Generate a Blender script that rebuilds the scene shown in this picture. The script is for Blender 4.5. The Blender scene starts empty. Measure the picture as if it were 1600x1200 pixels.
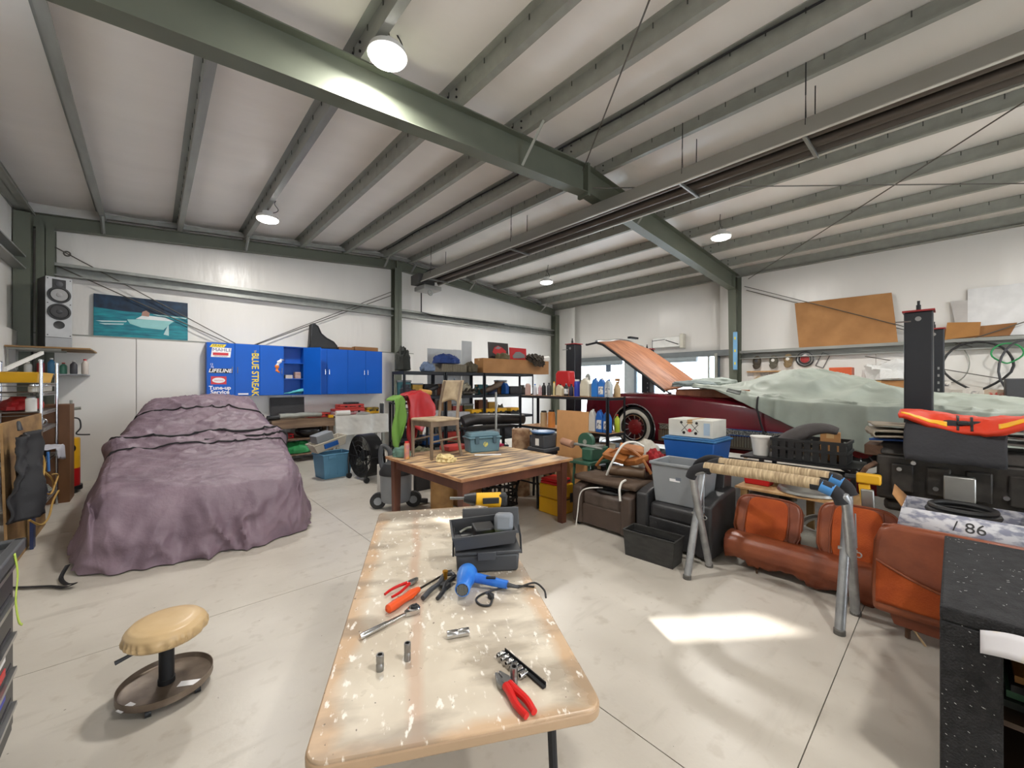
import bpy, math, random
from mathutils import Vector, Matrix, Euler, noise
random.seed(7)
sc = bpy.context.scene
COL = sc.collection
PI = math.pi
R = math.radians
# ---------------------------------------------------------------- camera
CAM_Z = 1.6
YAW = math.atan2(0.7436, 0.6710)
cam_d = bpy.data.cameras.new('camera')
cam_d.sensor_width = 36.0
cam_d.lens = 36.0 * 625.0 / 1600.0
cam_d.clip_start = 0.05
cam = bpy.data.objects.new('camera', cam_d)
COL.objects.link(cam)
cam.location = (0, 0, CAM_Z)
cam.rotation_euler = (PI/2, 0, YAW - PI/2)
sc.camera = cam
# ---------------------------------------------------------------- world, sun, exposure
w = bpy.data.worlds.new('world'); sc.world = w
w.use_nodes = True
bg = w.node_tree.nodes['Background']
bg.inputs[0].default_value = (0.86, 0.93, 1.0, 1)
bg.inputs[1].default_value = 6.5
sun_d = bpy.data.lights.new('sun', 'SUN'); sun_d.energy = 9; sun_d.angle = R(1.0); sun_d.color = (1.0, 0.95, 0.88)
sun = bpy.data.objects.new('sun', sun_d); COL.objects.link(sun)
_s = Vector((-0.8, 0.6, math.tan(R(35.0))))
sun.location = _s * 30
sun.rotation_euler = _s.to_track_quat('Z', 'Y').to_euler()
LAMP_W = 62.0
sc.view_settings.view_transform = 'Standard'
sc.view_settings.look = 'None'
sc.view_settings.gamma = 1.0
sc.view_settings.use_curve_mapping = False
sc.view_settings.exposure = 0.5

# ---------------------------------------------------------------- photo ray helpers (1600x1200 frame) -> true room positions
FU, FV, RU, RV = 419.4, 464.75, 0.741, -0.669
def ray(px, py):
    d = px - 800.0
    return FU + d*RU, FV + d*RV, 600.0 - py
def F(px, py):                       # point on the floor
    return Z(px, py, 0.0)
def Z(px, py, z):                    # point on a level plane
    u, v, k = ray(px, py); t = (z - CAM_Z)/k
    return Vector((u*t, v*t, z))
def AX(px, py, X):                   # point on a plane of constant X
    u, v, k = ray(px, py); t = X/u
    return Vector((X, v*t, CAM_Z + k*t))
def AY(px, py, Y):
    u, v, k = ray(px, py); t = Y/v
    return Vector((u*t, Y, CAM_Z + k*t))

# ---------------------------------------------------------------- materials
def s2l(c):
    c = c/255.0
    return c/12.92 if c <= 0.04045 else ((c+0.055)/1.055)**2.4
def rgb(*c): return (s2l(c[0]), s2l(c[1]), s2l(c[2]), 1.0)
MATS = {}
def M(name, c=(128,128,128), rough=0.6, metal=0.0, var=0.12, scale=6.0, bump=0.0, c2=None, spec=0.5, detail=4.0, stretch=None, lo=0.35, hi=0.7, alpha=None, trans=0.0, emit=None, bscale=None, world=False):
    if name in MATS: return MATS[name]
    m = bpy.data.materials.new(name); m.use_nodes = True
    nt = m.node_tree; n = nt.nodes; b = n['Principled BSDF']
    col = rgb(*c)
    if c2 is None:
        k = 1.0 - var
        col2 = (col[0]*k, col[1]*k, col[2]*k, 1)
    else: col2 = rgb(*c2)
    tc = n.new('ShaderNodeTexCoord'); mp = n.new('ShaderNodeMapping')
    if world:
        g = n.new('ShaderNodeNewGeometry'); nt.links.new(g.outputs['Position'], mp.inputs[0])
    else: nt.links.new(tc.outputs['Object'], mp.inputs[0])
    if stretch: mp.inputs['Scale'].default_value = stretch
    nz = n.new('ShaderNodeTexNoise'); nz.inputs['Scale'].default_value = scale; nz.inputs['Detail'].default_value = detail
    nt.links.new(mp.outputs[0], nz.inputs['Vector'])
    cr = n.new('ShaderNodeValToRGB')
    cr.color_ramp.elements[0].position = lo; cr.color_ramp.elements[0].color = col2
    cr.color_ramp.elements[1].position = hi; cr.color_ramp.elements[1].color = col
    nt.links.new(nz.outputs[0], cr.inputs[0])
    nt.links.new(cr.outputs[0], b.inputs['Base Color'])
    b.inputs['Roughness'].default_value = rough
    b.inputs['Metallic'].default_value = metal
    b.inputs['Specular IOR Level'].default_value = spec
    if bump:
        bp = n.new('ShaderNodeBump'); bp.inputs['Strength'].default_value = bump; bp.inputs['Distance'].default_value = 0.02
        if bscale:
            nb = n.new('ShaderNodeTexNoise'); nb.inputs['Scale'].default_value = bscale; nb.inputs['Detail'].default_value = 3
            nt.links.new(mp.outputs[0], nb.inputs['Vector']); nt.links.new(nb.outputs[0], bp.inputs['Height'])
        else: nt.links.new(nz.outputs[0], bp.inputs['Height'])
        nt.links.new(bp.outputs[0], b.inputs['Normal'])
    if trans: b.inputs['Transmission Weight'].default_value = trans
    if alpha is not None: b.inputs['Alpha'].default_value = alpha
    if emit:
        b.inputs['Emission Color'].default_value = (emit[0], emit[1], emit[2], 1); b.inputs['Emission Strength'].default_value = emit[3]
    m['n'] = 1
    MATS[name] = m
    return m

# ---------------------------------------------------------------- mesh builder
def rot(rx=0, ry=0, rz=0): return Euler((R(rx), R(ry), R(rz))).to_matrix().to_4x4()
def TR(x=0, y=0, z=0, rx=0, ry=0, rz=0): return Matrix.Translation((x, y, z)) @ rot(rx, ry, rz)
class MB:
    def __init__(s): s.v = []; s.f = []; s.m = Matrix.Identity(4)
    def at(s, *a, **k):
        s.m = TR(*a, **k); return s
    def add(s, vs, fs, mat=None):
        o = len(s.v); m = s.m if mat is None else s.m @ mat
        s.v += [m @ Vector(p) for p in vs]; s.f += [tuple(i+o for i in f) for f in fs]
        return s
    def box(s, x0, x1, y0, y1, z0, z1, mat=None):
        return s.add([(x0,y0,z0),(x1,y0,z0),(x1,y1,z0),(x0,y1,z0),(x0,y0,z1),(x1,y0,z1),(x1,y1,z1),(x0,y1,z1)],
              [(0,3,2,1),(4,5,6,7),(0,1,5,4),(1,2,6,5),(2,3,7,6),(3,0,4,7)], mat)
    def cbox(s, c, d, mat=None):
        return s.box(c[0]-d[0]/2, c[0]+d[0]/2, c[1]-d[1]/2, c[1]+d[1]/2, c[2]-d[2]/2, c[2]+d[2]/2, mat)
    def taper(s, x0, x1, y0, y1, z0, z1, k=0.85, ky=None, mat=None):      # box whose foot is k of its top
        ky = k if ky is None else ky
        cx, cy = (x0+x1)/2, (y0+y1)/2; a, b = (x1-x0)/2, (y1-y0)/2
        return s.add([(cx-a*k,cy-b*ky,z0),(cx+a*k,cy-b*ky,z0),(cx+a*k,cy+b*ky,z0),(cx-a*k,cy+b*ky,z0),(x0,y0,z1),(x1,y0,z1),(x1,y1,z1),(x0,y1,z1)],
              [(0,3,2,1),(4,5,6,7),(0,1,5,4),(1,2,6,5),(2,3,7,6),(3,0,4,7)], mat)
    def tub(s, x0, x1, y0, y1, z0, z1, k=0.85, th=0.006, lip=0.012):       # open tapered tub with a rolled lip
        cx, cy = (x0+x1)/2, (y0+y1)/2; a, b = (x1-x0)/2, (y1-y0)/2
        def ring(k, z, e=0): return [(cx-a*k-e,cy-b*k-e,z),(cx+a*k+e,cy-b*k-e,z),(cx+a*k+e,cy+b*k+e,z),(cx-a*k-e,cy+b*k+e,z)]
        rs = [ring(k,z0), ring(1,z1-2*lip), ring(1,z1-2*lip,lip), ring(1,z1,lip), ring(1,z1,-th), ring(k,z0+th,-th)]
        vs = [p for r in rs for p in r]; fs = [(3,2,1,0)]
        for i in range(5):
            for j in range(4):
                fs.append((i*4+j, i*4+(j+1)%4, i*4+4+(j+1)%4, i*4+4+j))
        fs.append((20,21,22,23))
        return s.add(vs, fs)
    def cyl(s, p0, p1, r0, r1=None, n=16, caps=True):
        r1 = r0 if r1 is None else r1
        p0 = Vector(p0); p1 = Vector(p1); d = (p1-p0)
        q = d.to_track_quat('Z', 'Y').to_matrix()
        vs = []
        for p, r in ((p0, r0), (p1, r1)):
            for i in range(n):
                a = 2*PI*i/n; vs.append(p + q @ Vector((r*math.cos(a), r*math.sin(a), 0)))
        fs = [(i, (i+1) % n, n+(i+1) % n, n+i) for i in range(n)]
        if caps: fs += [tuple(range(n-1, -1, -1)), tuple(range(n, 2*n))]
        return s.add(vs, fs)
    def tube(s, pts, r, n=8, closed=False, smooth=0):
        P = [Vector(p) for p in pts]
        if smooth: P = spline(P, smooth, closed)
        m = len(P); vs = []; fs = []; up = None
        for i, p in enumerate(P):
            if closed: t = P[(i+1) % m] - P[i-1]
            else: t = P[min(i+1, m-1)] - P[max(i-1, 0)]
            if t.length < 1e-9: t = Vector((0,0,1))
            t.normalize()
            if up is None:
                up = Vector((0,0,1)) if abs(t.z) < 0.9 else Vector((1,0,0))
            a = t.cross(up)
            if a.length < 1e-6: a = t.cross(Vector((0,1,0)))
            a.normalize(); b = a.cross(t).normalized(); up = b
            rr = r[i] if isinstance(r, (list, tuple)) and len(r) == m else (r if not isinstance(r, (list, tuple)) else r[0] + (r[-1]-r[0])*i/(m-1))
            for k in range(n):
                an = 2*PI*k/n
                vs.append(p + a*(rr*math.cos(an)) + b*(rr*math.sin(an)))
        for i in range(m if closed else m-1):
            j = (i+1) % m
            for k in range(n):
                fs.append((i*n+k, j*n+k, j*n+(k+1) % n, i*n+(k+1) % n))
        if not closed:
            fs.append(tuple(range(n))); fs.append(tuple((m-1)*n + k for k in range(n-1, -1, -1)))
        return s.add(vs, fs)
    def lathe(s, prof, n=24, mat=None, capb=True, capt=True):         # prof: (r, z)
        vs = []; fs = []
        for r, z in prof:
            for i in range(n):
                a = 2*PI*i/n; vs.append((r*math.cos(a), r*math.sin(a), z))
        for j in range(len(prof)-1):
            for i in range(n):
                fs.append((j*n+i, j*n+(i+1) % n, j*n+n+(i+1) % n, j*n+n+i))
        if capb: fs.append(tuple(range(n-1, -1, -1)))
        if capt: fs.append(tuple((len(prof)-1)*n+i for i in range(n)))
        return s.add(vs, fs, mat)
    def prism(s, poly, h0, h1, axis='z', mat=None):                   # 2-D outline pushed along an axis
        n = len(poly)
        def p3(a, b, h): return (a, b, h) if axis == 'z' else ((a, h, b) if axis == 'y' else (h, a, b))
        vs = [p3(a, b, h0) for a, b in poly] + [p3(a, b, h1) for a, b in poly]
        fs = [tuple(range(n-1, -1, -1)), tuple(range(n, 2*n))] + [(i, (i+1) % n, n+(i+1) % n, n+i) for i in range(n)]
        return s.add(vs, fs, mat)
    def grid(s, fn, nu, nv, closeu=False, th=0.0, mat=None):
        vs = [fn(i/(nu if closeu else nu-1), j/(nv-1)) for j in range(nv) for i in range(nu)]
        fs = []
        for j in range(nv-1):
            for i in range(nu if closeu else nu-1):
                i2 = (i+1) % nu
                fs.append((j*nu+i, j*nu+i2, j*nu+nu+i2, j*nu+nu+i))
        return s.add(vs, fs, mat)
    def ball(s, c, r, n=16, k=10, mat=None):
        r = (r, r, r) if not isinstance(r, (tuple, list)) else r
        c = Vector(c); vs = [c + Vector((0,0,-r[2]))]; fs = []
        for j in range(1, k):
            a = -PI/2 + PI*j/k
            for i in range(n):
                b = 2*PI*i/n; vs.append(c + Vector((r[0]*math.cos(a)*math.cos(b), r[1]*math.cos(a)*math.sin(b), r[2]*math.sin(a))))
        vs.append(c + Vector((0,0,r[2]))); L = len(vs)-1
        for i in range(n): fs.append((0, 1+(i+1) % n, 1+i))
        for j in range(k-2):
            for i in range(n): fs.append((1+j*n+i, 1+j*n+(i+1) % n, 1+j*n+n+(i+1) % n, 1+j*n+n+i))
        for i in range(n): fs.append((1+(k-2)*n+i, 1+(k-2)*n+(i+1) % n, L))
        return s.add(vs, fs, mat)
    def torus(s, c, R0, r, n=32, k=10, axis='z', mat=None):
        pts = []
        for i in range(n):
            a = 2*PI*i/n; x, y = R0*math.cos(a), R0*math.sin(a)
            pts.append(Vector(c) + Vector({'z': (x,y,0), 'x': (0,x,y), 'y': (x,0,y)}[axis]))
        return s.tube(pts, r, k, closed=True)
    def build(s, name, mat, parent=None, smooth=35, bevel=0.0, seg=2, solid=0.0, sub=0):
        me = bpy.data.meshes.new(name); me.from_pydata([tuple(p) for p in s.v], [], s.f); me.update()
        if smooth:
            me.shade_smooth()
            try: me.set_sharp_from_angle(angle=R(smooth))
            except Exception: pass
        o = bpy.data.objects.new(name, me); COL.objects.link(o)
        if mat: me.materials.append(mat)
        if parent is not None: o.parent = parent
        if solid:
            q = o.modifiers.new('solid', 'SOLIDIFY'); q.thickness = solid; q.offset = 0
        if bevel:
            q = o.modifiers.new('bevel', 'BEVEL'); q.width = bevel; q.segments = seg; q.limit_method = 'ANGLE'; q.angle_limit = R(40)
        if sub:
            q = o.modifiers.new('sub', 'SUBSURF'); q.levels = sub; q.render_levels = sub
        return o
def spline(P, k=6, closed=False):
    out = []; m = len(P); P = [Vector(p) for p in P]
    for i in range(m if closed else m-1):
        if closed: a, b, c, d = P[i-1], P[i], P[(i+1) % m], P[(i+2) % m]
        else: a, b, c, d = P[max(i-1,0)], P[i], P[i+1], P[min(i+2,m-1)]
        for j in range(k):
            t = j/k
            out.append(0.5*((2*b) + (c-a)*t + (2*a-5*b+4*c-d)*t*t + (3*b-a-3*c+d)*t**3))
    if not closed: out.append(P[-1])
    return out
def fbm(x, y=0.0, z=0.0, o=3): return noise.fractal(Vector((x, y, z)), 1.0, 2.0, o)

# ---------------------------------------------------------------- things
def tag(o, label, cat, group=None):
    o['label'] = label; o['category'] = cat
    if group: o['group'] = group
    return o
def thing(name, label, cat, loc=(0,0,0), rz=0, group=None, rx=0, ry=0):
    o = bpy.data.objects.new(name, None); COL.objects.link(o); o.empty_display_size = 0.1
    o.location = loc; o.rotation_euler = (R(rx), R(ry), R(rz))
    return tag(o, label, cat, group)
def one(name, mb, mat, label, cat, loc=(0,0,0), rz=0, group=None, rx=0, ry=0, **k):
    o = mb.build(name, mat, None, **k); o.location = loc; o.rotation_euler = (R(rx), R(ry), R(rz))
    return tag(o, label, cat, group)
def struct(o): o['kind'] = 'structure'; return o
def stuff(o): o['kind'] = 'stuff'; return o
def dup(root, loc, rz=None, label=None, group=None, mats=None):
    r = root.copy(); COL.objects.link(r); r.location = loc
    if rz is not None: r.rotation_euler = (root.rotation_euler[0], root.rotation_euler[1], R(rz))
    if label: r['label'] = label
    if group: r['group'] = group
    for ch in list(root.children):
        c = ch.copy(); COL.objects.link(c); c.parent = r
        for g in list(ch.children):
            d = g.copy(); COL.objects.link(d); d.parent = c
    return r
def piece(proto, parent, loc=None, rz=None, rx=None):
    c = proto.copy(); COL.objects.link(c); c.parent = parent
    if loc is not None: c.location = loc
    if rz is not None: c.rotation_euler = (0, 0, R(rz))
    return c
def text(name, s, size, mat, parent, mtx, ext=0.001, sx=1.0, align='CENTER', shear=0.0, bold=0.0):
    cu = bpy.data.curves.new('lettering', 'FONT'); cu.body = s; cu.size = size; cu.extrude = ext; cu.align_x = align; cu.align_y = 'CENTER'
    cu.shear = shear; cu.offset = bold; cu.resolution_u = 3
    t = bpy.data.objects.new('lettering', cu); COL.objects.link(t)
    dg = bpy.context.evaluated_depsgraph_get()
    me = bpy.data.meshes.new_from_object(t.evaluated_get(dg))
    bpy.data.objects.remove(t); bpy.data.curves.remove(cu)
    me.transform(mtx @ Matrix.Diagonal((sx, 1, 1, 1)))
    me.materials.clear(); me.materials.append(mat)
    o = bpy.data.objects.new(name, me); COL.objects.link(o); o.parent = parent
    return o
# ================================================================ STRUCTURE
XL, XR, YF, YB = -1.55, 10.8, 9.7, -8.0
RX, RZ0, SL = 4.65, 4.95, 0.083
def roof(x): return RZ0 - SL*abs(x-RX)
PUR = [-0.62, 0.36, 1.38, 2.40, 3.34, 4.28, 5.02, 5.98, 6.90, 7.94, 8.94, 9.92]

m_floor = M('polished concrete', (206,200,190), 0.34, var=0.3, scale=0.9, c2=(178,171,160), detail=10, lo=0.3, hi=0.72, bump=0.03, bscale=40)
def floor_layers(m):
    nt = m.node_tree; n = nt.nodes; L = nt.links; b = n['Principled BSDF']
    src = b.inputs['Base Color'].links[0].from_socket
    g = n.new('ShaderNodeNewGeometry')
    def layer(src, scale, det, lo, hi, col, amt, st=(1,1,1)):
        mp = n.new('ShaderNodeMapping'); mp.inputs['Scale'].default_value = st; L.new(g.outputs['Position'], mp.inputs[0])
        z = n.new('ShaderNodeTexNoise'); z.inputs['Scale'].default_value = scale; z.inputs['Detail'].default_value = det; L.new(mp.outputs[0], z.inputs['Vector'])
        r = n.new('ShaderNodeMapRange'); L.new(z.outputs[0], r.inputs[0]); r.inputs[1].default_value = lo; r.inputs[2].default_value = hi; r.inputs[4].default_value = amt
        x = n.new('ShaderNodeMix'); x.data_type = 'RGBA'; L.new(r.outputs[0], x.inputs[0]); L.new(src, x.inputs[6]); x.inputs[7].default_value = rgb(*col); return x.outputs[2]
    c = layer(src, 9.0, 9, .58, .70, (164,154,140), 0.45)
    c = layer(c, 34.0, 2, .755, .78, (84,76,68), 0.8)
    c = layer(c, 3.0, 6, .60, .72, (150,142,130), 0.35, (0.5,2.5,1))
    L.new(c, b.inputs['Base Color'])
floor_layers(m_floor)
m_joint = M('joint filler', (120,114,106), 0.8)
m_vinyl = M('white vinyl insulation facing', (226,223,218), 0.30, var=0.05, scale=1.6, bump=0.8, bscale=3.5, stretch=(1.0,1.0,0.22))
m_roofv = M('white vinyl roof facing', (240,235,229), 0.38, var=0.05, scale=1.5, bump=0.7, bscale=3.0, stretch=(0.35,1.6,1))
m_panel = M('white wall panel', (232,230,225), 0.4, var=0.03, scale=2)
m_galv = M('galvanised steel', (158,160,155), 0.42, metal=0.35, var=0.2, scale=9, stretch=(1,0.2,1))
m_galvd = M('dull galvanised steel', (160,162,154), 0.5, metal=0.25, var=0.15, scale=7)
m_frame = M('grey green painted steel', (102,107,94), 0.45, metal=0.1, var=0.1, scale=3)
m_cable = M('steel cable', (105,102,96), 0.5, metal=0.5)
m_dark = M('dark steel', (40,41,44), 0.5, metal=0.4)
m_white = M('white enamel', (236,236,232), 0.35)
m_bluegrey = M('blue grey door frame', (112,128,142), 0.45, metal=0.2)

# ---- floor: slabs over a joint bed
mb = MB(); mb.box(XL, XR, YB, YF, -0.2, -0.012)
floor = struct(mb.build('floor', m_joint))
xs = [XL, 1.65, 4.65, 7.65, XR]; ys = [YB, -5.54, -2.55, 0.44, 3.43, 6.42, YF]
for i in range(len(xs)-1):
    for j in range(len(ys)-1):
        mb = MB(); g = 0.0025
        mb.box(xs[i]+g, xs[i+1]-g, ys[j]+g, ys[j+1]-g, -0.15, 0.0); mb.build('slab', m_floor, floor, smooth=0)

# ---- ceiling sheet, sagging a little between purlins
def ceil_pt(u, v):
    x = XL + (XR-XL)*u; y = YB + (YF-YB)*v
    P = [XL] + PUR + [XR]
    for a, b in zip(P[:-1], P[1:]):
        if a <= x <= b: q = (x-a)/(b-a); break
    sag = 0.035*math.sin(PI*q)
    return (x, y, roof(x) + 0.01 - sag + 0.006*fbm(x*1.2, y*0.6))
mb = MB(); mb.grid(ceil_pt, 120, 60)
ceiling = struct(mb.build('ceiling', m_roofv))
# outer roof skin above it (keeps the sky out)
mb = MB()
mb.add([(XL-.4,YB-.3,roof(XL)+.16),(RX,YB-.3,RZ0+.2),(RX,YF+.3,RZ0+.2),(XL-.4,YF+.3,roof(XL)+.16),(XR+.4,YB-.3,roof(XR)+.16),(XR+.4,YF+.3,roof(XR)+.16)], [(0,1,2,3),(1,4,5,2)])
mb.build('roof_skin', m_galvd, ceiling, solid=0.05)
# purlins: Z sections
def zprof(x, d=0.2, side=1):
    zt = roof(x); t = 0.006; f = 0.07*side
    return [(x-t,zt-d),(x+f,zt-d),(x+f,zt-d+0.02),(x+f-t*side,zt-d+0.02),(x+f-t*side,zt-d+2*t),(x+t,zt-d+2*t),(x+t,zt-2*t),(x+t,zt),(x-f,zt),(x-f,zt-2*t),(x-t,zt-2*t)]
for x in PUR:
    side = -1 if x > RX else 1
    mb = MB(); mb.prism(zprof(x, side=side), YB, YF-0.02, 'y')
    p = mb.build('purlin', m_galv if x < 2.2 else m_galvd, ceiling, smooth=0)
    mb = MB(); yy = YB+0.2
    while yy < YF-0.2:
        mb.box(x-0.012 if side > 0 else x-0.010, x+0.010 if side > 0 else x+0.012, yy-0.005, yy+0.005, roof(x)-0.062, roof(x)-0.006)
        yy += 0.31
    stuff(mb.build('insulation_tab', M('dark tab', (70,74,70), 0.7), p, smooth=0))
    p2 = MB()
    for yy in (3.52, 3.68):
        for zz in (0.06, 0.14): p2.cyl((x-0.02, yy, roof(x)-zz), (x+0.02, yy, roof(x)-zz), 0.011, n=6)
    p2.build('bolt', m_dark, p)
# ridge and eave strips
for x in (XL+0.12, XR-0.1):
    mb = MB(); z = roof(x)
    mb.box(x-0.1, x+0.1, YB, YF, z-0.22, z-0.21).box(x-0.006, x+0.006, YB, YF, z-0.22, z).box(x-0.1, x-0.09, YB, YF, z-0.24, z-0.21).box(x+0.09, x+0.1, YB, YF, z-0.24, z-0.21)
    mb.build('eave_strut', m_galvd, ceiling, smooth=0)

def sloped_beam(name, x0, x1, y, ztop0, ztop1, dep0, dep1, fw, mat, parent):
    mb = MB(); tf = 0.012
    def quad(ya, yb, za0, za1, zb0, zb1):
        mb.add([(x0,ya,zb0),(x1,ya,zb1),(x1,yb,zb1),(x0,yb,zb0),(x0,ya,za0),(x1,ya,za1),(x1,yb,za1),(x0,yb,za0)], [(0,3,2,1),(4,5,6,7),(0,1,5,4),(1,2,6,5),(2,3,7,6),(3,0,4,7)])
    quad(y-fw/2, y+fw/2, ztop0, ztop1, ztop0-tf, ztop1-tf)
    quad(y-fw/2, y+fw/2, ztop0-dep0+tf, ztop1-dep1+tf, ztop0-dep0, ztop1-dep1)
    quad(y-0.006, y+0.006, ztop0-tf, ztop1-tf, ztop0-dep0+tf, ztop1-dep1+tf)
    return mb.build(name, mat, parent, smooth=0)
def frame(y, dep, fw, mat, nm='rafter'):
    e = 0.205
    a = sloped_beam(nm, XL+0.1, RX, y, roof(XL+0.1)-e, RZ0-e, dep, dep, fw, mat, ceiling)
    b = sloped_beam(nm, RX, XR-0.12, y, RZ0-e, roof(XR-0.12)-e, dep, dep, fw, mat, ceiling)
    mb = MB()
    mb.box(RX-0.025, RX-0.003, y-fw/2-0.01, y+fw/2+0.01, RZ0-e-dep-0.05, RZ0-e+0.02).box(RX+0.003, RX+0.025, y-fw/2-0.01, y+fw/2+0.01, RZ0-e-dep-0.05, RZ0-e+0.02)
    mb.build('splice_plate', mat, ceiling, smooth=0)
    # flange braces from rafter to purlin
    for x in (PUR[4], PUR[7]) if dep > 0.3 else (PUR[0], PUR[2], PUR[5], PUR[6], PUR[8], PUR[11]):
        if dep > 0.3:
            mb = MB(); zt = roof(x)
            mb.at(); d = 0.34
            mb.tube([(x+0.02, y-fw/2+0.02, zt-e-dep+0.03), (x+0.02, y-fw/2-d, zt-0.2)], 0.02, 4)
            mb.build('flange_brace', m_galvd, ceiling, smooth=0)
        else:
            mb = MB(); zt = roof(x)
            mb.tube([(x+0.03, y-fw/2+0.02, zt-e-dep+0.02), (x+0.03, y-fw/2-0.28, zt-0.2)], 0.026, 4)
            mb.build('flange_brace', m_galv, ceiling, smooth=0)
frame(3.6, 0.40, 0.17, m_frame)
frame(YF-0.14, 0.22, 0.13, m_frame)
frame(-2.5, 0.40, 0.17, m_frame)
# short angle pieces between purlins along the gable
for a, b in zip(PUR[:-1], PUR[1:]):
    mb = MB(); z0, z1 = roof(a)-0.2, roof(b)-0.2
    y = YF-0.22
    mb.add([(a,y-.06,z0+.02),(b,y-.06,z1+.02),(b,y+.02,z1+.02),(a,y+.02,z0+.02),(a,y-.06,z0+.03),(b,y-.06,z1+.03),(b,y+.02,z1+.03),(a,y+.02,z0+.03)], [(0,3,2,1),(4,5,6,7),(0,1,5,4),(1,2,6,5),(2,3,7,6),(3,0,4,7)])
    mb.add([(a,y+.01,z0+.02),(b,y+.01,z1+.02),(b,y+.02,z1+.02),(a,y+.02,z0+.02),(a,y+.01,z0+.11),(b,y+.01,z1+.11),(b,y+.02,z1+.11),(a,y+.02,z0+.11)], [(0,3,2,1),(4,5,6,7),(0,1,5,4),(1,2,6,5),(2,3,7,6),(3,0,4,7)])
    mb.build('rake_angle', m_galv, ceiling, smooth=0)

# ---- walls
def wall_bump(a, b): return 0.012*fbm(a*0.9, b*0.35, 3.1) + 0.006*fbm(a*2.3, b*0.5, 9.0)
# back gable wall (Y = YF)
mb = MB()
def pb(u, v):
    x = XL-0.05 + (XR-XL+0.1)*u; z = roof(x)*v + 0.05*v
    return (x, YF + wall_bump(x, z), z)
mb.grid(pb, 90, 30)
wall_back = struct(mb.build('wall_back', m_vinyl, solid=0.04))
def column_y(parent, x, y, z1, w=0.15, d=0.2, mat=m_frame):            # I column, web along Y
    mb = MB(); t = 0.012
    mb.box(x-w/2, x+w/2, y-d/2, y-d/2+t, 0, z1).box(x-w/2, x+w/2, y+d/2-t, y+d/2, 0, z1).box(x-0.005, x+0.005, y-d/2, y+d/2, 0, z1)
    mb.box(x-w/2-0.04, x+w/2+0.04, y-d/2-0.02, y+d/2, 0, 0.015)
    return mb.build('column', mat, parent, smooth=0)
column_y(wall_back, RX, YF-0.14, RZ0-0.42, 0.19, 0.22)
column_y(wall_back, -1.22, YF-0.14, roof(-1.22)-0.42, 0.19, 0.2)
column_y(wall_back, XR-0.12, YF-0.16, roof(XR)-0.4, 0.2, 0.22)
def girt_x(parent, x0, x1, y, z):
    mb = MB(); d = 0.16
    mb.prism([(y,z),(y-d,z),(y-d,z+0.02),(y-d+0.01,z+0.02),(y-d+0.01,z+0.008),(y-0.01,z+0.008),(y-0.01,z+0.192),(y-d,z+0.192),(y-d,z+0.15),(y-d-0.008,z+0.15),(y-d-0.008,z+0.2),(y,z+0.2)], x0, x1, 'x')
    return mb.build('girt', m_galv, parent, smooth=0)
girt_x(wall_back, -1.22, RX-0.1, YF-0.03, 3.32)
girt_x(wall_back, RX+0.1, XR-0.2, YF-0.03, 3.32)
mb = MB()
for i in range(5):
    x0 = -2.63 + 2.44*i; x1 = x0+2.436
    if x0 > 5: break
    x0 = max(x0, XL); x1 = min(x1, 5.15)
    if x1-x0 < 0.1: continue
    mb = MB(); mb.box(x0+0.002, x1-0.002, YF-0.09, YF-0.03, 0.0, 2.39); mb.build('panel', m_panel, wall_back, smooth=0, bevel=0.002)
mb = MB(); mb.box(XL, 5.16, YF-0.1, YF-0.02, 2.39, 2.41); mb.build('panel_cap', m_galvd, wall_back, smooth=0)
for pts in ([(-1.15,YF-0.15,3.78),(1.252,YF-0.15,2.395)], [(-1.15,YF-0.13,3.5),(1.149,YF-0.13,2.395)], [(RX-0.1,YF-0.15,3.95),(1.553,YF-0.12,2.395)], [(RX-0.1,YF-0.05,3.86),(1.585,YF-0.11,2.395)]):
    mb = MB(); mb.tube(pts, 0.009, 6); mb.build('brace_cable', m_cable, wall_back)
mb = MB(); mb.torus((-1.0,YF-0.15,3.69), 0.035, 0.012, 16, 6, 'y'); mb.build('cable_eye', m_cable, wall_back)
mb = MB(); mb.tube([(5.3,YF-0.25,4.05),(5.3,YF-0.25,3.5),(5.6,YF-0.25,3.46),(8.2,YF-0.25,3.46)], 0.016, 6)
mb.build('gas_pipe', m_dark, wall_back)

# left wall (X = XL)
mb = MB()
LW = [(4.12, 4.46, 3.25, 4.12), (3.75, 3.85, 3.65, 4.1)]  # unseen openings, added to let sun patches onto floor and table
ZTL = roof(XL)+0.05
def wl(y0, y1, z0, z1):
    nu = max(2, int((y1-y0)/0.25)); nv = max(2, int((z1-z0)/0.25))
    def f(u, v):
        y = y0 + (y1-y0)*u; z = z0 + (z1-z0)*v
        return (XL + 0.5*wall_bump(y, z), y, z)
    mb.grid(f, nu, nv)
wl(YB, 3.75, 0, ZTL); wl(3.75, 3.85, 0, 3.65); wl(3.75, 3.85, 4.1, ZTL); wl(3.85, 4.12, 0, ZTL)
wl(4.12, 4.46, 0, 3.25); wl(4.12, 4.46, 4.12, ZTL); wl(4.46, YF, 0, ZTL)
wall_left = struct(mb.build('wall_left', m_vinyl, solid=0.04))
for k, (y0, y1, z0, z1) in enumerate(LW):
    fr = MB(); fr.box(XL-0.03, XL+0.03, y0-0.03, y0, z0-0.03, z1+0.03).box(XL-0.03, XL+0.03, y1, y1+0.03, z0-0.03, z1+0.03).box(XL-0.03, XL+0.03, y0, y1, z1, z1+0.03).box(XL-0.03, XL+0.03, y0, y1, z0-0.03, z0)
    struct(fr.build('window_%d' % (k+2), m_white, smooth=0))  # frames of the added sun openings
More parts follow.
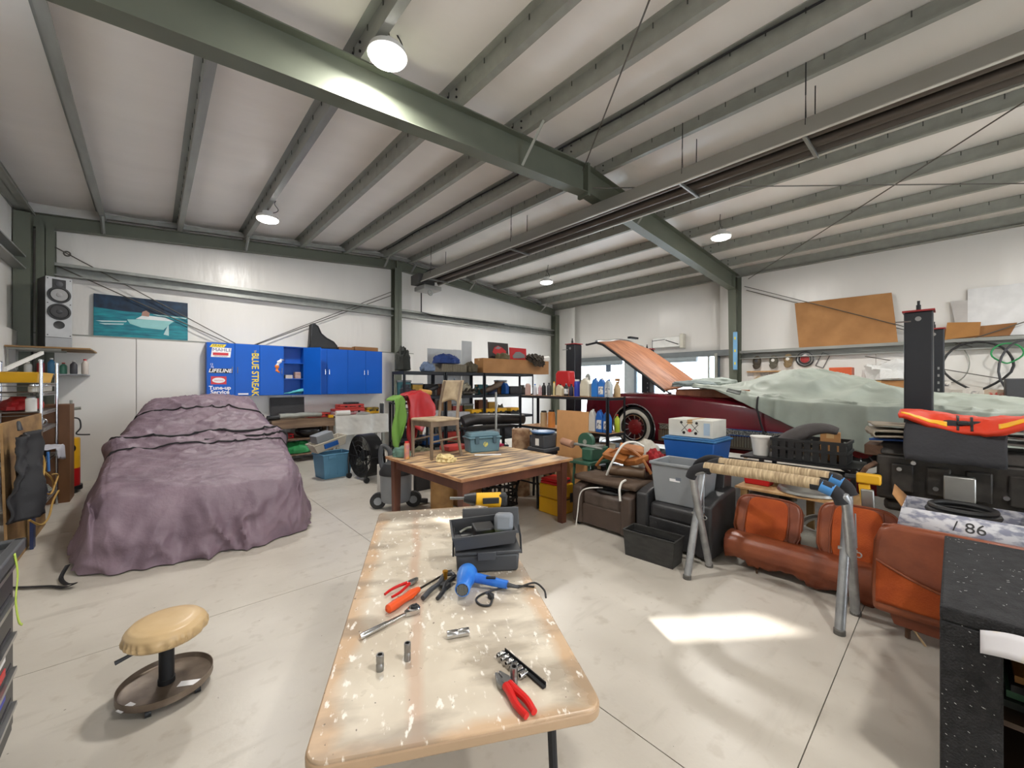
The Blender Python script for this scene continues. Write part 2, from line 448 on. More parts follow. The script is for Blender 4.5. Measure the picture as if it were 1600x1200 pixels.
for j in range(8):
    y1 = YF-0.1 - 2.44*j; y0 = max(y1-2.436, YB)
    if y1 < YB+0.1: break
    mb = MB(); mb.box(XL+0.02, XL+0.07, y0, y1, 0, 2.39); mb.build('panel', m_panel, wall_left, smooth=0, bevel=0.002)
mb = MB(); mb.box(XL+0.02, XL+0.22, 3.5, 3.7, 0, roof(XL)-0.6); mb.build('column', m_frame, wall_left, smooth=0)
mb = MB(); mb.box(XL+0.03, XL+0.2, YF-0.36, YF-0.16, 0, roof(XL)-0.25); mb.build('column', m_frame, wall_left, smooth=0)
mb = MB(); mb.prism([(XL+.02,3.32),(XL+.16,3.32),(XL+.16,3.34),(XL+.04,3.34),(XL+.04,3.5),(XL+.16,3.5),(XL+.16,3.52),(XL+.02,3.52)], 4.8, YF-0.2, 'y'); mb.build('girt', m_galv, wall_left, smooth=0)

# right wall (X = XR) with a daylight opening
mb = MB()
D0, D1, DZ = 4.02, 8.72, 2.33
def wr(y0, y1, z0, z1, n=None):
    nu = max(2, int((y1-y0)/0.25)); nv = max(2, int((z1-z0)/0.25))
    def f(u, v):
        y = y0 + (y1-y0)*u; z = z0 + (z1-z0)*v
        return (XR + wall_bump(y, z), y, z)
    mb.grid(f, nu, nv)
ZT = roof(XR)+0.03
wr(D1, YF+0.05, 0, ZT); wr(D0, D1, DZ, ZT)
wr(YB-0.05, D0, 0, ZT)
wall_right = struct(mb.build('wall_right', m_vinyl, solid=0.04))
def girt_y(parent, y0, y1, z):
    mb = MB(); x = XR-0.03; d = 0.18
    mb.prism([(x,z),(x-d,z),(x-d,z+0.02),(x-d+0.01,z+0.02),(x-d+0.01,z+0.008),(x-0.01,z+0.008),(x-0.01,z+0.192),(x-d,z+0.192),(x-d,z+0.14),(x-d-0.008,z+0.14),(x-d-0.008,z+0.2),(x,z+0.2)], y0, y1, 'y')
    return mb.build('girt', m_galv, parent, smooth=0)
girt_y(wall_right, YB, 3.5, 2.2)
mb = MB(); mb.box(XR-0.14, XR-0.03, 3.7, 8.95, DZ-0.02, DZ+0.13); mb.build('door_header', M('header steel', (120,126,128), 0.5, metal=0.2), wall_right, smooth=0)
for j in range(5):
    y1 = 3.5 - 2.44*j; y0 = max(YB, y1-2.436)
    mb = MB(); mb.box(XR-0.08, XR-0.03, y0, y1, 0, 2.2); mb.build('panel', m_panel, wall_right, smooth=0, bevel=0.002)
# columns on right wall (tapered web)
for y in (3.6, -2.5):
    mb = MB(); t = 0.012; z1 = roof(XR)-0.6
    for zz0, zz1, a0, a1 in ((0, z1+0.38, 0.24, 0.40),):
        mb.add([(XR-.04,y-.006,0),(XR-.04-a0,y-.006,0),(XR-.04-a1,y-.006,zz1),(XR-.04,y-.006,zz1),(XR-.04,y+.006,0),(XR-.04-a0,y+.006,0),(XR-.04-a1,y+.006,zz1),(XR-.04,y+.006,zz1)], [(0,1,2,3),(7,6,5,4),(0,4,5,1),(1,5,6,2),(2,6,7,3),(3,7,4,0)])
        mb.add([(XR-.04-a0,y-.085,0),(XR-.04-a0-t,y-.085,0),(XR-.04-a1-t,y-.085,zz1),(XR-.04-a1,y-.085,zz1),(XR-.04-a0,y+.085,0),(XR-.04-a0-t,y+.085,0),(XR-.04-a1-t,y+.085,zz1),(XR-.04-a1,y+.085,zz1)], [(0,1,2,3),(7,6,5,4),(0,4,5,1),(1,5,6,2),(2,6,7,3),(3,7,4,0)])
        mb.box(XR-.05, XR-.04, y-.085, y+.085, 0, zz1)
    mb.build('column', m_frame, wall_right, smooth=0)
for pts in ([(XR-0.2,3.4,3.95),(XR-0.2,-0.2,2.3)], [(XR-0.06,3.4,3.88),(XR-0.1,-0.2,2.25)], [(XR-0.2,-2.4,3.3),(XR-0.2,0.0,2.3)], [(XR-0.3,1.2,2.15),(XR-0.3,-1.2,1.5)]):
    mb = MB(); mb.tube(pts, 0.009, 6); mb.build('brace_cable', m_cable, wall_right)
# front wall behind the camera
mb = MB(); BX0, BX1, BZ = 1.2, 5.6, 3.4  # unseen bay opening, added to let in fill daylight
for x0, x1, z0 in ((XL-0.05, BX0, 0), (BX0, BX1, BZ), (BX1, XR+0.05, 0)):
    mb.grid(lambda u, v: (x0+(x1-x0)*u, YB, z0+(roof(x0+(x1-x0)*u)+0.05-z0)*v), 24, 10)
wall_front = struct(mb.build('wall_front', m_vinyl, solid=0.04))
mb = MB(); mb.box(BX0-0.1, BX0, YB-0.02, YB+0.1, 0, BZ+0.1).box(BX1, BX1+0.1, YB-0.02, YB+0.1, 0, BZ+0.1).box(BX0, BX1, YB-0.02, YB+0.1, BZ, BZ+0.1)
fill_door = struct(mb.build('fill_door', m_galvd, smooth=0))
# glazed door in the opening
m_glass = M('clear glass', (240,245,248), 0.02, trans=1.0, var=0)
m_glass.node_tree.nodes['Principled BSDF'].inputs['IOR'].default_value = 1.02
door = MB()
door.box(XR-0.08, XR-0.02, D0, D0+0.12, 0, DZ).box(XR-0.08, XR-0.02, D1-0.12, D1, 0, DZ)
door.box(XR-0.06, XR-0.02, D0, D1, 0, 0.5)
door_1 = struct(door.build('door_1', m_bluegrey, smooth=0))
YP = [AX(px, 600, XR-0.1).y for px in (1127, 1022, 1011, 997, 977, 906)]
for a, b, mt in ((YP[4]+0, YP[3], M('pale jamb', (170,178,182), 0.5)), (YP[2], YP[1], m_bluegrey)):
    lo, hi = min(a, b), max(a, b)
    mb = MB(); mb.box(XR-0.14, XR-0.01, lo, hi, 0, DZ); mb.build('jamb', mt, door_1, smooth=0)
mb = MB(); mb.box(XR-0.2, XR-0.14, YP[3]-0.02, YP[3]+0.06, 0, DZ); mb.build('jamb', m_bluegrey, door_1, smooth=0)
seg = [D0+0.12, YP[1], YP[2], YP[3], YP[4], D1-0.12]
for a, b in ((seg[0], seg[1]), (seg[2], seg[3]), (seg[4], seg[5])):
    if abs(b-a) < 0.05: continue
    lo, hi = min(a, b), max(a, b)
    mb = MB(); mb.box(XR-0.045, XR-0.04, lo, hi, 0.5, DZ); mb.build('pane', m_glass, door_1, smooth=0)
for y0, y1 in ((D0+0.5, YP[1]-0.2), (YP[4]+0.05, D1)):
    mb = MB(); mb.cyl((XR-0.2, y0, DZ-0.08), (XR-0.2, y1, DZ-0.08), 0.07); mb.build('blind_roll', M('roller blind', (150,160,164), 0.6), door_1)
mb = MB(); mb.box(XR-0.16, XR-0.1, D0+0.02, D0+0.09, 0, DZ+0.05).box(XR-0.14, XR-0.09, D0+0.22, D0+0.26, 0, DZ); mb.build('track', m_galvd, door_1, smooth=0)
# snowy yard outside
mb = MB(); mb.grid(lambda u, v: (-60+140*u, -70+150*v, -0.25), 30, 40)
struct(mb.build('ground_outside', M('snowy yard', (222,226,232), 0.8, var=0.1, scale=0.4)))
# ================================================================ LAMPS AND HEATER
m_led = M('led lens', (255,255,255), 0.4, emit=(1.0,0.97,0.92,22.0))
m_lampbody = M('lamp housing', (215,215,212), 0.4)
lamps = [(1.42, 7.55, 4.30), (7.55, 2.80, 4.22), (7.5, 7.0, 4.2), (1.5, 3.25, 4.40), (1.5, -1.2, 4.35), (7.5, -1.4, 4.22), (1.5, -5.6, 4.35), (7.5, -5.6, 4.22)]
lab = {0: 'round LED high bay lamp hanging from purlin above the purple covered car', 1: 'round LED high bay lamp hanging beyond the main beam over the shrouded red car', 2: 'round LED high bay lamp hanging near the daylight opening corner', 3: 'round LED high bay lamp hanging beside the big beam over the tool-strewn table'}
for i, (x, y, z) in enumerate(lamps):
    L = thing('high_bay_lamp', lab.get(i, 'round LED high bay lamp hanging on the entrance side of the workshop'), 'lamp', (x, y, z), 0, 'ceiling high bay lamps')
    mb = MB(); mb.lathe([(0.05,0.13),(0.075,0.12),(0.08,0.07),(0.15,0.05),(0.165,0.0),(0.15,-0.005)], 32); mb.build('housing', m_lampbody, L)
    mb = MB(); mb.lathe([(0.150,0.002),(0.150,-0.018),(0.12,-0.032),(0.02,-0.038)], 32); mb.build('lens', m_led, L)
    mb = MB(); mb.torus((0,0,0.165), 0.03, 0.006, 16, 6, 'x'); mb.tube([(0,0,0.19),(0,0,roof(x)-z-0.19)], 0.004, 6); mb.build('hook', m_cable, L)
    mb = MB(); mb.tube([(0.05,0,0.11),(0.13,0.02,0.16),(0.16,0.05,0.22),(0.11,0.06,0.30),(0.13,0.06,roof(x)-z-0.02)], 0.006, 6, smooth=5); mb.build('power_cable', m_dark, L)
    ld = bpy.data.lights.new('lamp_light', 'AREA'); ld.energy = LAMP_W; ld.color = (1.0, 0.965, 0.91)
    lo = bpy.data.objects.new('lamp_light', ld); COL.objects.link(lo); lo.parent = L; lo.location = (0,0,-0.06)
    ld.energy = LAMP_W; ld.shape = 'DISK'; ld.size = 0.3
# radiant tube heater
H = thing('radiant_tube_heater', 'long ceiling-hung radiant tube heater with grey reflector trough', 'heater', (5.05, 0, 4.05))
m_refl = M('reflector steel', (168,166,158), 0.36, metal=0.5, var=0.1, scale=2, stretch=(1,0.2,1))
m_reflin = M('dark brown steel', (96,88,80), 0.45, metal=0.4)  # darker and browner than the outer reflector
y0, y1 = -3.5, 8.62
mb = MB(); t = 0.004
prof = [(-0.25,0.0),(-0.25,0.03),(-0.19,0.21),(0.19,0.21),(0.25,0.03),(0.25,0.0),(0.242,0.0),(0.242,0.026),(0.184,0.202),(-0.184,0.202),(-0.242,0.026),(-0.242,0.0)]
n = len(prof)
vs = [(a, y0, b) for a, b in prof] + [(a, y1, b) for a, b in prof]
mb.add(vs, [(i, (i+1) % n, n+(i+1) % n, n+i) for i in range(n)]); mb.build('reflector', m_refl, H, smooth=0)
mb = MB()
for sx in (-1, 1): mb.tube([(sx*0.265, y0, 0.0), (sx*0.265, y1, 0.0)], 0.012, 6)
mb.build('reflector_lip', M('bright lip', (210,208,200), 0.35, metal=0.3), H)
for sx in (-0.115, 0.115):
    mb = MB(); mb.cyl((sx, y0, 0.08), (sx, y1-0.1, 0.08), 0.05, n=16); mb.build('emitter_tube', m_reflin, H)
mb = MB(); mb.prism([(-0.235,0.02),(-0.178,0.195),(0.178,0.195),(0.235,0.02),(0.230,0.02),(0.172,0.188),(-0.172,0.188),(-0.230,0.02)], y0, y1, 'y'); mb.build('trough_back', m_reflin, H, smooth=0)
for y in (-2.4, 1.0, 2.25, 5.4, 8.2):
    mb = MB(); mb.box(-0.27, 0.27, y-0.018, y+0.018, -0.012, 0.006).box(-0.27,0.27,y-0.018,y-0.014,-0.03,0.0); mb.build('cross_bracket', m_galv, H, smooth=0)
    for sx in (-0.2, 0.2):
        mb = MB(); zt = roof(5.05+sx)-4.05-0.2
        mb.tube([(sx-0.02, y, 0.02 if False else 0.13), (sx, y, 0.13+(zt-0.13)*0.55)], 0.004, 5).tube([(sx+0.02, y, 0.13), (sx, y, 0.13+(zt-0.13)*0.55)], 0.004, 5).tube([(sx, y, 0.13+(zt-0.13)*0.55), (sx+0.01, y, zt+0.08)], 0.006, 5)
        mb.build('hanger_chain', m_dark, H)
mb = MB(); mb.box(-0.32, 0.12, 8.55, 8.95, -0.03, 0.2); mb.build('burner_box', M('burner housing', (70,70,70), 0.5), H, smooth=0, bevel=0.01)
mb = MB(); mb.box(-0.20, 0.28, 8.5, 9.0, -0.16, -0.05); mb.build('flue_box', M('bright aluminium', (180,180,178), 0.3, metal=0.7), H, smooth=0, bevel=0.015)
mb = MB(); mb.torus((0.02, 8.6, -0.22), 0.06, 0.015, 20, 8, 'y'); mb.build('flue_elbow', m_galv, H)
mb = MB(); mb.tube([(-0.1,8.7,0.22),(0.05,8.7,0.36),(0.25,8.6,0.4),(0.32,8.55,0.3),(0.2,8.5,0.24)], 0.02, 8, smooth=6); mb.build('flex_hose', m_dark, H)
# roof bracing cables
for k, (a, b, lb) in enumerate((((4.72,3.5,4.42),(9.6,-1.36,4.33),'thin steel bracing cable running level below the purlins from the beam splice'),
      ((10.55,3.3,4.1),(4.8,-2.3,4.7),'thin steel bracing cable slanting across the right-hand purlins'),
      ((4.5,3.5,4.60),(1.0,-0.5,4.38),'thin steel bracing cable rising from the beam splice past the heater'))):
    mb = MB(); mb.tube([a, b], 0.008, 6); one('bracing_cable', mb, m_cable, lb, 'cable', group='roof bracing cables')
mb = MB(); zz = roof(4.28)
mb.tube([(4.24, y, zz-0.05-0.012*math.sin(y*3)) for y in [i*0.25-7 for i in range(66)]], 0.011, 6)
one('conduit_cable', mb, m_dark, 'black power cable clipped along the ridge purlin', 'cable')
# ================================================================ LARGE THINGS
# ---- purple covered car
m_cover = M('mauve grey car cover', (132,112,124), 0.55, c2=(112,94,106), scale=3, bump=0.5, bscale=14)
m_black = M('black webbing', (28,26,29), 0.7)
CP = [(0,.56),(.12,.64),(.6,.72),(1.1,.80),(1.5,.90),(1.75,.97),(2.3,1.2),(2.75,1.36),(3.2,1.40),(3.7,1.33),(4.2,1.12),(4.5,.95)]
def lin(T, x):
    if x <= T[0][0]: return T[0][1]
    for (a, b), (c, d) in zip(T[:-1], T[1:]):
        if x <= c:
            q = (x-a)/(c-a); return b + (d-b)*q
    return T[-1][1]
def sm(T, x, e=0.12): return (lin(T, x-e)+2*lin(T, x)+lin(T, x+e))/4
def car_sec(y, q):                      # q 0..1 from one hem over the roof to the other hem
    h = sm(CP, y)
    cab = max(0.0, min(1.0, (h-0.95)/0.3)); cab = cab*cab*(3-2*cab)
    w = 0.90 - 0.10*max(0.0, 1-y/0.9)**2 - 0.06*max(0.0, (y-3.8)/0.7)**2
    s = min(h-0.05, 0.86 + 0.05*cab); wr = (w*0.80)*(1-cab) + 0.56*cab
    pts = [(-w-0.09,0.03),(-w-0.05,0.22),(-w-0.02,0.48),(-w*0.985,s-0.10),(-w*0.93,s),(-(w*0.93+wr)/2-0.02*(1-cab),s+(h-s)*(0.55+0.1*cab)),(-wr,s+(h-s)*0.90),(-wr*0.5,h*0.993),(0,h)]
    pts = pts + [(-a, b) for a, b in reversed(pts[:-1])]
    t = q*(len(pts)-1); i = min(int(t), len(pts)-2); f = t-i
    P = [Vector((pts[max(0,min(len(pts)-1,k))][0], pts[max(0,min(len(pts)-1,k))][1], 0)) for k in (i-1,i,i+1,i+2)]
    a, b, c, d = P
    r = 0.5*((2*b)+(c-a)*f+(2*a-5*b+4*c-d)*f*f+(3*b-a-3*c+d)*f**3)
    return r.x, max(0.015, r.y), w, h
LEN = 4.28; NE = 22; NR = 190
def ridg(x, y, s):
    return 1-min(1.0, 2.6*abs(fbm(x, y, s, 2)))
def cover_pt(u, v):
    k = v*(NR+2*NE)
    if k < NE: y = 0.0; e = k/NE; sgn = -1
    elif k > NR+NE: y = LEN; e = (NR+2*NE-k)/NE; sgn = 1
    else: y = (k-NE)/NR*LEN; e = 1.0; sgn = 0
    x, z, w, h = car_sec(y, u)
    if e < 1:
        e2 = e; z = z*e2 + 0.012*(1-e2); b = 0.17*math.sin(PI/2*(1-e2))**0.7
        y = y + sgn*(b*(1-0.55*(abs(x)/w)**3) + 0.06*(1-e2)); x *= 1 - 0.04*(1-e2)
    # folds: hanging pleats low down, drag wrinkles above
    lowk = max(0.0, 1 - z/0.62)
    if e < 1:
        lk = min(1.0, lowk*1.5)
        f = 0.085*lk*(1-abs(math.sin(x*5.2+0.9*math.sin(x*2.7)+z*1.8*math.sin(x*2)))**0.6)+0.06*lk*fbm(x*4.2+z*1.5, z*1.6, 4.0)+0.085*lk*ridg(x*2.4+z*1.7, z*1.1-x*0.9, 2.0)**2+0.035*lk*ridg(x*4.5-z*2.5, z*2.0+x, 5.0)**2+0.008*lk*ridg(x*7+z*4, z*4-x*3, 8.0)**2
        f *= 1-0.8*(min(1,abs(x)/w))**5
        y += sgn*f; x += 0.02*lowk*fbm(x*2, z*3, 8)
    else:
        side = 1 if x > 0 else -1
        f = 0.05*lowk*(1-abs(math.sin(y*3.6+1.4*math.sin(y*2.3)+z*2))**0.6)+0.05*lowk*fbm(y*3.4, z*1.4, 6.0)+0.05*lowk*ridg(y*3.0+z, z*1.3, 3.0)**2*min(1,y*3)
        if abs(x) > 0.6*w: x += side*f
        wr = 0.020*fbm(x*2.0+y*0.5, y*1.6, 2.2, 4) + 0.016*math.sin(y*22+x*6+6*fbm(x*1.7,y*0.6,1.0))*max(0, fbm(x*1.5,y*1.2,5.5)+0.28) + 0.012*(1-abs(fbm(x*2.4+y*2.0, y*2.4-x, 7.7))*2.2)*max(0,min(1,(y-0.9)*2))
        act = 0.35+0.65*max(0,min(1,(y-0.75)*2.2))
        wr += 0.034*act*ridg(x*1.3-y*0.7, y*3.0+x*0.6, 1.0)**4 + 0.020*act*ridg(x*3.2+y*1.5, y*5-x*1.5, 9.0)**3 + 0.012*ridg(x*1.0+y*0.4, y*5.0+x*2.6, 4.0)**4 + 0.03*ridg(x*1.1, y*6.0, 12.0)**3*math.exp(-((y-1.5)/0.22)**2)
        z += wr*(1 if z > 0.5 else 0.2)
        z += 0.05*math.exp(-((y-1.62)/0.16)**2-((abs(x)-w*0.95)/0.10)**2); x += side*0.07*math.exp(-((y-1.60)/0.14)**2-((z-0.88)/0.13)**2)
        z += 0.03*math.exp(-((y-1.30-0.2*x)/0.05)**2)*(0.6+0.6*fbm(x*2,1.1)) if abs(x) < w*0.9 else 0
        z += 0.022*math.exp(-((y-1.55-0.08*math.sin(3*x))/0.04)**2) if abs(x) < w*0.95 else 0
    return (x, y, z)
CAR = thing('covered_car', 'low car hidden under a mauve grey fabric car cover', 'car', (0.42, 4.92, 0.0), -3.5)
mb = MB(); mb.grid(cover_pt, 200, NR+2*NE+1); mb.build('car_cover', m_cover, CAR, smooth=80)
def cover_line(y, q0, q1, lift=0.010, wav=0.0):
    out = []
    for i in range(181):
        q = q0+(q1-q0)*i/180
        yy = y(q) if callable(y) else y
        p = cover_pt(q, (NE+yy/LEN*NR)/(NR+2*NE)); out.append(Vector(p)+Vector((0,-0.004,lift)))
    return out
for yy, q0, q1, r in ((2.42,.22,.78,.010),(1.28,.16,.84,.010)):
    mb = MB(); mb.tube(cover_line(yy, q0, q1), r, 5); mb.build('seam', m_black, CAR)
mb = MB(); mb.tube(cover_line(lambda q: 1.72-0.25*math.sin((q-.2)*PI/.6)*0.5, .15, .88, 0.012), 0.015, 5); mb.build('strap', m_black, CAR)
mb = MB(); mb.tube(cover_line(lambda q: 1.40+0.35*(q-.5), .5, .97, 0.012), 0.015, 5); mb.build('strap', m_black, CAR)
mb = MB(); mb.grid(lambda u, v: (-1.0+0.02*v-0.02, 0.55+0.5*u, 0.06+0.3*v), 4, 4); 
mb = MB()
sp = spline([(-0.93,-0.05,0.10),(-0.96,-0.10,0.02),(-0.90,-0.28,0.02),(-0.84,-0.36,0.04),(-0.90,-0.33,0.015),(-1.0,-0.22,0.012),(-1.15,-0.12,0.012),(-1.32,0.0,0.012)], 6)
vs = []; 
for i, p in enumerate(sp):
    vs += [p+Vector((0.012,0.012,0.0)), p+Vector((-0.012,-0.012,0.004))]
mb.add(vs, [(2*i,2*i+1,2*i+3,2*i+2) for i in range(len(sp)-1)]); mb.build('loose_strap', m_black, CAR, solid=0.004)

# ---- near folding table
TA = math.degrees(math.atan2(.874,.485))
tdir = Vector((.485,.874,0)); tn = Vector((.874,-.485,0))
tc = Vector((.897,.626,0)) + tdir*0.915 - tn*0.37
TZ = 0.74
def tab_mat():
    m = bpy.data.materials.new('worn cream laminate'); m.use_nodes = True
    nt = m.node_tree; n = nt.nodes; L = nt.links; b = n['Principled BSDF']
    tcn = n.new('ShaderNodeTexCoord')
    sep = n.new('ShaderNodeSeparateXYZ'); L.new(tcn.outputs['Object'], sep.inputs[0])
    def math_(op, a, b_=None, c=None):
        q = n.new('ShaderNodeMath'); q.operation = op
        for i, x in enumerate((a, b_, c)):
            if x is None: continue
            if hasattr(x, 'is_linked'): L.new(x, q.inputs[i])
            else: q.inputs[i].default_value = x
        return q.outputs[0]
    def nz(scale, det=5, st=None):
        q = n.new('ShaderNodeTexNoise'); q.inputs['Scale'].default_value = scale; q.inputs['Detail'].default_value = det
        if st:
            mp = n.new('ShaderNodeMapping'); mp.inputs['Scale'].default_value = st; L.new(tcn.outputs['Object'], mp.inputs[0]); L.new(mp.outputs[0], q.inputs['Vector'])
        else: L.new(tcn.outputs['Object'], q.inputs['Vector'])
        return q.outputs[0]
    def ramp(x, a, b_):
        q = n.new('ShaderNodeMapRange'); L.new(x, q.inputs[0]); q.inputs[1].default_value = a; q.inputs[2].default_value = b_; return q.outputs[0]
    def mix(f, A, B):
        q = n.new('ShaderNodeMix'); q.data_type = 'RGBA'
        if hasattr(f, 'is_linked'): L.new(f, q.inputs[0])
        else: q.inputs[0].default_value = f
        for k, x in ((6, A), (7, B)):
            if hasattr(x, 'is_linked'): L.new(x, q.inputs[k])
            else: q.inputs[k].default_value = x
        return q.outputs[2]
    base = mix(ramp(nz(3.0, 7), .35, .7), rgb(196,184,166), rgb(226,217,200))
    n1 = nz(5, 5)
    ax = math_('ABSOLUTE', sep.outputs[0]); ay = math_('ABSOLUTE', sep.outputs[1])
    ey = ramp(math_('ADD', ay, math_('MULTIPLY', n1, 0.12)), .36, .40)
    ex = ramp(math_('ADD', ax, math_('MULTIPLY', n1, 0.10)), .93, .965)
    edge = math_('MAXIMUM', ex, ey)
    seamb = ramp(math_('ABSOLUTE', math_('ADD', sep.outputs[1], math_('MULTIPLY_ADD', nz(2.0), 0.10, -0.17+0.0))), .03, .008)
    c = mix(math_('MULTIPLY', edge, 0.75), base, rgb(196,158,118))
    c = mix(math_('MULTIPLY', seamb, 0.45), c, rgb(186,140,112))
    grime = ramp(nz(2.6, 10, (2.2,0.9,1)), .49, .60)
    c = mix(math_('MULTIPLY', grime, 0.62), c, rgb(134,120,104))
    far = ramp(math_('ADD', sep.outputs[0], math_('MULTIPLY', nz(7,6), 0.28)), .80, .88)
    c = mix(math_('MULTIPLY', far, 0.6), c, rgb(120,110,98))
    spl = ramp(nz(22, 9, (1.0,2.2,1)), .61, .68)
    c = mix(math_('MULTIPLY', spl, 0.8), c, rgb(246,242,234))
    spk = ramp(nz(60, 2), .735, .76)
    c = mix(math_('MULTIPLY', spk, 0.8), c, rgb(90,78,66))
    L.new(c, b.inputs['Base Color'])
    L.new(math_('MULTIPLY_ADD', nz(4, 6), 0.5, 0.06), b.inputs['Roughness'])
    bp = n.new('ShaderNodeBump'); bp.inputs['Strength'].default_value = 0.12; bp.inputs['Distance'].default_value = 0.004
    L.new(nz(30, 6), bp.inputs['Height']); L.new(bp.outputs[0], b.inputs['Normal'])
    return m
def rrect(a, b, r, n=6):
    out = []
    for cx, cy, a0 in ((a-r,b-r,0),(-a+r,b-r,90),(-a+r,-b+r,180),(a-r,-b+r,270)):
        for i in range(n+1):
            t = R(a0+90*i/n); out.append((cx+r*math.cos(t), cy+r*math.sin(t)))
    return out
NT = thing('folding_table', 'stained cream folding table strewn with hand tools', 'table', (tc.x, tc.y, 0), TA)
mb = MB(); mb.prism(rrect(0.915,0.37,0.05), TZ-0.03, TZ); mb.build('tabletop', tab_mat(), NT, bevel=0.004)
mb = MB(); mb.prism(rrect(0.918,0.373,0.053), TZ-0.034, TZ-0.008)
mb.build('edge_band', M('tan edge band', (178,150,120), 0.5), NT, bevel=0.003)
for s in (-1, 1):
    for q in (-1, 1):
        mb = MB(); mb.tube([(s*0.72, q*0.28, TZ-0.03), (s*0.76, q*0.30, 0.0)], 0.014, 10); mb.build('leg', m_dark, NT)
    mb = MB(); mb.tube([(s*0.74,-0.29,0.35),(s*0.74,0.29,0.35)], 0.011, 8).tube([(s*0.725,-0.28,TZ-0.05),(s*0.725,0.28,TZ-0.05)], 0.011, 8); mb.build('leg_brace', m_dark, NT)

# ---- square wooden table
WT = thing('wooden_table', 'square wooden table with worn flaking top and brown legs', 'table', (2.84, 3.74, 0))
WZ = 0.745
m_wtop = M('worn varnished wood', (208,176,132), 0.5, c2=(104,86,74), scale=4.2, stretch=(0.55,3.4,1), detail=13, lo=0.41, hi=0.58, bump=0.2, world=True)
m_wbrown = M('reddish brown wood', (104,62,44), 0.5, c2=(78,42,30), scale=5, stretch=(1,1,0.3))
m_wedge = M('pale wood edge', (196,150,104), 0.55, c2=(150,104,70), scale=5)
for k in range(6):
    mb = MB(); a = -0.77 + 1.54*k/6
    mb.box(-0.77, 0.77, a+0.0008, a+1.54/6-0.0008, WZ-0.028, WZ); mb.build('plank', m_wtop, WT, smooth=0, bevel=0.0015)
for x, y in ((-.77,0),(.77,0)):
    mb = MB(); mb.box(x-0.012, x+0.012, -0.782, 0.782, WZ-0.03, WZ-0.001); mb.build('edge_strip', m_wedge, WT, smooth=0, bevel=0.003)
for y in (-.77,.77):
    mb = MB(); mb.box(-0.76, 0.76, y-0.012, y+0.012, WZ-0.03, WZ-0.001); mb.build('edge_strip', m_wedge, WT, smooth=0, bevel=0.003)
for s in (-1,1):
    mb = MB(); mb.box(-0.66, 0.66, s*0.70-0.012, s*0.70+0.012, WZ-0.14, WZ-0.028); mb.build('apron', m_wbrown, WT, smooth=0)
    mb = MB(); mb.box(s*0.70-0.012, s*0.70+0.012, -0.66, 0.66, WZ-0.14, WZ-0.028); mb.build('apron', m_wbrown, WT, smooth=0)
    for q in (-1,1):
        mb = MB(); mb.taper(s*0.69-0.045, s*0.69+0.045, q*0.69-0.045, q*0.69+0.045, 0, WZ-0.028, 0.8); mb.build('leg', m_wbrown, WT, smooth=0, bevel=0.004)

# ---- armchairs (front faces -X)
def armchair(name, label, loc, W, D, mat, arm_h, back_h, seat_h, seat_x=0.03, rz=0, armw=0.13, mat2=None):
    A = thing(name, label, 'armchair', loc, rz)
    mb = MB(); mb.box(0.03, D-0.05, armw*0.9, W-armw*0.9, 0.03, seat_h-0.14); mb.build('base', mat, A, bevel=0.02, seg=3)
    mb = MB(); mb.box(seat_x, D-0.16, armw, W-armw, seat_h-0.16, seat_h); mb.build('seat_cushion', mat2 or mat, A, bevel=0.045, seg=4)
    for y in (0, W-armw):
        mb = MB(); mb.prism([(0.0,0.03),(D*0.92,0.03),(D*0.92,arm_h+0.05),(D*0.5,arm_h+0.03),(0.12,arm_h),(0.0,arm_h-0.035)], y, y+armw, 'y'); mb.build('arm', mat, A, bevel=0.025, seg=3)
    mb = MB(); mb.prism([(D-0.22,seat_h-0.1),(D-0.02,0.05),(D,0.05),(D+0.06,back_h-0.02),(D-0.06,back_h),(D-0.13,back_h-0.05)], armw*0.6, W-armw*0.6, 'y'); mb.build('backrest', mat, A, bevel=0.03, seg=3)
    for x in (0.06, D-0.12):
        for y in (0.06, W-0.06):
            mb = MB(); mb.lathe([(0.02,0.0),(0.025,0.05)], 10, TR(x, y, 0)); mb.build('foot', m_dark, A)
    return A
m_brownl = M('brown leather', (82,68,60), 0.42, var=0.2, scale=8, bump=0.1, bscale=60)
m_brownc = M('dusty brown leather', (98,86,78), 0.5, c2=(70,58,52), scale=7, bump=0.1, bscale=60)
m_blackl = M('dusty black leather', (52,52,54), 0.45, c2=(38,38,40), scale=5, bump=0.08, bscale=70)
armchair('armchair', 'small brown leather armchair piled with clothing and a tool belt', (3.60, 2.20, 0), 0.76, 0.72, m_brownl, 0.47, 0.60, 0.40, mat2=m_brownc)
armchair('armchair', 'dusty black leather armchair holding a grey plastic bin', (3.66, 1.44, 0), 0.74, 0.66, m_blackl, 0.54, 0.80, 0.43)

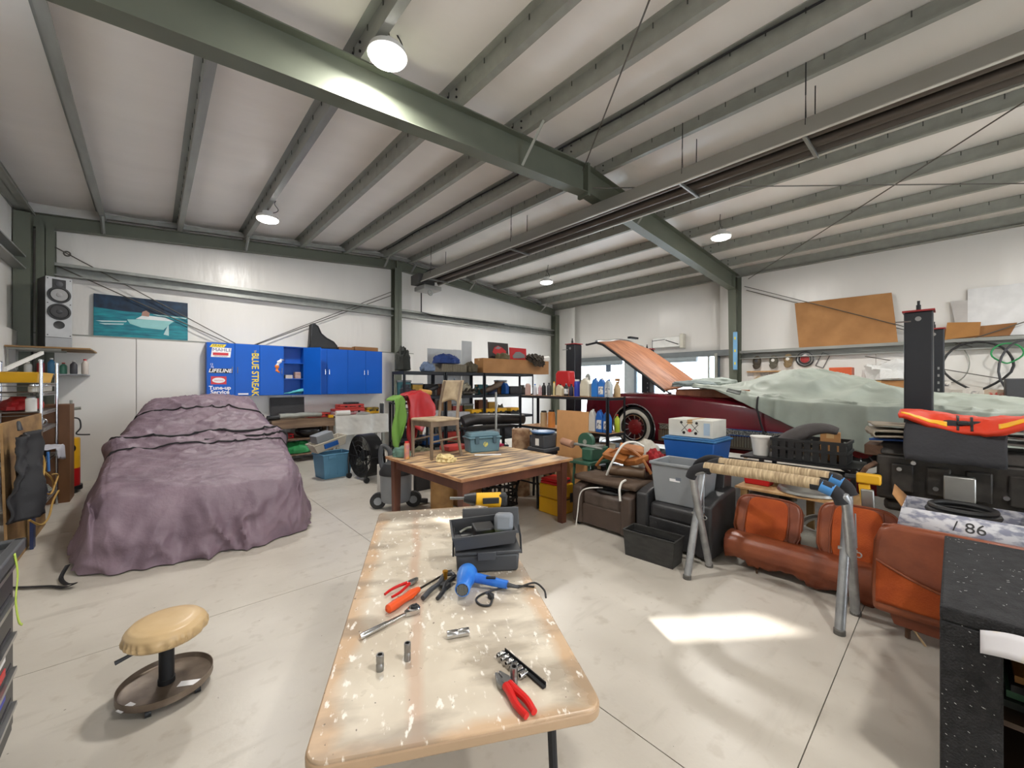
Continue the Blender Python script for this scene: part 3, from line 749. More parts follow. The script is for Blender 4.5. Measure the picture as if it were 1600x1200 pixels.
# ---- blue wall cabinets
m_blue = M('blue painted steel', (8,92,196), 0.42, spec=0.3, var=0.08, scale=2)
m_blued = M('blue painted steel inside', (14,58,118), 0.5)
m_chrome = M('chrome', (205,206,208), 0.14, metal=1.0, var=0.05)
m_chromed = M('dull chrome', (170,170,170), 0.28, metal=0.9, var=0.15)
CZ0, CZ1, CY0, CY1 = 1.37, 2.385, 9.35, 9.605
cabs = [(0.77,1.205,1.62), (1.62,2.05,2.44), (2.44,2.90,3.36), (3.36,3.77,4.18)]
clab = ['blue steel wall cabinet covered with racing stickers', 'blue steel wall cabinet with one door swung open showing its shelves', 'plain blue wall cabinet partly behind the open cabinet door', 'plain blue wall cabinet standing over the white-sheeted bench']
DOORS = {}
for i, (a, mid, b) in enumerate(cabs):
    C = thing('wall_cabinet', clab[i], 'cabinet', (a, CY0, CZ0), 0, 'blue wall cabinets')
    Wd = b-a; H_ = CZ1-CZ0; dp = CY1-CY0
    mb = MB(); t = 0.012
    mb.box(0.001,t,0.015,dp,0,H_).box(Wd-t,Wd-0.001,0.015,dp,0,H_).box(t,Wd-t,0.015,dp,0,t).box(t,Wd-t,0.015,dp,H_-t,H_).box(t,Wd-t,dp-0.01,dp,t,H_-t)
    mb.build('carcass', m_blue if i != 1 else m_blue, C, smooth=0)
    for z in (0.33, 0.66):
        mb = MB(); mb.box(t, Wd-t, 0.03, dp-0.01, z, z+0.015); mb.build('shelf', m_blue, C, smooth=0)
    ds = []
    for k, (x0, x1) in enumerate(((0.002, mid-a-0.002), (mid-a+0.002, Wd-0.002))):
        mb = MB(); w_ = x1-x0
        if i == 1 and k == 1:
            mb.box(-w_, 0, -0.018, 0.0, 0.004, H_-0.004); d = mb.build('door', m_blue, C, smooth=0, bevel=0.003)
            d.location = (x1, 0, 0); d.rotation_euler = (0,0,R(129)); hx = -w_+0.035
        else:
            mb.box(0, w_, -0.002, 0.016, 0.004, H_-0.004); d = mb.build('door', m_blue, C, smooth=0, bevel=0.003)
            d.location = (x0, 0, 0); hx = w_-0.04 if k == 0 else 0.04
        zc = 0.50
        mb = MB(); s_ = -1
        yo = -0.002 if not (i == 1 and k == 1) else -0.018
        mb.tube([(hx,yo,zc-0.06),(hx,yo-0.028,zc-0.055),(hx,yo-0.028,zc+0.055),(hx,yo,zc+0.06)], 0.006, 8); mb.build('handle', m_chrome, d)
        ds.append(d)
    DOORS[i] = ds
m_stw = M('white sticker', (238,238,240), 0.4, var=0.02); m_sty = M('yellow sticker', (242,214,40), 0.4, var=0.02); m_stk = M('black sticker print', (24,24,28), 0.4); m_str = M('red sticker', (206,40,52), 0.4, var=0.03)
m_sto = M('orange sticker', (236,130,50), 0.4, var=0.03); m_stn = M('navy print', (24,34,110), 0.4)
def dmat(x, z, rz=0, y=-0.004): return TR(x, y, z) @ rot(90,0,0) @ rot(0,0,rz)
def plate(d, nm, x0, x1, z0, z1, mat, y=-0.003, sk=0.0):
    mb = MB(); mb.add([(x0,y,z0),(x1-sk,y,z0),(x1,y,z1),(x0+sk,y,z1),(x0,y-0.001,z0),(x1-sk,y-0.001,z0),(x1,y-0.001,z1),(x0+sk,y-0.001,z1)], [(0,3,2,1),(4,5,6,7),(0,1,5,4),(1,2,6,5),(2,3,7,6),(3,0,4,7)])
    return mb.build(nm, mat, d, smooth=0)
d = DOORS[0][0]
plate(d,'sticker',0.04,0.30,0.925,0.985,m_sty,sk=0.04); text('lettering','FRAM',0.06,m_stk,d,dmat(0.16,0.955),sx=1.1,shear=0.3)
plate(d,'sticker',0.06,0.38,0.74,0.92,m_stw,sk=0.02); text('lettering','MAHLE',0.085,m_stn,d,dmat(0.23,0.875),sx=1.1)
plate(d,'sticker',0.09,0.33,0.775,0.825,m_str,y=-0.0045); text('lettering','PERFORMANCE',0.03,m_stk,d,dmat(0.21,0.757))
text('lettering','12',0.05,m_stw,d,dmat(0.07,0.60)); text('lettering','76',0.05,m_stw,d,dmat(0.08,0.55))
plate(d,'sticker',0.03,0.37,0.435,0.525,m_stk,sk=0.03); text('lettering','LIFELINE',0.095,m_stw,d,dmat(0.20,0.48,y=-0.006),shear=0.25,bold=0.002)
plate(d,'sticker',0.06,0.30,0.225,0.375,m_str)
mb = MB(); mb.lathe([(0.10,0),(0.10,0.001)], 24, dmat(0.18,0.30) @ Matrix.Diagonal((1,.5,1,1))); mb.build('sticker', m_stw, d); text('lettering','moroso',0.045,m_str,d,dmat(0.18,0.30,y=-0.006))
text('lettering','Tune-up',0.10,m_stw,d,dmat(0.20,0.155),bold=0.003); text('lettering','Service',0.10,m_stw,d,dmat(0.20,0.075),bold=0.003)
d = DOORS[0][1]
text('lettering','BLUE STREAK',0.165,m_sty,d,dmat(0.33,0.42,-90),bold=0.003,sx=0.86); plate(d,'sticker',0.05,0.22,0.02,0.05,m_stw); text('lettering','THE',0.05,m_sty,d,dmat(0.33,0.86,-90))
d = DOORS[1][0]
pts = [(0.405,0.74),(0.37,0.72),(0.33,0.66),(0.30,0.58),(0.31,0.50),(0.335,0.46)]
L = spline([Vector((a,b,0)) for a, b in pts], 5)
for nm, rng, mt in (('sticker', (0, 14), m_stw), ('sticker', (13, len(L)), m_sto)):
    mb = MB(); seg_ = L[rng[0]:rng[1]]; vs = []
    for q, p in enumerate(seg_):
        g = 0.03+0.012*math.sin(q); vs += [(p.x-g,-0.004,p.y+0.01),(p.x+g,-0.004,p.y-0.01)]
    mb.add(vs, [(2*q,2*q+1,2*q+3,2*q+2) for q in range(len(seg_)-1)]); mb.build(nm, mt, d, solid=0.001)
d = DOORS[1][1]
mb = MB(); mb.box(-0.26,-0.17,-0.0205,-0.018,0.93,0.955); mb.build('sticker', m_stw, d, smooth=0)
# inside the open cabinet
mb = MB(); mb.box(0,0.13,0,0.14,0,0.075); one('paper_box', mb, M('pale paper box', (206,196,184), 0.7), 'low pale paper box on shelf of the open blue cabinet', 'box', (2.10, 9.42, CZ0+0.345), group='boxes in the open cabinet', bevel=0.002)
mb = MB(); mb.box(0,0.11,0,0.14,0,0.14); one('paper_box', mb, M('striped paper box', (198,182,176), 0.7, c2=(160,120,110), scale=14, stretch=(0.3,0.3,5)), 'taller stack-like paper box on shelf of the open blue cabinet', 'box', (2.28, 9.42, CZ0+0.345), group='boxes in the open cabinet', bevel=0.002)
mb = MB(); mb.grid(lambda u, v: (0.37*u, 0.16*v, 0.012+0.12*u*math.sin(PI*min(1,0.15+v))*(1-0.2*v)+0.012*fbm(u*5, v*4)), 24, 14); one('teal_cloth', mb, M('teal cloth', (92,190,200), 0.8, var=0.2), 'folded teal cloth in bottom of the open blue cabinet', 'cloth', (2.06, 9.37, CZ0+0.012), solid=0.01)
# ================================================================ RED CAR ON THE LIFT
m_red = M('maroon car paint', (112,22,36), 0.22, var=0.25, scale=1.2, c2=(84,16,26))
m_redint = M('dark maroon metal', (70,16,24), 0.5)
m_tyre = M('tyre rubber', (24,24,25), 0.75)
m_ww = M('whitewall rubber', (214,210,200), 0.6)
m_liftblk = M('black lift paint', (30,33,40), 0.35, var=0.2, scale=3)
m_liftred = M('red lift paint', (150,30,32), 0.4)
LZ = 0.54; XN, XC = 5.96, 6.93
RC = thing('red_car', 'maroon classic car with raised hood standing on a car lift', 'car', (XC, 0, LZ))
YFW, YRW, WR = 3.59, 0.72, 0.34
TOPP = [(-0.8,0.76),(0.3,0.76),(1.2,0.76),(1.9,0.80),(2.6,0.87),(3.1,0.90),(3.9,0.90),(4.4,0.86),(4.62,0.78)]
def body_pt(u, v):
    y = -0.8 + 5.42*v; top = sm(TOPP, y, 0.2)
    w = 0.97 - 0.07*max(0,(y-3.9)/0.7)**2 - 0.07*max(0,(-0.2-y)/0.6)**2
    P = [(-w+0.06,0.16),(-w+0.02,0.26),(-w-0.005,0.42),(-w,0.55),(-w+0.015,top-0.12),(-w+0.04,top-0.03),(-w+0.10,top),(-w+0.22,top+0.01)]
    if u <= 0.5:
        t = u*2*(len(P)-1); sg = 1
    else:
        t = (1-u)*2*(len(P)-1); sg = -1
    i = min(int(t), len(P)-2); f = t-i
    a, b, c, d = [Vector(P[max(0,min(len(P)-1,k))]).to_3d() for k in (i-1,i,i+1,i+2)]
    r = 0.5*((2*b)+(c-a)*f+(2*a-5*b+4*c-d)*f*f+(3*b-a-3*c+d)*f**3)
    x, z = r.x, r.y
    if sg < 0: x = -x
    return Vector((x, y, z))
NU, NV = 64, 181; AR = 0.385
vs = [body_pt(i/(NU-1), j/(NV-1)) for j in range(NV) for i in range(NU)]
def dist(p): return min(math.hypot(p.y-c, p.z-WR) for c in (YFW, YRW))
for p in vs:
    for c in (YFW, YRW):
        dd = math.hypot(p.y-c, p.z-WR)
        if abs(dd-AR) < 0.02 and abs(p.x) > 0.6:
            k = AR/dd; p.y = c+(p.y-c)*k; p.z = WR+(p.z-WR)*k
fs = []
for j in range(NV-1):
    for i in range(NU-1):
        q = (j*NU+i, j*NU+i+1, j*NU+NU+i+1, j*NU+NU+i)
        cen = sum((vs[k] for k in q), Vector())/4
        if abs(cen.x) > 0.6 and dist(cen) < AR-0.004: continue
        fs.append(q)
mb = MB(); mb.add(vs, fs); mb.build('body', m_red, RC, smooth=50)
# underbody / engine bay / wheel wells
mb = MB(); mb.box(-0.86,0.86,-0.7,4.5,0.14,0.2); mb.box(-0.72,0.72,3.0,4.4,0.2,0.72).box(-0.72,0.72,-0.7,2.7,0.2,0.70); mb.build('underbody', M('dark underbody', (26,24,25), 0.8), RC, smooth=0)
mb = MB(); mb.box(-0.72,0.72,3.0,4.45,0.70,0.74); mb.build('engine_bay', M('engine bay grey', (52,58,66), 0.7), RC, smooth=0)
mb = MB(); mb.box(-0.78,0.78,1.0,3.02,0.70,0.86); mb.build('cowl', m_red, RC, bevel=0.03)
mb = MB(); mb.box(-0.80,0.1,1.9,2.95,0.86,0.98); mb.build('cowl_boards', M('cowl wood', (150,96,66), 0.6, c2=(116,68,44), scale=6, stretch=(6,1,1)), RC, bevel=0.01)
for c in (YFW, YRW):
    mb = MB(); mb.tube([(-0.978, c+AR*math.cos(a), WR+AR*math.sin(a)) for a in [R(-28+236*k/40) for k in range(41)]], 0.011, 6); mb.build('arch_trim', m_chrome, RC)
    wb = MB()
    def arch(u, v, c=c): a = R(-30+240*u); return (-0.95+0.3*v, c+(AR+0.002)*math.cos(a), WR+(AR+0.002)*math.sin(a))
    wb.grid(arch, 30, 3); wb.build('wheel_well', M('wheel well black', (18,17,18), 0.9), RC)
for sx in (-1, 1):
    for c in (YFW, YRW):
        xw = sx*0.86
        w_ = MB(); Mx = TR(xw, c, WR, 0, 90*sx, 0)
        w_.lathe([(0.20,-0.09),(0.31,-0.10),(0.335,-0.07),(0.34,0),(0.335,0.07),(0.318,0.09),(0.30,0.098),(0.24,0.102),(0.205,0.09)], 48, Mx, False, False); wheel = w_.build('tyre', m_tyre, RC)
        w_ = MB(); w_.lathe([(0.238,0.1025),(0.245,0.106),(0.292,0.104),(0.298,0.0995)], 48, Mx, False, False); w_.build('whitewall', m_ww, wheel)
        w_ = MB(); w_.lathe([(0.21,0.088),(0.207,0.103),(0.195,0.10),(0.19,0.06)], 40, Mx, False, False); w_.build('rim', m_chrome, wheel)
        w_ = MB(); w_.lathe([(0.13,0.045),(0.13,0.06),(0.10,0.075),(0.05,0.08),(0.045,0.10),(0.01,0.105)], 32, Mx, True, True); w_.build('hub', M('red hub', (128,24,26), 0.4), wheel)
        w_ = MB()
        for k in range(10):
            a = 2*PI*k/10; w_.add([(p[0],p[1],p[2]) for p in [(0.12*math.cos(a-.05),0.12*math.sin(a-.05),0.065),(0.12*math.cos(a+.05),0.12*math.sin(a+.05),0.065),(0.198*math.cos(a+.04),0.198*math.sin(a+.04),0.08),(0.198*math.cos(a-.04),0.198*math.sin(a-.04),0.08)]], [(0,1,2,3)], Mx)
        w_.build('spokes', m_chromed, wheel, solid=0.01)
        w_ = MB(); w_.lathe([(0.20,-0.06),(0.20,0.04)], 32, Mx); w_.build('brake_drum', m_redint if c == YFW else M('dark drum', (40,38,38), 0.6), wheel)
# side trim
mb = MB(); mb.box(-0.985,-0.965,1.0,3.12,0.36,0.43); mb.build('side_trim', M('engine-turned trim', (176,172,160), 0.3, metal=0.7, c2=(96,92,84), scale=60, lo=.45, hi=.55), RC, smooth=0)
mb = MB(); mb.box(-0.988,-0.965,1.0,3.14,0.43,0.445).box(-0.988,-0.965,1.0,3.10,0.35,0.362); mb.build('trim_moulding', m_chrome, RC, smooth=0)
mb = MB()
for k in range(60): 
    yy = 1.12+2.0*k/60
    mb.box(-0.975,-0.955,yy,yy+0.018,0.20,0.345)
mb.build('rocker_ribs', M('ribbed chrome', (150,138,118), 0.3, metal=0.75), RC, smooth=0)
mb = MB(); mb.box(-0.965,-0.94,1.1,3.15,0.17,0.35); mb.build('rocker_panel', M('bronze chrome', (120,104,88), 0.35, metal=0.6), RC, smooth=0)
# raised hood
def hood_pt(u, v, lift=0.0):
    x = -0.80+1.62*u; s = 1.62*v; a = R(36.5)
    cr = 0.05*(1-(2*u-1)**2) + 0.055*math.exp(-((u-0.5)/0.22)**4)*(1-0.25*v) - 0.07*(v**3)*0.6
    y = 3.12 + s*math.cos(a) - cr*math.sin(a); z = 0.95 + s*math.sin(a) + cr*math.cos(a)+lift
    if v > 0.9: y += 0; z -= 0.4*(v-0.9)
    return (x, y, z)
m_hood = M('brown flaking hood', (186,128,92), 0.5, c2=(138,84,56), scale=5, stretch=(7,0.7,0.7), detail=7)
mb = MB(); mb.grid(hood_pt, 40, 30); hood = mb.build('hood', m_hood, RC, solid=0.02)
mb = MB(); mb.tube([Vector(hood_pt(0.0, k/20))+Vector((-0.01,0,-0.015)) for k in range(21)], 0.022, 6); mb.tube([Vector(hood_pt(0.0,1))+Vector((-.01,0,-.015)), Vector(hood_pt(0,1))+Vector((-0.02,0.2,-0.04)), Vector(hood_pt(0,1))+Vector((0.0,0.24,-0.03))], 0.02, 6, smooth=4); mb.build('hood_edge', M('dark hood edge', (46,46,48), 0.5), hood)
mb = MB(); mb.tube([Vector(hood_pt(k/20, 1))+Vector((0,0.01,0.0)) for k in range(0,21)], 0.035, 8); mb.build('hood_nose', m_chromed, hood)
mb = MB(); mb.box(0.25,0.55,-0.02,0.05,-0.02,0.02, Matrix.Translation(Vector(hood_pt(0.5,1))+Vector((0,0.02,0.09)))); mb.build('hood_latch', m_dark, hood, smooth=0)
mb = MB(); mb.tube([(-0.70,3.02,0.80),(-0.66,3.10,0.90),(-0.70,3.2,0.98)], 0.012, 6).prism([(3.0,0.76),(3.35,0.8),(3.05,0.93)], -0.76, -0.74, 'x'); mb.build('hood_hinge', m_dark, RC)
# green-grey cover over the cabin
m_tarp = M('grey green canvas', (164,172,162), 0.6, c2=(140,148,138), scale=2.2, bump=0.2, bscale=7)
m_tarpd = M('dark canvas patch', (84,88,84), 0.7)
HEM = [(-1.2,0.30),(-0.4,0.28),(0.3,0.24),(0.76,0.30),(1.05,0.38),(1.37,0.54),(1.7,0.70),(1.96,0.84),(2.3,0.98),(2.6,1.02)]
TPF = [(-1.3,0.80),(-0.9,0.86),(-0.5,0.88),(0.0,0.92),(0.5,0.99),(0.9,1.14),(1.4,1.27),(1.9,1.16),(2.25,1.03),(2.6,1.0)]
SHD = [(-1.3,0.76),(0,0.80),(0.5,0.80),(1.2,0.83),(1.9,0.92),(2.3,1.0),(2.6,1.02)]
def tarp_pt(u, v):
    y = -1.25 + 3.85*v; hem = sm(HEM, y, .08); top = sm(TPF, y, .1); sh = max(sm(SHD, y, .1), hem+0.01)
    cab = max(0.0, min(1.0, (top-0.95)/0.25))
    P = [(-1.03,hem),(-1.02,hem+(sh-hem)*.5),(-1.0,sh-0.02),(-0.93,sh+0.012),(-0.78,sh+(top-sh)*(0.22)),(-0.60,sh+(top-sh)*(0.60+.1*cab)),(-0.42,sh+(top-sh)*0.92),(-0.2,top),(0.0,top)]
    Q = P + [(-a,b) for a, b in reversed(P[:-1])]
    t = u*(len(Q)-1); i = min(int(t), len(Q)-2); f = t-i
    a, b, c, d = [Vector(Q[max(0,min(len(Q)-1,k))]).to_3d() for k in (i-1,i,i+1,i+2)]
    r = 0.5*((2*b)+(c-a)*f+(2*a-5*b+4*c-d)*f*f+(3*b-a-3*c+d)*f**3)
    x, z = r.x, r.y
    wr = 0.02*fbm(x*2.2, y*2.0, 1.7, 4)
    sagk = math.exp(-((y-1.05)/0.35)**2-((x+0.55)/0.22)**2)
    rg = 1-min(1.0, 2.4*abs(fbm(x*2.6+y*1.2, y*2.2-x*1.4, 6.6, 2)))
    wr += 0.035*rg*rg*(1 if abs(x) < 0.95 else 0.0)
    if abs(x) > 0.93: x += (0.035*rg*rg if x > 0 else -0.035*rg*rg)
    z += wr - 0.10*sagk*(0.5+0.8*abs(math.sin(7*y+4*x))) - 0.05*math.exp(-((y-0.45)/0.2)**2-((x+0.5)/0.25)**2)*math.sin(9*y)
    x += (0.03*math.sin(y*4.0+1)*fbm(y*1.5,z*2,3)) if abs(x) > 0.9 else 0
    return (x, y, z)
mb = MB(); mb.grid(tarp_pt, 130, 170); tarp = mb.build('canvas_cover', m_tarp, RC, smooth=80, solid=0.008)
def tarp_strip(us, vs_, nm, mt, off=0.008):
    mb = MB()
    mb.grid(lambda a, b: Vector(tarp_pt(us[0]+(us[1]-us[0])*a, vs_[0]+(vs_[1]-vs_[0])*b))+Vector((-off,0,off*.6)), 10, 10); return mb.build(nm, mt, tarp, solid=0.004)
tarp_strip((0.13,0.20), (0.830,0.875), 'patch', m_tarpd)
mb = MB(); sp = [Vector(tarp_pt(0.02+0.12*k/10, 0.775))+Vector((-0.012,0,0)) for k in range(10,-1,-1)] + [Vector((-1.035, 1.70, 0.55)), Vector((-1.03, 1.62, 0.28))]; mb.tube(sp, 0.012, 6); mb.build('strap', m_black, tarp)
mb = MB(); mb.lathe([(0.0,0.0),(0.022,0.004),(0.022,0.008),(0.008,0.012)], 14, TR(-1.045, 0.62, 0.62, 0,-90,0)); mb.build('grommet', m_white, tarp)
# folded tarps lying on the cowl
for k, (p, sz, lb) in enumerate(((( -0.63, 2.74, 1.025), (0.28,0.33,0.09), 'flat folded blue-grey tarp on the cowl of the red car'), ((0.0, 2.70, 1.035), (0.32,0.38,0.13), 'puffy folded pale grey tarp on the cowl of the red car'))):
    mb = MB()
    mb.ball((0,0,0), 1.0, 40, 24)
    vs2 = []
    for q in mb.v:
        n_ = 1+0.12*fbm(q.x*2.2+k*7, q.y*2.2, q.z*3)
        vs2.append(Vector((q.x*sz[0]*n_, q.y*sz[1]*n_, (abs(q.z)**0.6*(1 if q.z > 0 else -0.15))*sz[2]*n_)))
    mb.v = vs2
    one('folded_tarp', mb, M('folded tarp %d' % k, ((126,140,140),(160,170,164))[k], 0.7, var=0.2, bump=0.2), lb, 'tarp', (XC+p[0], p[1], LZ+p[2]-0.0), 20*k, 'tarps on the red car')
# ---- four post lift
LF = thing('car_lift', 'black four post car lift carrying the maroon car', 'car lift', (0, 0, 0))
for x, y, nm in ((5.6,.24,0),(5.6,4.56,0),(8.17,.20,1),(8.17,4.56,1)):
    mb = MB(); a = 0.10; z1 = 2.36 if nm else 2.30
    mb.box(x-a, x+a, y-a, y+a, 0.015, z1); p = mb.build('post', m_liftblk, LF, smooth=0, bevel=0.012)
    mb = MB(); mb.box(x-a-0.012, x+a+0.012, y-a-0.012, y+a+0.012, z1, z1+0.016); mb.build('cap', m_liftred, p, smooth=0)
    mb = MB(); mb.box(x-a-0.06, x+a+0.06, y-a-0.06, y+a+0.06, 0, 0.016); mb.build('base_plate', m_liftred, p, smooth=0)
    mb = MB(); mb.cyl((x-0.04,y,z1+0.016),(x-0.04,y,z1+0.07),0.018,n=10).cyl((x-0.04,y,z1+0.07),(x-0.04,y,z1+0.11),0.011,n=10); mb.build('cable_bolt', m_dark, p)
    mb = MB(); mb.cyl((x-a-0.001,y,z1-0.07),(x-a-0.006,y,z1-0.07),0.022,n=16); mb.build('badge', m_chromed, p)
    mb = MB(); mb.cyl((x-a,y+0.05,z1-0.09),(x-a-0.02,y+a+0.06,z1-0.09),0.006,n=6); mb.build('latch_pin', m_chromed, p)
    if x > 7:
        mb = MB()
        for k in range(9): mb.box(x-a-0.004, x-a+0.001, y-0.055, y-0.035, 1.0+0.1*k, 1.035+0.1*k)
        mb.build('lock_slots', m_chromed, p, smooth=0)
for x0 in (5.78, 7.56):
    mb = MB(); mb.box(x0, x0+0.46, 0.1, 4.7, 0.50, LZ-0.002); mb.build('runway', m_dark, LF, smooth=0)
    mb = MB(); mb.box(x0-0.02, x0+0.02, 0.1, 4.7, 0.40, LZ); mb.build('runway_side', m_liftred, LF, smooth=0)
for y in (0.24, 4.56):
    mb = MB(); mb.box(5.68, 8.09, y-0.06, y+0.06, 0.36, 0.49); mb.build('cross_beam', m_liftblk, LF, smooth=0)
# ================================================================ COMMON BUILDERS
m_card = M('brown cardboard', (176,128,78), 0.75, c2=(158,112,66), scale=3)
m_cardd = M('dark cardboard', (150,104,60), 0.75, c2=(132,90,52), scale=3)
m_ply = M('plywood', (206,168,118), 0.65, c2=(178,136,90), scale=3, stretch=(1,5,1))
m_plyd = M('grubby plywood', (172,136,86), 0.7, c2=(118,88,54), scale=2.2, stretch=(1,1,2.5), detail=8)
m_blkp = M('black plastic', (34,35,37), 0.5, var=0.2)
m_gryp = M('grey plastic', (138,142,146), 0.5, var=0.08)
m_dgry = M('dark grey plastic', (66,68,72), 0.5, var=0.15)
m_whtp = M('white plastic', (228,226,220), 0.45, var=0.05)
m_yelp = M('yellow plastic', (232,176,28), 0.45, var=0.08)
m_redp = M('red plastic', (196,30,34), 0.42, var=0.1)
m_bluep = M('blue plastic', (30,92,172), 0.4, var=0.1)
m_alum = M('cast aluminium', (172,172,168), 0.36, metal=0.85, var=0.15)
m_iron = M('dirty cast iron', (70,66,62), 0.6, metal=0.4, c2=(44,42,40), scale=9)
m_rust = M('rusty steel', (120,92,72), 0.7, metal=0.3, c2=(84,60,46), scale=12)
def soft(sz, seed=0, amp=0.14, fr=2.0, n=36, k=22, flat=0.5, bottom=0.12):
    mb = MB(); mb.ball((0,0,0), 1.0, n, k); out = []
    for q in mb.v:
        f = 1+amp*fbm(q.x*fr+seed*3.7, q.y*fr, q.z*fr)
        z = (abs(q.z)**flat)*(1 if q.z > 0 else -bottom)
        out.append(Vector((q.x*sz[0]*f, q.y*sz[1]*f, (z+bottom)*sz[2]*f)))
    mb.v = out; return mb
def fold_stack(W, D, layers, th, seed=0):          # folded cloth: S-folded thick sheet
    mb = MB(); L = layers
    pts = []
    for i in range(L):
        a, b = (-D/2, D/2) if i % 2 == 0 else (D/2, -D/2)
        for k in range(9):
            q = k/8; pts.append((a+(b-a)*q, th*(i+0.5)+0.15*th*math.sin(3*q+i+seed)))
        if i < L-1: pts.append((b*1.04, th*(i+1.0)))
    n = len(pts)
    def f(u, v):
        t = v*(n-1); i = min(int(t), n-2); g = t-i
        y = pts[i][0]*(1-g)+pts[i+1][0]*g; z = pts[i][1]*(1-g)+pts[i+1][1]*g
        x = -W/2+W*u
        return (x+0.012*fbm(y*4,z*9,seed), y+0.01*fbm(x*5,z*5,seed+2), z+0.012*fbm(x*4,y*4,seed+5)+0.012)
    mb.grid(f, 24, n); return mb
def carton(name, label, loc, d, rz=0, mat=None, group=None, flaps=None, cat='box'):
    mat = mat or m_card
    C = thing(name, label, cat, loc, rz, group); w_, e, h = d
    if flaps:
        mb = MB(); t = 0.006
        mb.box(0,w_,0,t,0,h).box(0,w_,e-t,e,0,h).box(0,t,t,e-t,0,h).box(w_-t,w_,t,e-t,0,h).box(t,w_-t,t,e-t,0,t); mb.build('box_body', mat, C, smooth=0)
        for (x, y, rx, ry, sx, sy) in ((0,0,flaps[0],0,w_,-e*0.45),(0,e,-flaps[1],0,w_,e*0.45),(0,0,0,-flaps[2],-w_*0.4,e),(w_,0,0,flaps[3],w_*0.4,e)):
            mb = MB(); mb.box(min(0,sx),max(0,sx),min(0,sy),max(0,sy),-0.003,0.003); o = mb.build('flap', mat, C, smooth=0); o.location = (x,y,h); o.rotation_euler = (R(rx),R(ry),0)
    else:
        mb = MB(); mb.box(0,w_,0,e,0,h); mb.build('box_body', mat, C, smooth=0, bevel=0.004)
        mb = MB(); mb.box(-0.0005,w_+0.0005,e/2-0.03,e/2+0.03,h-0.05,h+0.0008); mb.build('tape', M('packing tape', (196,160,110), 0.3), C, smooth=0)
    return C
def bottle(label, loc, r, h, mat, cap, kind='round', lab=None, group=None, rz=0, name='bottle'):
    B = thing(name, label, 'bottle', loc, rz, group)
    if kind == 'round':
        mb = MB(); mb.lathe([(r*0.9,0),(r,0.01),(r,h*0.68),(r*0.85,h*0.76),(r*0.4,h*0.86),(r*0.38,h*0.92)], 18); mb.build('body', mat, B)
        mb = MB(); mb.lathe([(r*0.45,h*0.91),(r*0.45,h*0.99),(r*0.38,h)], 14); mb.build('cap', cap, B)
        if lab: mb = MB(); mb.lathe([(r*1.01,h*0.18),(r*1.01,h*0.58)], 18, None, False, False); mb.build('label', lab, B)
    elif kind == 'jug':
        mb = MB(); w_ = r
        mb.prism([(-w_,0),(w_,0),(w_,h*0.62),(w_*0.75,h*0.80),(w_*0.15,h*0.92),(-w_*0.25,h*0.92),(-w_*0.55,h*0.82),(-w_,h*0.66)], -r*0.62, r*0.62, 'x'); mb.build('body', mat, B, bevel=r*0.22, seg=3)
        mb = MB(); mb.tube([(0,w_*0.75,h*0.55),(0,w_*0.95,h*0.78),(0,w_*0.5,h*0.92),(0,w_*0.0,h*0.9)], r*0.17, 8, smooth=4); mb.build('handle', mat, B)
        mb = MB(); mb.lathe([(r*0.28,h*0.9),(r*0.28,h*0.99),(r*0.24,h)], 14, TR(0,-r*0.1,0)); mb.build('cap', cap, B)
        if lab: mb = MB(); mb.box(-r*0.63,r*0.63,-r*0.72,r*0.72,h*0.15,h*0.55); mb.build('label', lab, B, smooth=0)
    elif kind == 'spray':
        mb = MB(); mb.lathe([(r*0.9,0),(r,0.01),(r,h*0.45),(r*0.7,h*0.62),(r*0.3,h*0.78),(r*0.3,h*0.84)], 18); mb.build('body', mat, B)
        mb = MB(); mb.box(-r*0.28,r*0.28,-r*0.9,r*0.6,h*0.86,h).box(-r*0.2,r*0.2,-r*0.7,-r*0.4,h*0.72,h*0.9); mb.build('trigger', cap, B, bevel=0.004)
    elif kind == 'can':
        mb = MB(); mb.lathe([(r,0),(r,h*0.84),(r*0.8,h*0.9)], 18); mb.build('body', mat, B)
        mb = MB(); mb.lathe([(r*0.78,h*0.89),(r*0.78,h*0.985),(r*0.6,h)], 16); mb.build('cap', cap, B)
    elif kind == 'carton':
        mb = MB(); mb.box(-r,r,-r,r,0,h*0.85).prism([(-r,h*0.85),(r,h*0.85),(0,h)], -r, r, 'x'); mb.build('body', mat, B, smooth=0, bevel=0.003)
        mb = MB(); mb.box(-r,r,-0.004,0.004,h*0.97,h*1.03); mb.build('cap', cap, B, smooth=0)
    return B

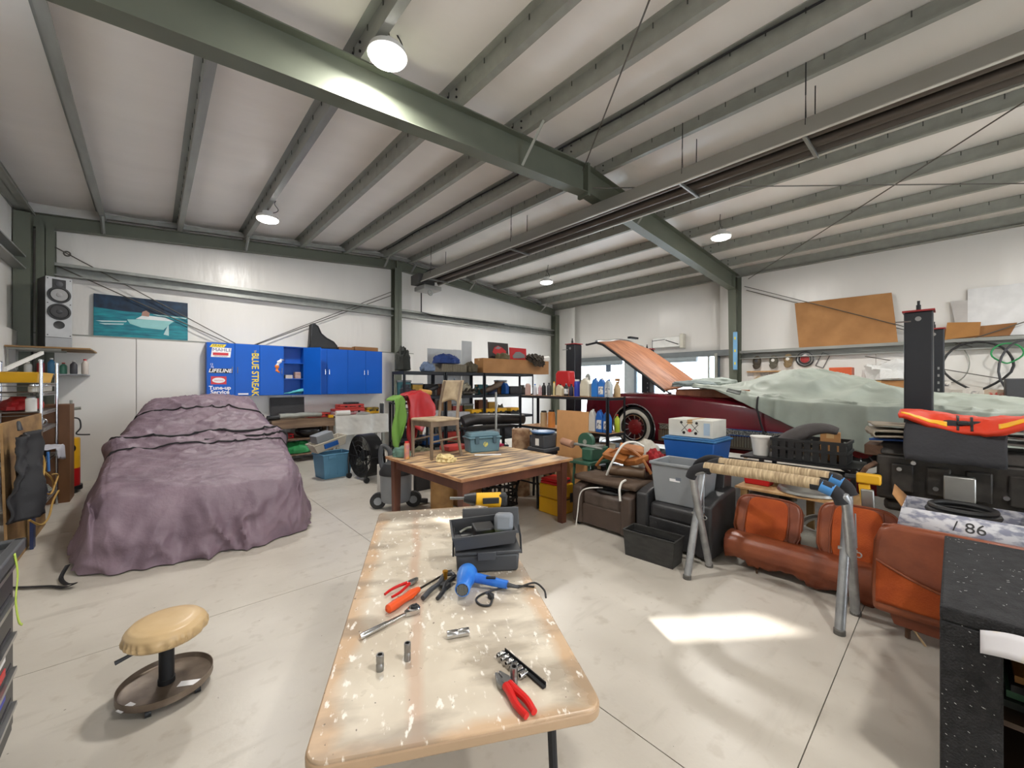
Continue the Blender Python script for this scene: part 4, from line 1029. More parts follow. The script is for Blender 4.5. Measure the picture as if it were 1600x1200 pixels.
# ================================================================ RIGHT SIDE
# ---- padded pipe stand (two crossed-leg ends, two wrapped bars)
m_pipe = M('scuffed aluminium pipe', (172,174,176), 0.36, metal=0.55, var=0.3, scale=14)
m_wrap = M('tan wrapping tape', (206,184,148), 0.75, c2=(150,128,98), scale=10, stretch=(1,9,1), bump=0.3)
m_foam = M('black foam grip', (38,38,42), 0.85)
m_bt = M('blue tape', (70,140,206), 0.5)
S = thing('pipe_stand', 'aluminium pipe trestle with tan wrapped bars and crossed legs', 'stand', (3.27, 0, 0))
ya, yb = 1.46, 0.48
zb = 0.93
for k, (xb, xf) in enumerate(((0.02,0.36),(0.32,0.0))):
    for y in (ya, yb):
        s_ = 1 if y == yb else -1
        mb = MB(); yy = y+(0.016 if k else -0.016)
        mb.tube([(xb, yy+s_*0.10, zb-0.02), (xb, yy+s_*0.03, zb-0.05), (xb+(xf-xb)*0.08, yy, zb-0.14), (xf, yy, 0.012)], 0.029, 14, smooth=4); mb.build('leg', m_pipe, S)
        mb = MB(); mb.lathe([(0.032,0),(0.032,0.03),(0.028,0.035)], 12, TR(xf, yy, 0)); mb.build('foot_cap', M('rubber foot', (96,94,90), 0.7), S)
    mb = MB(); mb.tube([(xb,yb+0.12,zb+0.006),(xb,(ya+yb)/2,zb+0.012),(xb,ya-0.12,zb+0.006)], 0.040, 16); 
    bar = mb.build('bar', m_wrap, S)
    for y, s_ in ((yb, 1), (ya, -1)):
        mb = MB(); mb.tube([(xb,y+s_*0.17,zb+0.004),(xb,y+s_*0.10,zb-0.002),(xb,y+s_*0.03,zb-0.04),(xb,y+s_*0.004,zb-0.10)], 0.0405, 14, smooth=4); mb.build('foam_grip', m_foam, bar)
    mb = MB(); y = yb if k else ya
    mb.tube([(xb,yb+0.115,zb+0.0),(xb,yb+0.05,zb-0.025)], 0.042, 14); mb.build('tape_band', m_bt, bar)
for y in (ya, yb):
    mb = MB(); mb.cyl((0.17,y-0.05,0.50),(0.17,y+0.05,0.50),0.012,n=10).torus((0.17,y-0.055,0.48),0.016,0.004,14,6,'x'); mb.build('pivot_bolt', m_chromed, S)
    mb = MB(); mb.tube([(0.19,y-0.03,0.72-0.03*k) if False else (0.20,y-0.035,0.74),(0.185,y-0.04,0.64),(0.175,y-0.045,0.52)], 0.005, 6); mb.build('chain', m_chromed, S)

# ---- tan leather bench seat
m_leath = M('tan leather', (150,82,50), 0.38, c2=(118,58,36), scale=4, bump=0.08, bscale=50)
m_cord = M('orange corduroy', (190,88,26), 0.8, c2=(160,66,18), scale=5, bump=0.2, bscale=90)
def seatback(name, parent, y0, y1, z0, z1, x, tilt=14, shape=0.75):
    # rounded-top back panel standing along Y, facing -X
    W_ = y1-y0; Hh = z1-z0; out = []
    for i in range(25):
        t = PI*i/24; cx = math.cos(t); cy = math.sin(t)
        out.append((W_/2*(abs(cx)**0.42)*(1 if cx > 0 else -1)*(1-0.0*cy), Hh*0.45+Hh*0.55*(cy**0.45)))
    out = [(W_*0.44,0)] + [(W_*0.5,Hh*0.2)] + out + [(-W_*0.5,Hh*0.2),(-W_*0.44,0)]
    mb = MB(); mb.prism(out, -0.05, 0.05, 'x'); o = mb.build(name, m_leath, parent, bevel=0.03, seg=4)
    o.location = (x, (y0+y1)/2, z0); o.rotation_euler = (0, R(tilt), 0)
    ins = [(a*0.62, b*0.95+0.004) for a, b in out]
    mb = MB(); mb.prism(ins, -0.058, -0.04, 'x'); mb.build('insert', m_cord, o, bevel=0.012, seg=3)
    for s_ in (-1, 1):
        mb = MB(); mb.tube([(-0.054, s_*W_*0.32, Hh*0.03), (-0.058, s_*W_*0.33, Hh*0.5), (-0.05, s_*W_*0.29, Hh*0.93)], 0.006, 6); mb.build('piping', m_leath, o)
    mb = MB(); mb.tube([(-0.04, a*0.985, b*0.99) for a, b in out], 0.008, 6); mb.build('piping', m_leath, o)
    return o
BS = thing('car_bench', 'torn tan leather car bench seat with two corduroy backrests', 'car seat', (0,0,0))
def roll_pt(u, v):
    y = 0.24+1.14*u; a = R(-75+250*v)
    fr = 0.02*fbm(y*8, 3.3)+0.012*math.sin(y*19)
    x = 4.02-0.24*math.cos(R(-10))*max(0,math.cos(a-R(35)))*1.0; 
    z = 0.17+0.085*math.sin(a)
    PRF = [(3.815,0.085),(3.79,0.12),(3.782,0.17),(3.79,0.225),(3.82,0.262),(3.87,0.275),(3.95,0.272),(4.02,0.26)]
    t = v*7; i = min(int(t),6); g = t-i; x = PRF[i][0]*(1-g)+PRF[i+1][0]*g; z = PRF[i][1]*(1-g)+PRF[i+1][1]*g
    if v < 0.12: z -= (0.02+1.6*fr+0.03*(1 if math.sin(y*13+2*math.sin(y*5)) > 0.55 else 0))*(1-v/0.12); x += 0.02*fbm(y*6,1.0)
    return (x, y, z + 0.006*fbm(y*3, v*4))
mb = MB(); mb.grid(roll_pt, 110, 30); mb.build('seat_roll', m_leath, BS, solid=0.008)
mb = MB(); mb.box(3.86,4.22,0.30,1.32,0.10,0.245); mb.build('seat_base', m_leath, BS, bevel=0.03, seg=3)
mb = MB(); mb.box(3.98,4.16,0.32,1.30,0.245,0.27); mb.build('seat_cushion', m_cord, BS, bevel=0.015)
seatback('backrest', BS, 0.26, 0.75, 0.235, 0.66, 4.0, 16)
seatback('backrest', BS, 0.86, 1.37, 0.225, 0.60, 4.0, 24)
for y in (0.52, 1.14):
    mb = MB(); mb.tube([(3.88,y,0.12),(3.84,y,0.02),(3.79,y-0.02,0.008)], 0.009, 6); mb.build('leg', m_rust, BS)
    mb = MB(); mb.tube([(4.16,y,0.12),(4.18,y,0.008)], 0.009, 6); mb.build('leg', m_rust, BS)
mb = MB(); mb.box(4.0,4.16,0.74,0.86,0.24,0.36); mb.build('hinge_bracket', m_galvd, BS, smooth=0)
# ---- second seat with map pocket
PS = thing('pocket_seat', 'tan leather car seatback with orange corduroy map pocket', 'car seat', (0,0,0))
mb = MB(); mb.prism([(a, b) for a, b in [(-0.33,0.14),(0.36,0.14),(0.37,0.3),(0.36,0.58),(0.33,0.67),(0.27,0.70),(-0.27,0.70),(-0.33,0.66),(-0.35,0.58)]], -0.035, 0.075, 'x'); bk_ = mb.build('backrest', m_leath, PS, bevel=0.03, seg=4); bk_.location = (3.487,0,0); bk_.rotation_euler = (0,R(6),0)
def pock(u, v):
    y = -0.32+0.665*u; top = 0.345+0.12*u*u-0.03*math.sin(PI*u); z = 0.20+(top-0.20)*v
    return (3.452+0.105*z-0.012*math.sin(PI*u)*(0.4+v), y, z)
mb = MB(); mb.grid(pock, 24, 12); mb.build('map_pocket', m_cord, PS, solid=0.008)
mb = MB(); mb.tube([Vector(pock(k/20,1))+Vector((-0.004,0,0)) for k in range(21)], 0.007, 6); mb.build('piping', m_leath, PS)
mb = MB(); mb.tube([(3.535,0.345,0.22),(3.52,0.352,0.4),(3.54,0.345,0.58),(3.545,0.31,0.66),(3.55,0.26,0.69),(3.55,-0.3,0.69)], 0.008, 6, smooth=4); mb.build('piping', m_leath, PS)
mb = MB(); mb.tube([(3.522,0.06,0.535),(3.522,0.02,0.56),(3.522,-0.10,0.56),(3.522,-0.14,0.53),(3.522,-0.10,0.50),(3.522,0.02,0.50)], 0.006, 6, closed=True, smooth=4); mb.build('embossed_oval', m_leath, PS)
mb = MB(); mb.prism([(-0.3,0.06),(0.26,0.08),(0.29,0.17),(-0.3,0.17)], 3.49, 3.52, 'x'); mb.build('lower_trim', m_leath, PS, bevel=0.006)
for y in (0.20, -0.25):
    mb = MB(); mb.tube([(3.53,y,0.12),(3.53,y,0.006)], 0.014, 8); mb.build('leg', m_rust, PS)
    mb = MB(); mb.tube([(3.60,y,0.16),(3.66,y,0.006)], 0.014, 8); mb.build('leg', m_rust, PS)
mb = MB(); mb.tube([(3.52,0.22,0.14),(3.50,0.17,0.08),(3.48,0.12,0.012)], 0.006, 6); mb.build('seat_wire', M('bare cane', (190,160,120), 0.6), PS)

# ---- black carpeted cabinet
m_carpet = M('black speckled carpet', (44,44,46), 0.95, c2=(26,26,28), scale=26, bump=0.5, bscale=120)
CB = thing('carpeted_cabinet', 'black carpet-covered open cabinet with speckled top', 'cabinet', (2.24, 0.04, 0))
mb = MB(); mb.box(0,1.06,-1.1,0,0.70,0.755); mb.build('top', m_carpet, CB, bevel=0.008)
mb = MB(); mb.box(0.0,1.06,-0.155,0,0,0.70); mb.build('side_panel', m_carpet, CB, bevel=0.008)
mb = MB(); mb.box(0.0,1.06,-1.1,-1.0,0,0.70); mb.build('side_panel', m_carpet, CB, bevel=0.008)
mb = MB(); mb.box(1.02,1.055,-1.0,-0.155,0,0.70); mb.build('back_panel', m_carpet, CB, smooth=0)
for z in (0.02, 0.36):
    mb = MB(); mb.box(0.06,1.02,-1.0,-0.155,z,z+0.02); mb.build('shelf', M('dark shelf board', (70,52,38), 0.6), CB, smooth=0)
mb = MB(); random.seed(5)
for k in range(240):
    x, y = random.uniform(0.02,1.04), random.uniform(-1.0,-0.01); a = random.uniform(0,PI); l = random.uniform(0.001,0.005)
    mb.tube([(x-l*math.cos(a),y-l*math.sin(a),0.7565),(x+l*math.cos(a),y+l*math.sin(a),0.7565)], 0.0008, 4)
for k in range(60):
    y, z = random.uniform(-0.15,-0.005), random.uniform(0.05,0.73); l = random.uniform(0.001,0.003)
    mb.tube([(-0.0012,y-l,z),(-0.0012,y+l,z+l)], 0.0009, 4)
stuff(mb.build('lint', M('white lint', (190,190,186), 0.9), CB, smooth=0))
mb = MB(); mb.grid(lambda u, v: (-0.012-0.02*math.sin(PI*u*2)*v-0.02*v, -0.10-0.42*u, 0.71-0.075*v+0.02*math.sin(u*7)), 30, 5)
one('tape_ribbon', mb, M('masking paper', (206,204,208), 0.7, c2=(200,180,120), scale=5, stretch=(1,3,1), lo=.3, hi=.45), 'crumpled strip of masking paper hanging from carpeted cabinet', 'paper', (2.24, 0.04, 0), solid=0.002)
for k, (z, c) in enumerate(((0.38,(70,76,72)),(0.41,(96,146,112)),(0.445,(40,42,46)),(0.475,(210,150,80)))):
    mb = MB(); mb.box(0.15+0.02*(k % 2),0.42,-0.44,-0.16-0.01*k,z,z+0.026); one('magazine', mb, M('magazine %d' % k, c, 0.5), ['dark grey magazine at the bottom of the cabinet pile','pale green magazine in the cabinet pile','black magazine above the green one in the cabinet','orange-brown magazine topping the cabinet pile'][k], 'magazine', (2.25,0.04,0.0), group='magazines in the carpeted cabinet', smooth=0)
mb = MB(); mb.lathe([(0.07,0),(0.085,0.02),(0.085,0.2),(0.06,0.26),(0.03,0.28)], 28); one('grey_canister', mb, m_dgry, 'smooth grey canister leaning out of the carpeted cabinet', 'canister', (2.305,-0.25,0.38), rx=0)

# ---- engine on a stand under folded clothes
EN = thing('engine_block', 'bare greasy engine block on a black engine stand', 'engine', (4.68, 0.0, 0))
mb = MB(); mb.box(-0.2,0.2,-0.46,0.44,0.66,1.02).prism([(-0.2,1.02),(0.2,1.02),(0.14,1.12),(-0.14,1.12)], -0.44, 0.42, 'y'); mb.build('block', m_iron, EN, bevel=0.02)
mb = MB(); mb.box(-0.16,0.16,-0.44,0.40,0.56,0.66); mb.build('sump', m_iron, EN, bevel=0.03)
for k in range(4):
    mb = MB(); mb.box(-0.235,-0.19,-0.38+0.2*k,-0.25+0.2*k,0.74,0.96); mb.build('exhaust_port', m_iron, EN, bevel=0.012)
for y, z in ((0.3,0.92),(0.1,0.80),(-0.05,0.9),(-0.24,0.8),(0.22,0.98),(-0.34,0.95)):
    mb = MB(); mb.cyl((-0.2,y,z),(-0.25,y,z),0.016,n=10); mb.build('bolt', m_chromed, EN)
mb = MB(); mb.lathe([(0.07,0),(0.085,0.02),(0.085,0.06),(0.06,0.08)], 20, TR(-0.26,-0.02,0.66)); mb.box(-0.3,-0.2,-0.10,0.06,0.74,0.92); mb.build('fuel_pump', m_alum, EN, bevel=0.008)
mb = MB(); mb.box(-0.17,0.17,0.40,0.52,1.00,1.09).tube([(-0.2,0.44,0.95),(-0.24,0.50,0.90),(-0.2,0.54,0.82)],0.02,8); mb.build('rocker_rail', m_rust, EN, bevel=0.01)
mb = MB(); mb.box(-0.05,0.05,-0.3,0.3,0.03,0.56).box(-0.4,0.4,-0.34,-0.24,0,0.06).box(-0.4,0.4,0.16,0.26,0,0.06); mb.build('stand', m_blkp, EN, bevel=0.01)
clo = [('folded_coverall','crumpled beige work coat under the orange vest',(4.64,0.22,1.145),(0.44,0.54),3,0.042,(150,140,124),0,12),
       ('folded_coverall','blue folded towel peeping below the beige coat',(4.62,0.16,1.115),(0.36,0.62),1,0.035,(44,84,156),0,-4),
       ('folded_coverall','grey jacket with blue cuff folded on the engine',(4.68,-0.345,1.14),(0.42,0.48),3,0.045,(146,146,142),0,-8)]
for nm, lb, p, (a, b), n_, th, c, rz, rr in clo:
    one(nm, fold_stack(a, b, n_, th, seed=len(lb)), M('cloth %s' % lb[:9], c, 0.85, var=0.25, bump=0.3, bscale=30), lb, 'clothing', p, rr, 'clothes on the engine', solid=0.014)
m_vest = M('orange red nylon', (226,62,30), 0.55, var=0.15, bump=0.15, bscale=20); m_vesty = M('yellow nylon', (246,180,24), 0.55)
mb = MB()
def drape(u, v):
    y = 0.18-0.50*u; x = -0.30+0.55*v; 
    edge = max(0, 0.28-v)/0.28
    return (x+0.04*edge*edge, y+0.02*fbm(v*3,u*2), 0.10-0.30*edge**1.3+0.012*fbm(u*5,v*5))
mb.grid(drape, 40, 30); one('black_jacket', mb, M('charcoal fabric', (52,52,56), 0.85, var=0.2, bump=0.2, bscale=40), 'charcoal jacket draped over folded clothes on the engine', 'jacket', (4.60,0.08,1.215), solid=0.03)
VS = thing('life_vest', 'orange and yellow life vest lying on the charcoal jacket', 'life vest', (4.60, 0.0, 1.318))
def vest(u, v):
    y = 0.30-0.68*u; x = -0.24+0.42*v
    return (x+0.04*math.sin(u*5), y, 0.03+0.02*math.sin(u*6+1)-0.08*max(0,0.25-v)/0.25*(0.2+math.sin(PI*u))+0.015*fbm(u*6,v*3))
mb = MB(); mb.grid(vest, 50, 20); mb.build('shell', m_vest, VS, solid=0.035)
for u0, u1, v0, v1 in ((0.02,0.38,0.02,0.10),(0.74,0.98,0.05,0.14),(0.55,0.57,0.0,0.5),(0.45,0.47,0.0,0.5)):
    mb = MB(); mb.grid(lambda a, b: Vector(vest(u0+(u1-u0)*a, v0+(v1-v0)*b))+Vector((-0.008,0,0.02)), 16, 6); mb.build('stripe' if u1-u0 > 0.1 else 'strap', m_vesty if u1-u0 > 0.1 else m_blkp, VS, solid=0.008)
p = Vector(vest(0.5,0.12)); mb = MB(); mb.box(p.x-0.03,p.x+0.0,p.y-0.03,p.y+0.03,p.z+0.015,p.z+0.04); mb.build('buckle', m_blkp, VS, bevel=0.005)

# ---- open paper-wrapped box with black hose, on a plain carton
carton('cardboard_box', 'plain cardboard box supporting the newspaper box', (3.74,-0.24,0), (0.42,0.46,0.56), group='boxes by the engine')
NB = thing('open_box', 'open printed box filled with coiled black hose', 'box', (3.72,-0.30,0.562))
m_news = M('printed newsprint', (206,206,212), 0.7, c2=(140,142,160), scale=16, stretch=(1,1,2.2), lo=.42, hi=.56)
mb = MB(); t = .006; w_, e, h = .40,.54,.22
mb.box(0,w_,0,t,0,h).box(0,w_,e-t,e,0,h).box(0,t,t,e-t,0,h).box(w_-t,w_,t,e-t,0,h).box(t,w_-t,t,e-t,0,t); mb.build('box_body', m_news, NB, smooth=0)
for nm, vs in (('flap',[(0,0,h),(0,e,h),(-.07,e+.02,h-.125),(-.07,-.02,h-.125)]),('flap',[(0,e,h),(w_,e,h),(w_-.05,e+.06,h+.08),(.08,e+.05,h+.06)]),('flap',[(0,0,h),(w_,0,h),(w_-.05,-.05,h+.08),(.06,-.04,h+.07)])):
    mb = MB(); mb.add(vs,[(0,1,2,3)]); mb.build(nm, m_news if vs[2][0] < 0 else m_card, NB, solid=0.005)
text('lettering','/ 86',0.09,m_stk,NB,Matrix(((0,0.49,-0.87,-0.039),(-1,0,0,e*0.45),(0,0.87,0.49,h-0.060),(0,0,0,1))))
mb = MB()
for k in range(5): mb.torus((w_/2,e/2,0.10+0.03*k), 0.155-0.012*(k % 3), 0.017, 36, 8)
one('black_hose_coil', mb, m_blkp, 'black hose coiled inside the printed box', 'hose', (3.72,-0.30,0.572))
# ---- clear organisers on a small green table
GT = thing('green_table', 'small green topped table beside the engine', 'table', (3.75,-0.69,0))
mb = MB(); mb.prism(rrect(0.25,0.32,0.05), 0.83, 0.86); mb.build('tabletop', M('green enamel', (88,150,110), 0.5), GT, bevel=0.006)
for s_ in (-1,1):
    for q in (-1,1):
        mb = MB(); mb.box(s_*0.2-0.015,s_*0.2+0.015,q*0.26-0.015,q*0.26+0.015,0,0.83); mb.build('leg', m_dark, GT, smooth=0)
m_clear = M('clear plastic', (214,222,230), 0.25, var=0.05)
for k in range(4):
    O = thing('parts_organizer', 'clear plastic parts organizer case, %s of the stack on the green table' % ('lowest','second up','third up','topmost')[k], 'organizer', (3.62,-0.42,0.862+0.07*k), 4*(k % 2), 'organizers on the green table')
    mb = MB(); mb.box(0,0.26,-0.34,0,0,0.055); mb.build('case', m_clear, O, bevel=0.008)
    for j in range(4):
        mb = MB(); mb.box(-0.002,0.001,-0.33+0.083*j,-0.26+0.083*j,0.008,0.046); mb.build('cell', M('grey cell', (120,134,150), 0.4), O, smooth=0)
    mb = MB(); mb.box(-0.003,0.263,-0.343,0.003,0.055,0.066); mb.build('lid', m_clear, O, bevel=0.004)

# ---- yellow jack handle
J = thing('yellow_jack', 'yellow steel jack standing behind the bench seat', 'jack', (4.275, 0.41, 0.0), 0, rx=0)
mb = MB(); mb.prism([(-0.03,0.02),(0.03,0.02),(0.035,0.8),(-0.035,0.8)], -0.02, 0.02, 'x', TR(0,0,0,-6,0,0)); mb.build('upright', m_yelp, J, bevel=0.006)
mb = MB(); mb.box(-0.035,0.03,-0.02,0.13,0.80,0.88); mb.build('head', m_yelp, J, bevel=0.012)
mb = MB(); mb.box(-0.04,0.0,-0.005,0.075,0.56,0.76, TR(0,0,0,-2,0,0)); mb.build('ratchet_box', m_alum, J, bevel=0.01)
mb = MB(); mb.box(-0.024,-0.021,0.0,0.06,0.46,0.53); mb.build('sticker', m_stk, J, smooth=0)
mb = MB(); mb.box(-0.08,0.08,-0.1,0.1,0,0.02); mb.build('foot_plate', m_yelp, J, smooth=0)
mb = MB(); mb.cyl((-0.01,0.13,0.84),(-0.01,0.2,0.84),0.022,n=10); mb.build('grip', m_blkp, J)

# ---- alloy wheels and plywood
def alloy(label, loc, rx=0, ry=0, rz=0, r=0.25, h=0.19):
    A = thing('wheel_rim', label, 'wheel rim', loc, rz, 'bare alloy rims', rx, ry)
    mb = MB(); mb.lathe([(r*0.98,0),(r,0.008),(r*0.97,0.03),(r*0.88,0.045),(r*0.85,h*0.5),(r*0.88,h-0.03),(r*0.96,h-0.02),(r*0.97,h),(r*0.92,h),(r*0.82,h-0.02),(r*0.80,h*0.5),(r*0.82,0.02)], 44, None, False, False); mb.build('barrel', m_alum, A)
    for k in range(5):
        a = 2*PI*k/5; mb = MB(); mb.prism([(r*0.15,-0.03),(r*0.84,-0.022),(r*0.84,0.022),(r*0.15,0.03)], h-0.05, h-0.025, 'z', rot(0,0,math.degrees(a))); mb.build('spoke', m_alum, A, bevel=0.006)
    mb = MB(); mb.lathe([(r*0.26,h-0.06),(r*0.26,h-0.02),(r*0.16,h-0.01)], 24); mb.build('hub', m_alum, A)
    return A
alloy('dull alloy rim lying flat on the plywood sheet', (4.58,0.92,0.585))
alloy('shiny alloy rim lying under the plywood sheet near black armchair', (4.55,1.22,0.30), r=0.22)
alloy('alloy rim standing on its edge behind the bench seat', (4.55,0.795,0.195), ry=-70, r=0.20, h=0.16)
PL = thing('plywood_shelf', 'plywood sheet carried on wooden blocks behind the bench seat', 'shelf', (4.34, 0.5, 0))
mb = MB(); mb.box(0,0.52,0,0.98,0.565,0.583); mb.build('board', m_ply, PL, smooth=0)
mb = MB(); mb.box(0.02,0.5,0.505,0.98,0.28,0.298); mb.build('board', m_ply, PL, smooth=0)
for x, y in ((0.03,0.06),(0.46,0.06),(0.03,0.9),(0.46,0.9),(0.46,0.45)):
    mb = MB(); mb.box(x-0.025,x+0.025,y-0.03,y+0.03,0,0.565); mb.build('post', m_plyd, PL, smooth=0)
mb = MB(); mb.taper(-0.09,0.09,-0.12,0.12,0,0.13,0.9); RB = one('red_bin', mb, m_redp, 'small red plastic bin on the plywood sheet', 'bin', (4.60,1.34,0.585), bevel=0.008)
# ---- stand carrying the black crate
ST = thing('steel_stand', 'low steel stand under the black crate', 'stand', (5.12, 1.02, 0))
mb = MB(); mb.box(-0.26,0.26,-0.42,0.58,0.79,0.81); mb.build('top', m_dark, ST, smooth=0)
for s_ in (-1,1):
    for q in (-1,1):
        mb = MB(); mb.box(s_*0.23-0.02,s_*0.23+0.02,q*0.38-0.02,q*0.38+0.02,0,0.79); mb.build('leg', m_dark, ST, smooth=0)
CR = thing('black_crate', 'black slatted plastic crate holding a box and grey bag', 'crate', (4.93, 0.70, 0.812))
mb = MB(); mb.box(0,0.38,0,0.62,0,0.012); mb.build('bottom', m_blkp, CR, smooth=0)
for k in range(9):
    for x in (0.0, 0.368):
        mb = MB(); mb.box(x,x+0.012,0.07*k,0.07*k+0.052,0.012,0.19); mb.build('slat', m_blkp, CR, smooth=0)
for y in (0.0, 0.608):
    for k in range(5):
        mb = MB(); mb.box(0.02+0.075*k,0.07+0.075*k,y,y+0.012,0.012,0.19); mb.build('slat', m_blkp, CR, smooth=0)
mb = MB()
for z in (0.10,0.19):
    mb.box(-0.01,0.39,-0.01,0.006,z,z+0.03).box(-0.01,0.39,0.614,0.63,z,z+0.03).box(-0.01,0.006,0.006,0.614,z,z+0.03).box(0.374,0.39,0.006,0.614,z,z+0.03)
mb.build('rim', m_blkp, CR, smooth=0)
carton('small_carton', 'small brown carton tilted in the black crate', (5.06,0.76,0.826), (0.18,0.16,0.28), 8, group='cartons on the right')
mb = MB(); mb.tube([(0,0.20,0.0),(0,0.12,0.10),(0,-0.02,0.19),(0,-0.16,0.22),(0,-0.26,0.20)], [0.10,0.105,0.09,0.06,0.035], 18, smooth=5); one('grey_bag', mb, M('dark grey felt', (92,88,88), 0.9, var=0.2, bump=0.3, bscale=30), 'dark grey felt hose bag lying in the black crate', 'bag', (5.06,1.04,0.93))
mb = MB(); mb.lathe([(0.075,0),(0.10,0.19),(0.108,0.195),(0.108,0.21),(0.095,0.21)], 26); one('white_bucket', mb, m_whtp, 'white plastic bucket beside the black crate', 'bucket', (5.05,1.45,0.811))

# ---- stacked blue totes, atv box
for k in range(3):
    T_ = thing('blue_tote', ('blue lidded tote at the bottom of the stack by the red car','blue tote with lime green lid in the stack by the red car','blue tote topmost of the stack below the white box')[k], 'tote', (4.66,1.80,0.325*k), 0, 'blue totes by the red car')
    mb = MB(); mb.taper(0,0.52,0,0.60,0,0.285,0.9); mb.build('body', m_bluep, T_, bevel=0.015)
    mb = MB(); mb.box(-0.015,0.535,-0.015,0.615,0.285,0.305).box(0.01,0.51,0.01,0.59,0.305,0.323); mb.build('lid', M('lime plastic', (168,210,40), 0.45) if k == 1 else M('steel blue plastic', (64,124,178), 0.4), T_, bevel=0.006)
AB = carton('printed_carton', 'white printed carton with quad bike picture on blue totes', (4.72,1.84,0.977), (0.40,0.52,0.20), mat=M('white carton', (214,214,206), 0.6))
for vs in ([(0.36,0.15),(0.28,0.06)],[(0.36,0.06),(0.28,0.15)],[(0.24,0.06),(0.16,0.15)],[(0.24,0.15),(0.16,0.06)],[(0.30,0.17),(0.22,0.17)]):
    mb = MB(); mb.tube([(-0.001,vs[0][0],vs[0][1]),(-0.001,vs[1][0],vs[1][1])],0.003,4); mb.build('print_line', m_stk, AB)
for y, z, r, mt in ((0.26,0.075,0.022,m_str),(0.33,0.045,0.018,m_stk),(0.19,0.045,0.018,m_stk),(0.36,0.165,0.016,m_stk),(0.18,0.165,0.016,m_stk)):
    mb = MB(); mb.lathe([(r,0),(r,0.002)], 14, TR(0,y,z,0,-90,0)); mb.build('print_mark', mt, AB)
mb = MB(); mb.box(-0.0012,0.0,0.03,0.10,0.03,0.17); mb.build('print_label', M('pale blue label', (168,190,210), 0.5), AB, smooth=0)

# ---- grey bin and hoses on the black armchair
GB = thing('grey_bin', 'grey plastic bin standing on the black armchair', 'bin', (3.94, 1.81, 0.431), 2)
mb = MB(); mb.tub(-0.20,0.20,-0.25,0.25,0,0.40,0.86,0.008,0.014); mb.build('body', m_gryp, GB, bevel=0.012)
for s_ in (-1, 1):
    mb = MB(); mb.box(-0.07,0.07,s_*0.262-0.008,s_*0.262+0.008,0.345,0.385); mb.build('handle', m_gryp, GB, bevel=0.005)
mb = MB(); mb.box(-0.183,-0.178,-0.01,0.09,0.235,0.30, TR(0,0,0,0,-0,0)); lbp = mb.build('label', m_stw, GB, smooth=0); lbp.location = (-0.008,-0.03,-0.01)
mb = MB(); mb.box(-0.19,-0.187,-0.02,0.03,0.25,0.28); q = mb.build('label_print', M('grey print', (110,116,130), 0.5), GB, smooth=0); q.location = (-0.003,-0.03,-0.01)
mb = MB(); mb.tube([(4.0,1.78,0.62),(3.94,1.69,0.81),(3.81,1.56,0.90),(3.71,1.45,0.94),(3.655,1.35,0.945)], 0.03, 12, smooth=6); one('foam_hose', mb, m_foam, 'thick black foam hose rising from the grey bin', 'hose')
# ---- black open bin on floor
BB = thing('black_bin', 'scuffed black open-topped bin on floor before the black armchair', 'bin', (3.42, 1.86, 0.0), 4)
mb = MB(); mb.tub(-0.11,0.11,-0.24,0.24,0,0.24,0.93,0.008,0.006); mb.build('body', M('scuffed black plastic', (58,58,56), 0.55, c2=(40,40,40), scale=9, stretch=(1,1,3)), BB, bevel=0.01)
mb = MB(); mb.box(-0.006,0.006,-0.225,0.225,0.02,0.215); mb.build('divider', m_blkp, BB, smooth=0)

# ---- pile on the brown armchair
one('brown_jacket', fold_stack(0.40,0.80,1,0.06,3), M('brown canvas', (96,78,64), 0.85, var=0.2, bump=0.25, bscale=40), 'brown canvas jacket laid across the arms of the brown armchair', 'jacket', (3.86,2.58,0.485), solid=0.05)
m_tb = M('tan tool belt leather', (186,118,56), 0.55, c2=(140,84,40), scale=6)
TB = thing('tool_belt', 'tan leather tool belt heaped on the brown armchair', 'tool belt', (4.05,2.55,0.60))
for k, (x, y, z, rz, rx) in enumerate(((0,0.12,0.12,10,12),(0.02,-0.14,0.10,-20,-14),(0.1,-0.02,0.20,30,8))):
    mb = MB(); mb.taper(-0.10,0.10,-0.14,0.14,0,0.07,0.85); o = mb.build('pouch', m_tb, TB, bevel=0.015); o.location = (x,y,z); o.rotation_euler = (R(rx),R(-14),R(rz))
mb = MB(); mb.tube([(-0.08,0.34,0.02),(-0.06,0.22,0.16),(0,0.02,0.26),(-0.02,-0.2,0.2),(-0.02,-0.34,0.02)], 0.016, 6, smooth=5); mb.build('belt', m_tb, TB)
one('leather_roll', MB().at().tube([(0,0.2,0.06),(0,-0.2,0.06)],0.055,14), M('brown leather roll', (104,82,62), 0.5, var=0.2), 'brown rolled leather apron under the tool belt', 'apron', (3.98,2.48,0.55), 20, bevel=0.01)
one('white_cloth', soft((0.19,0.20,0.29),3,flat=0.6), M('off white cloth', (196,190,178), 0.85, var=0.1, bump=0.2), 'off white cloth heaped behind the tool belt', 'cloth', (4.60,2.62,0.558))
one('red_vest', soft((0.10,0.11,0.22),5,0.3,3.0,flat=0.7), M('red patterned cloth', (176,34,40), 0.75, c2=(120,24,30), scale=9, bump=0.3), 'red crumpled life vest beside the tool belt', 'vest', (4.30,2.31,0.585))
mb = MB(); mb.tube([(3.85,2.66,0.565),(3.84,2.58,0.72),(3.92,2.50,0.91),(4.02,2.42,0.95),(4.10,2.34,0.90)], 0.012, 8, smooth=6); one('white_rope', mb, m_whtp, 'white rope looped over the tan tool belt', 'rope', group='white ropes')
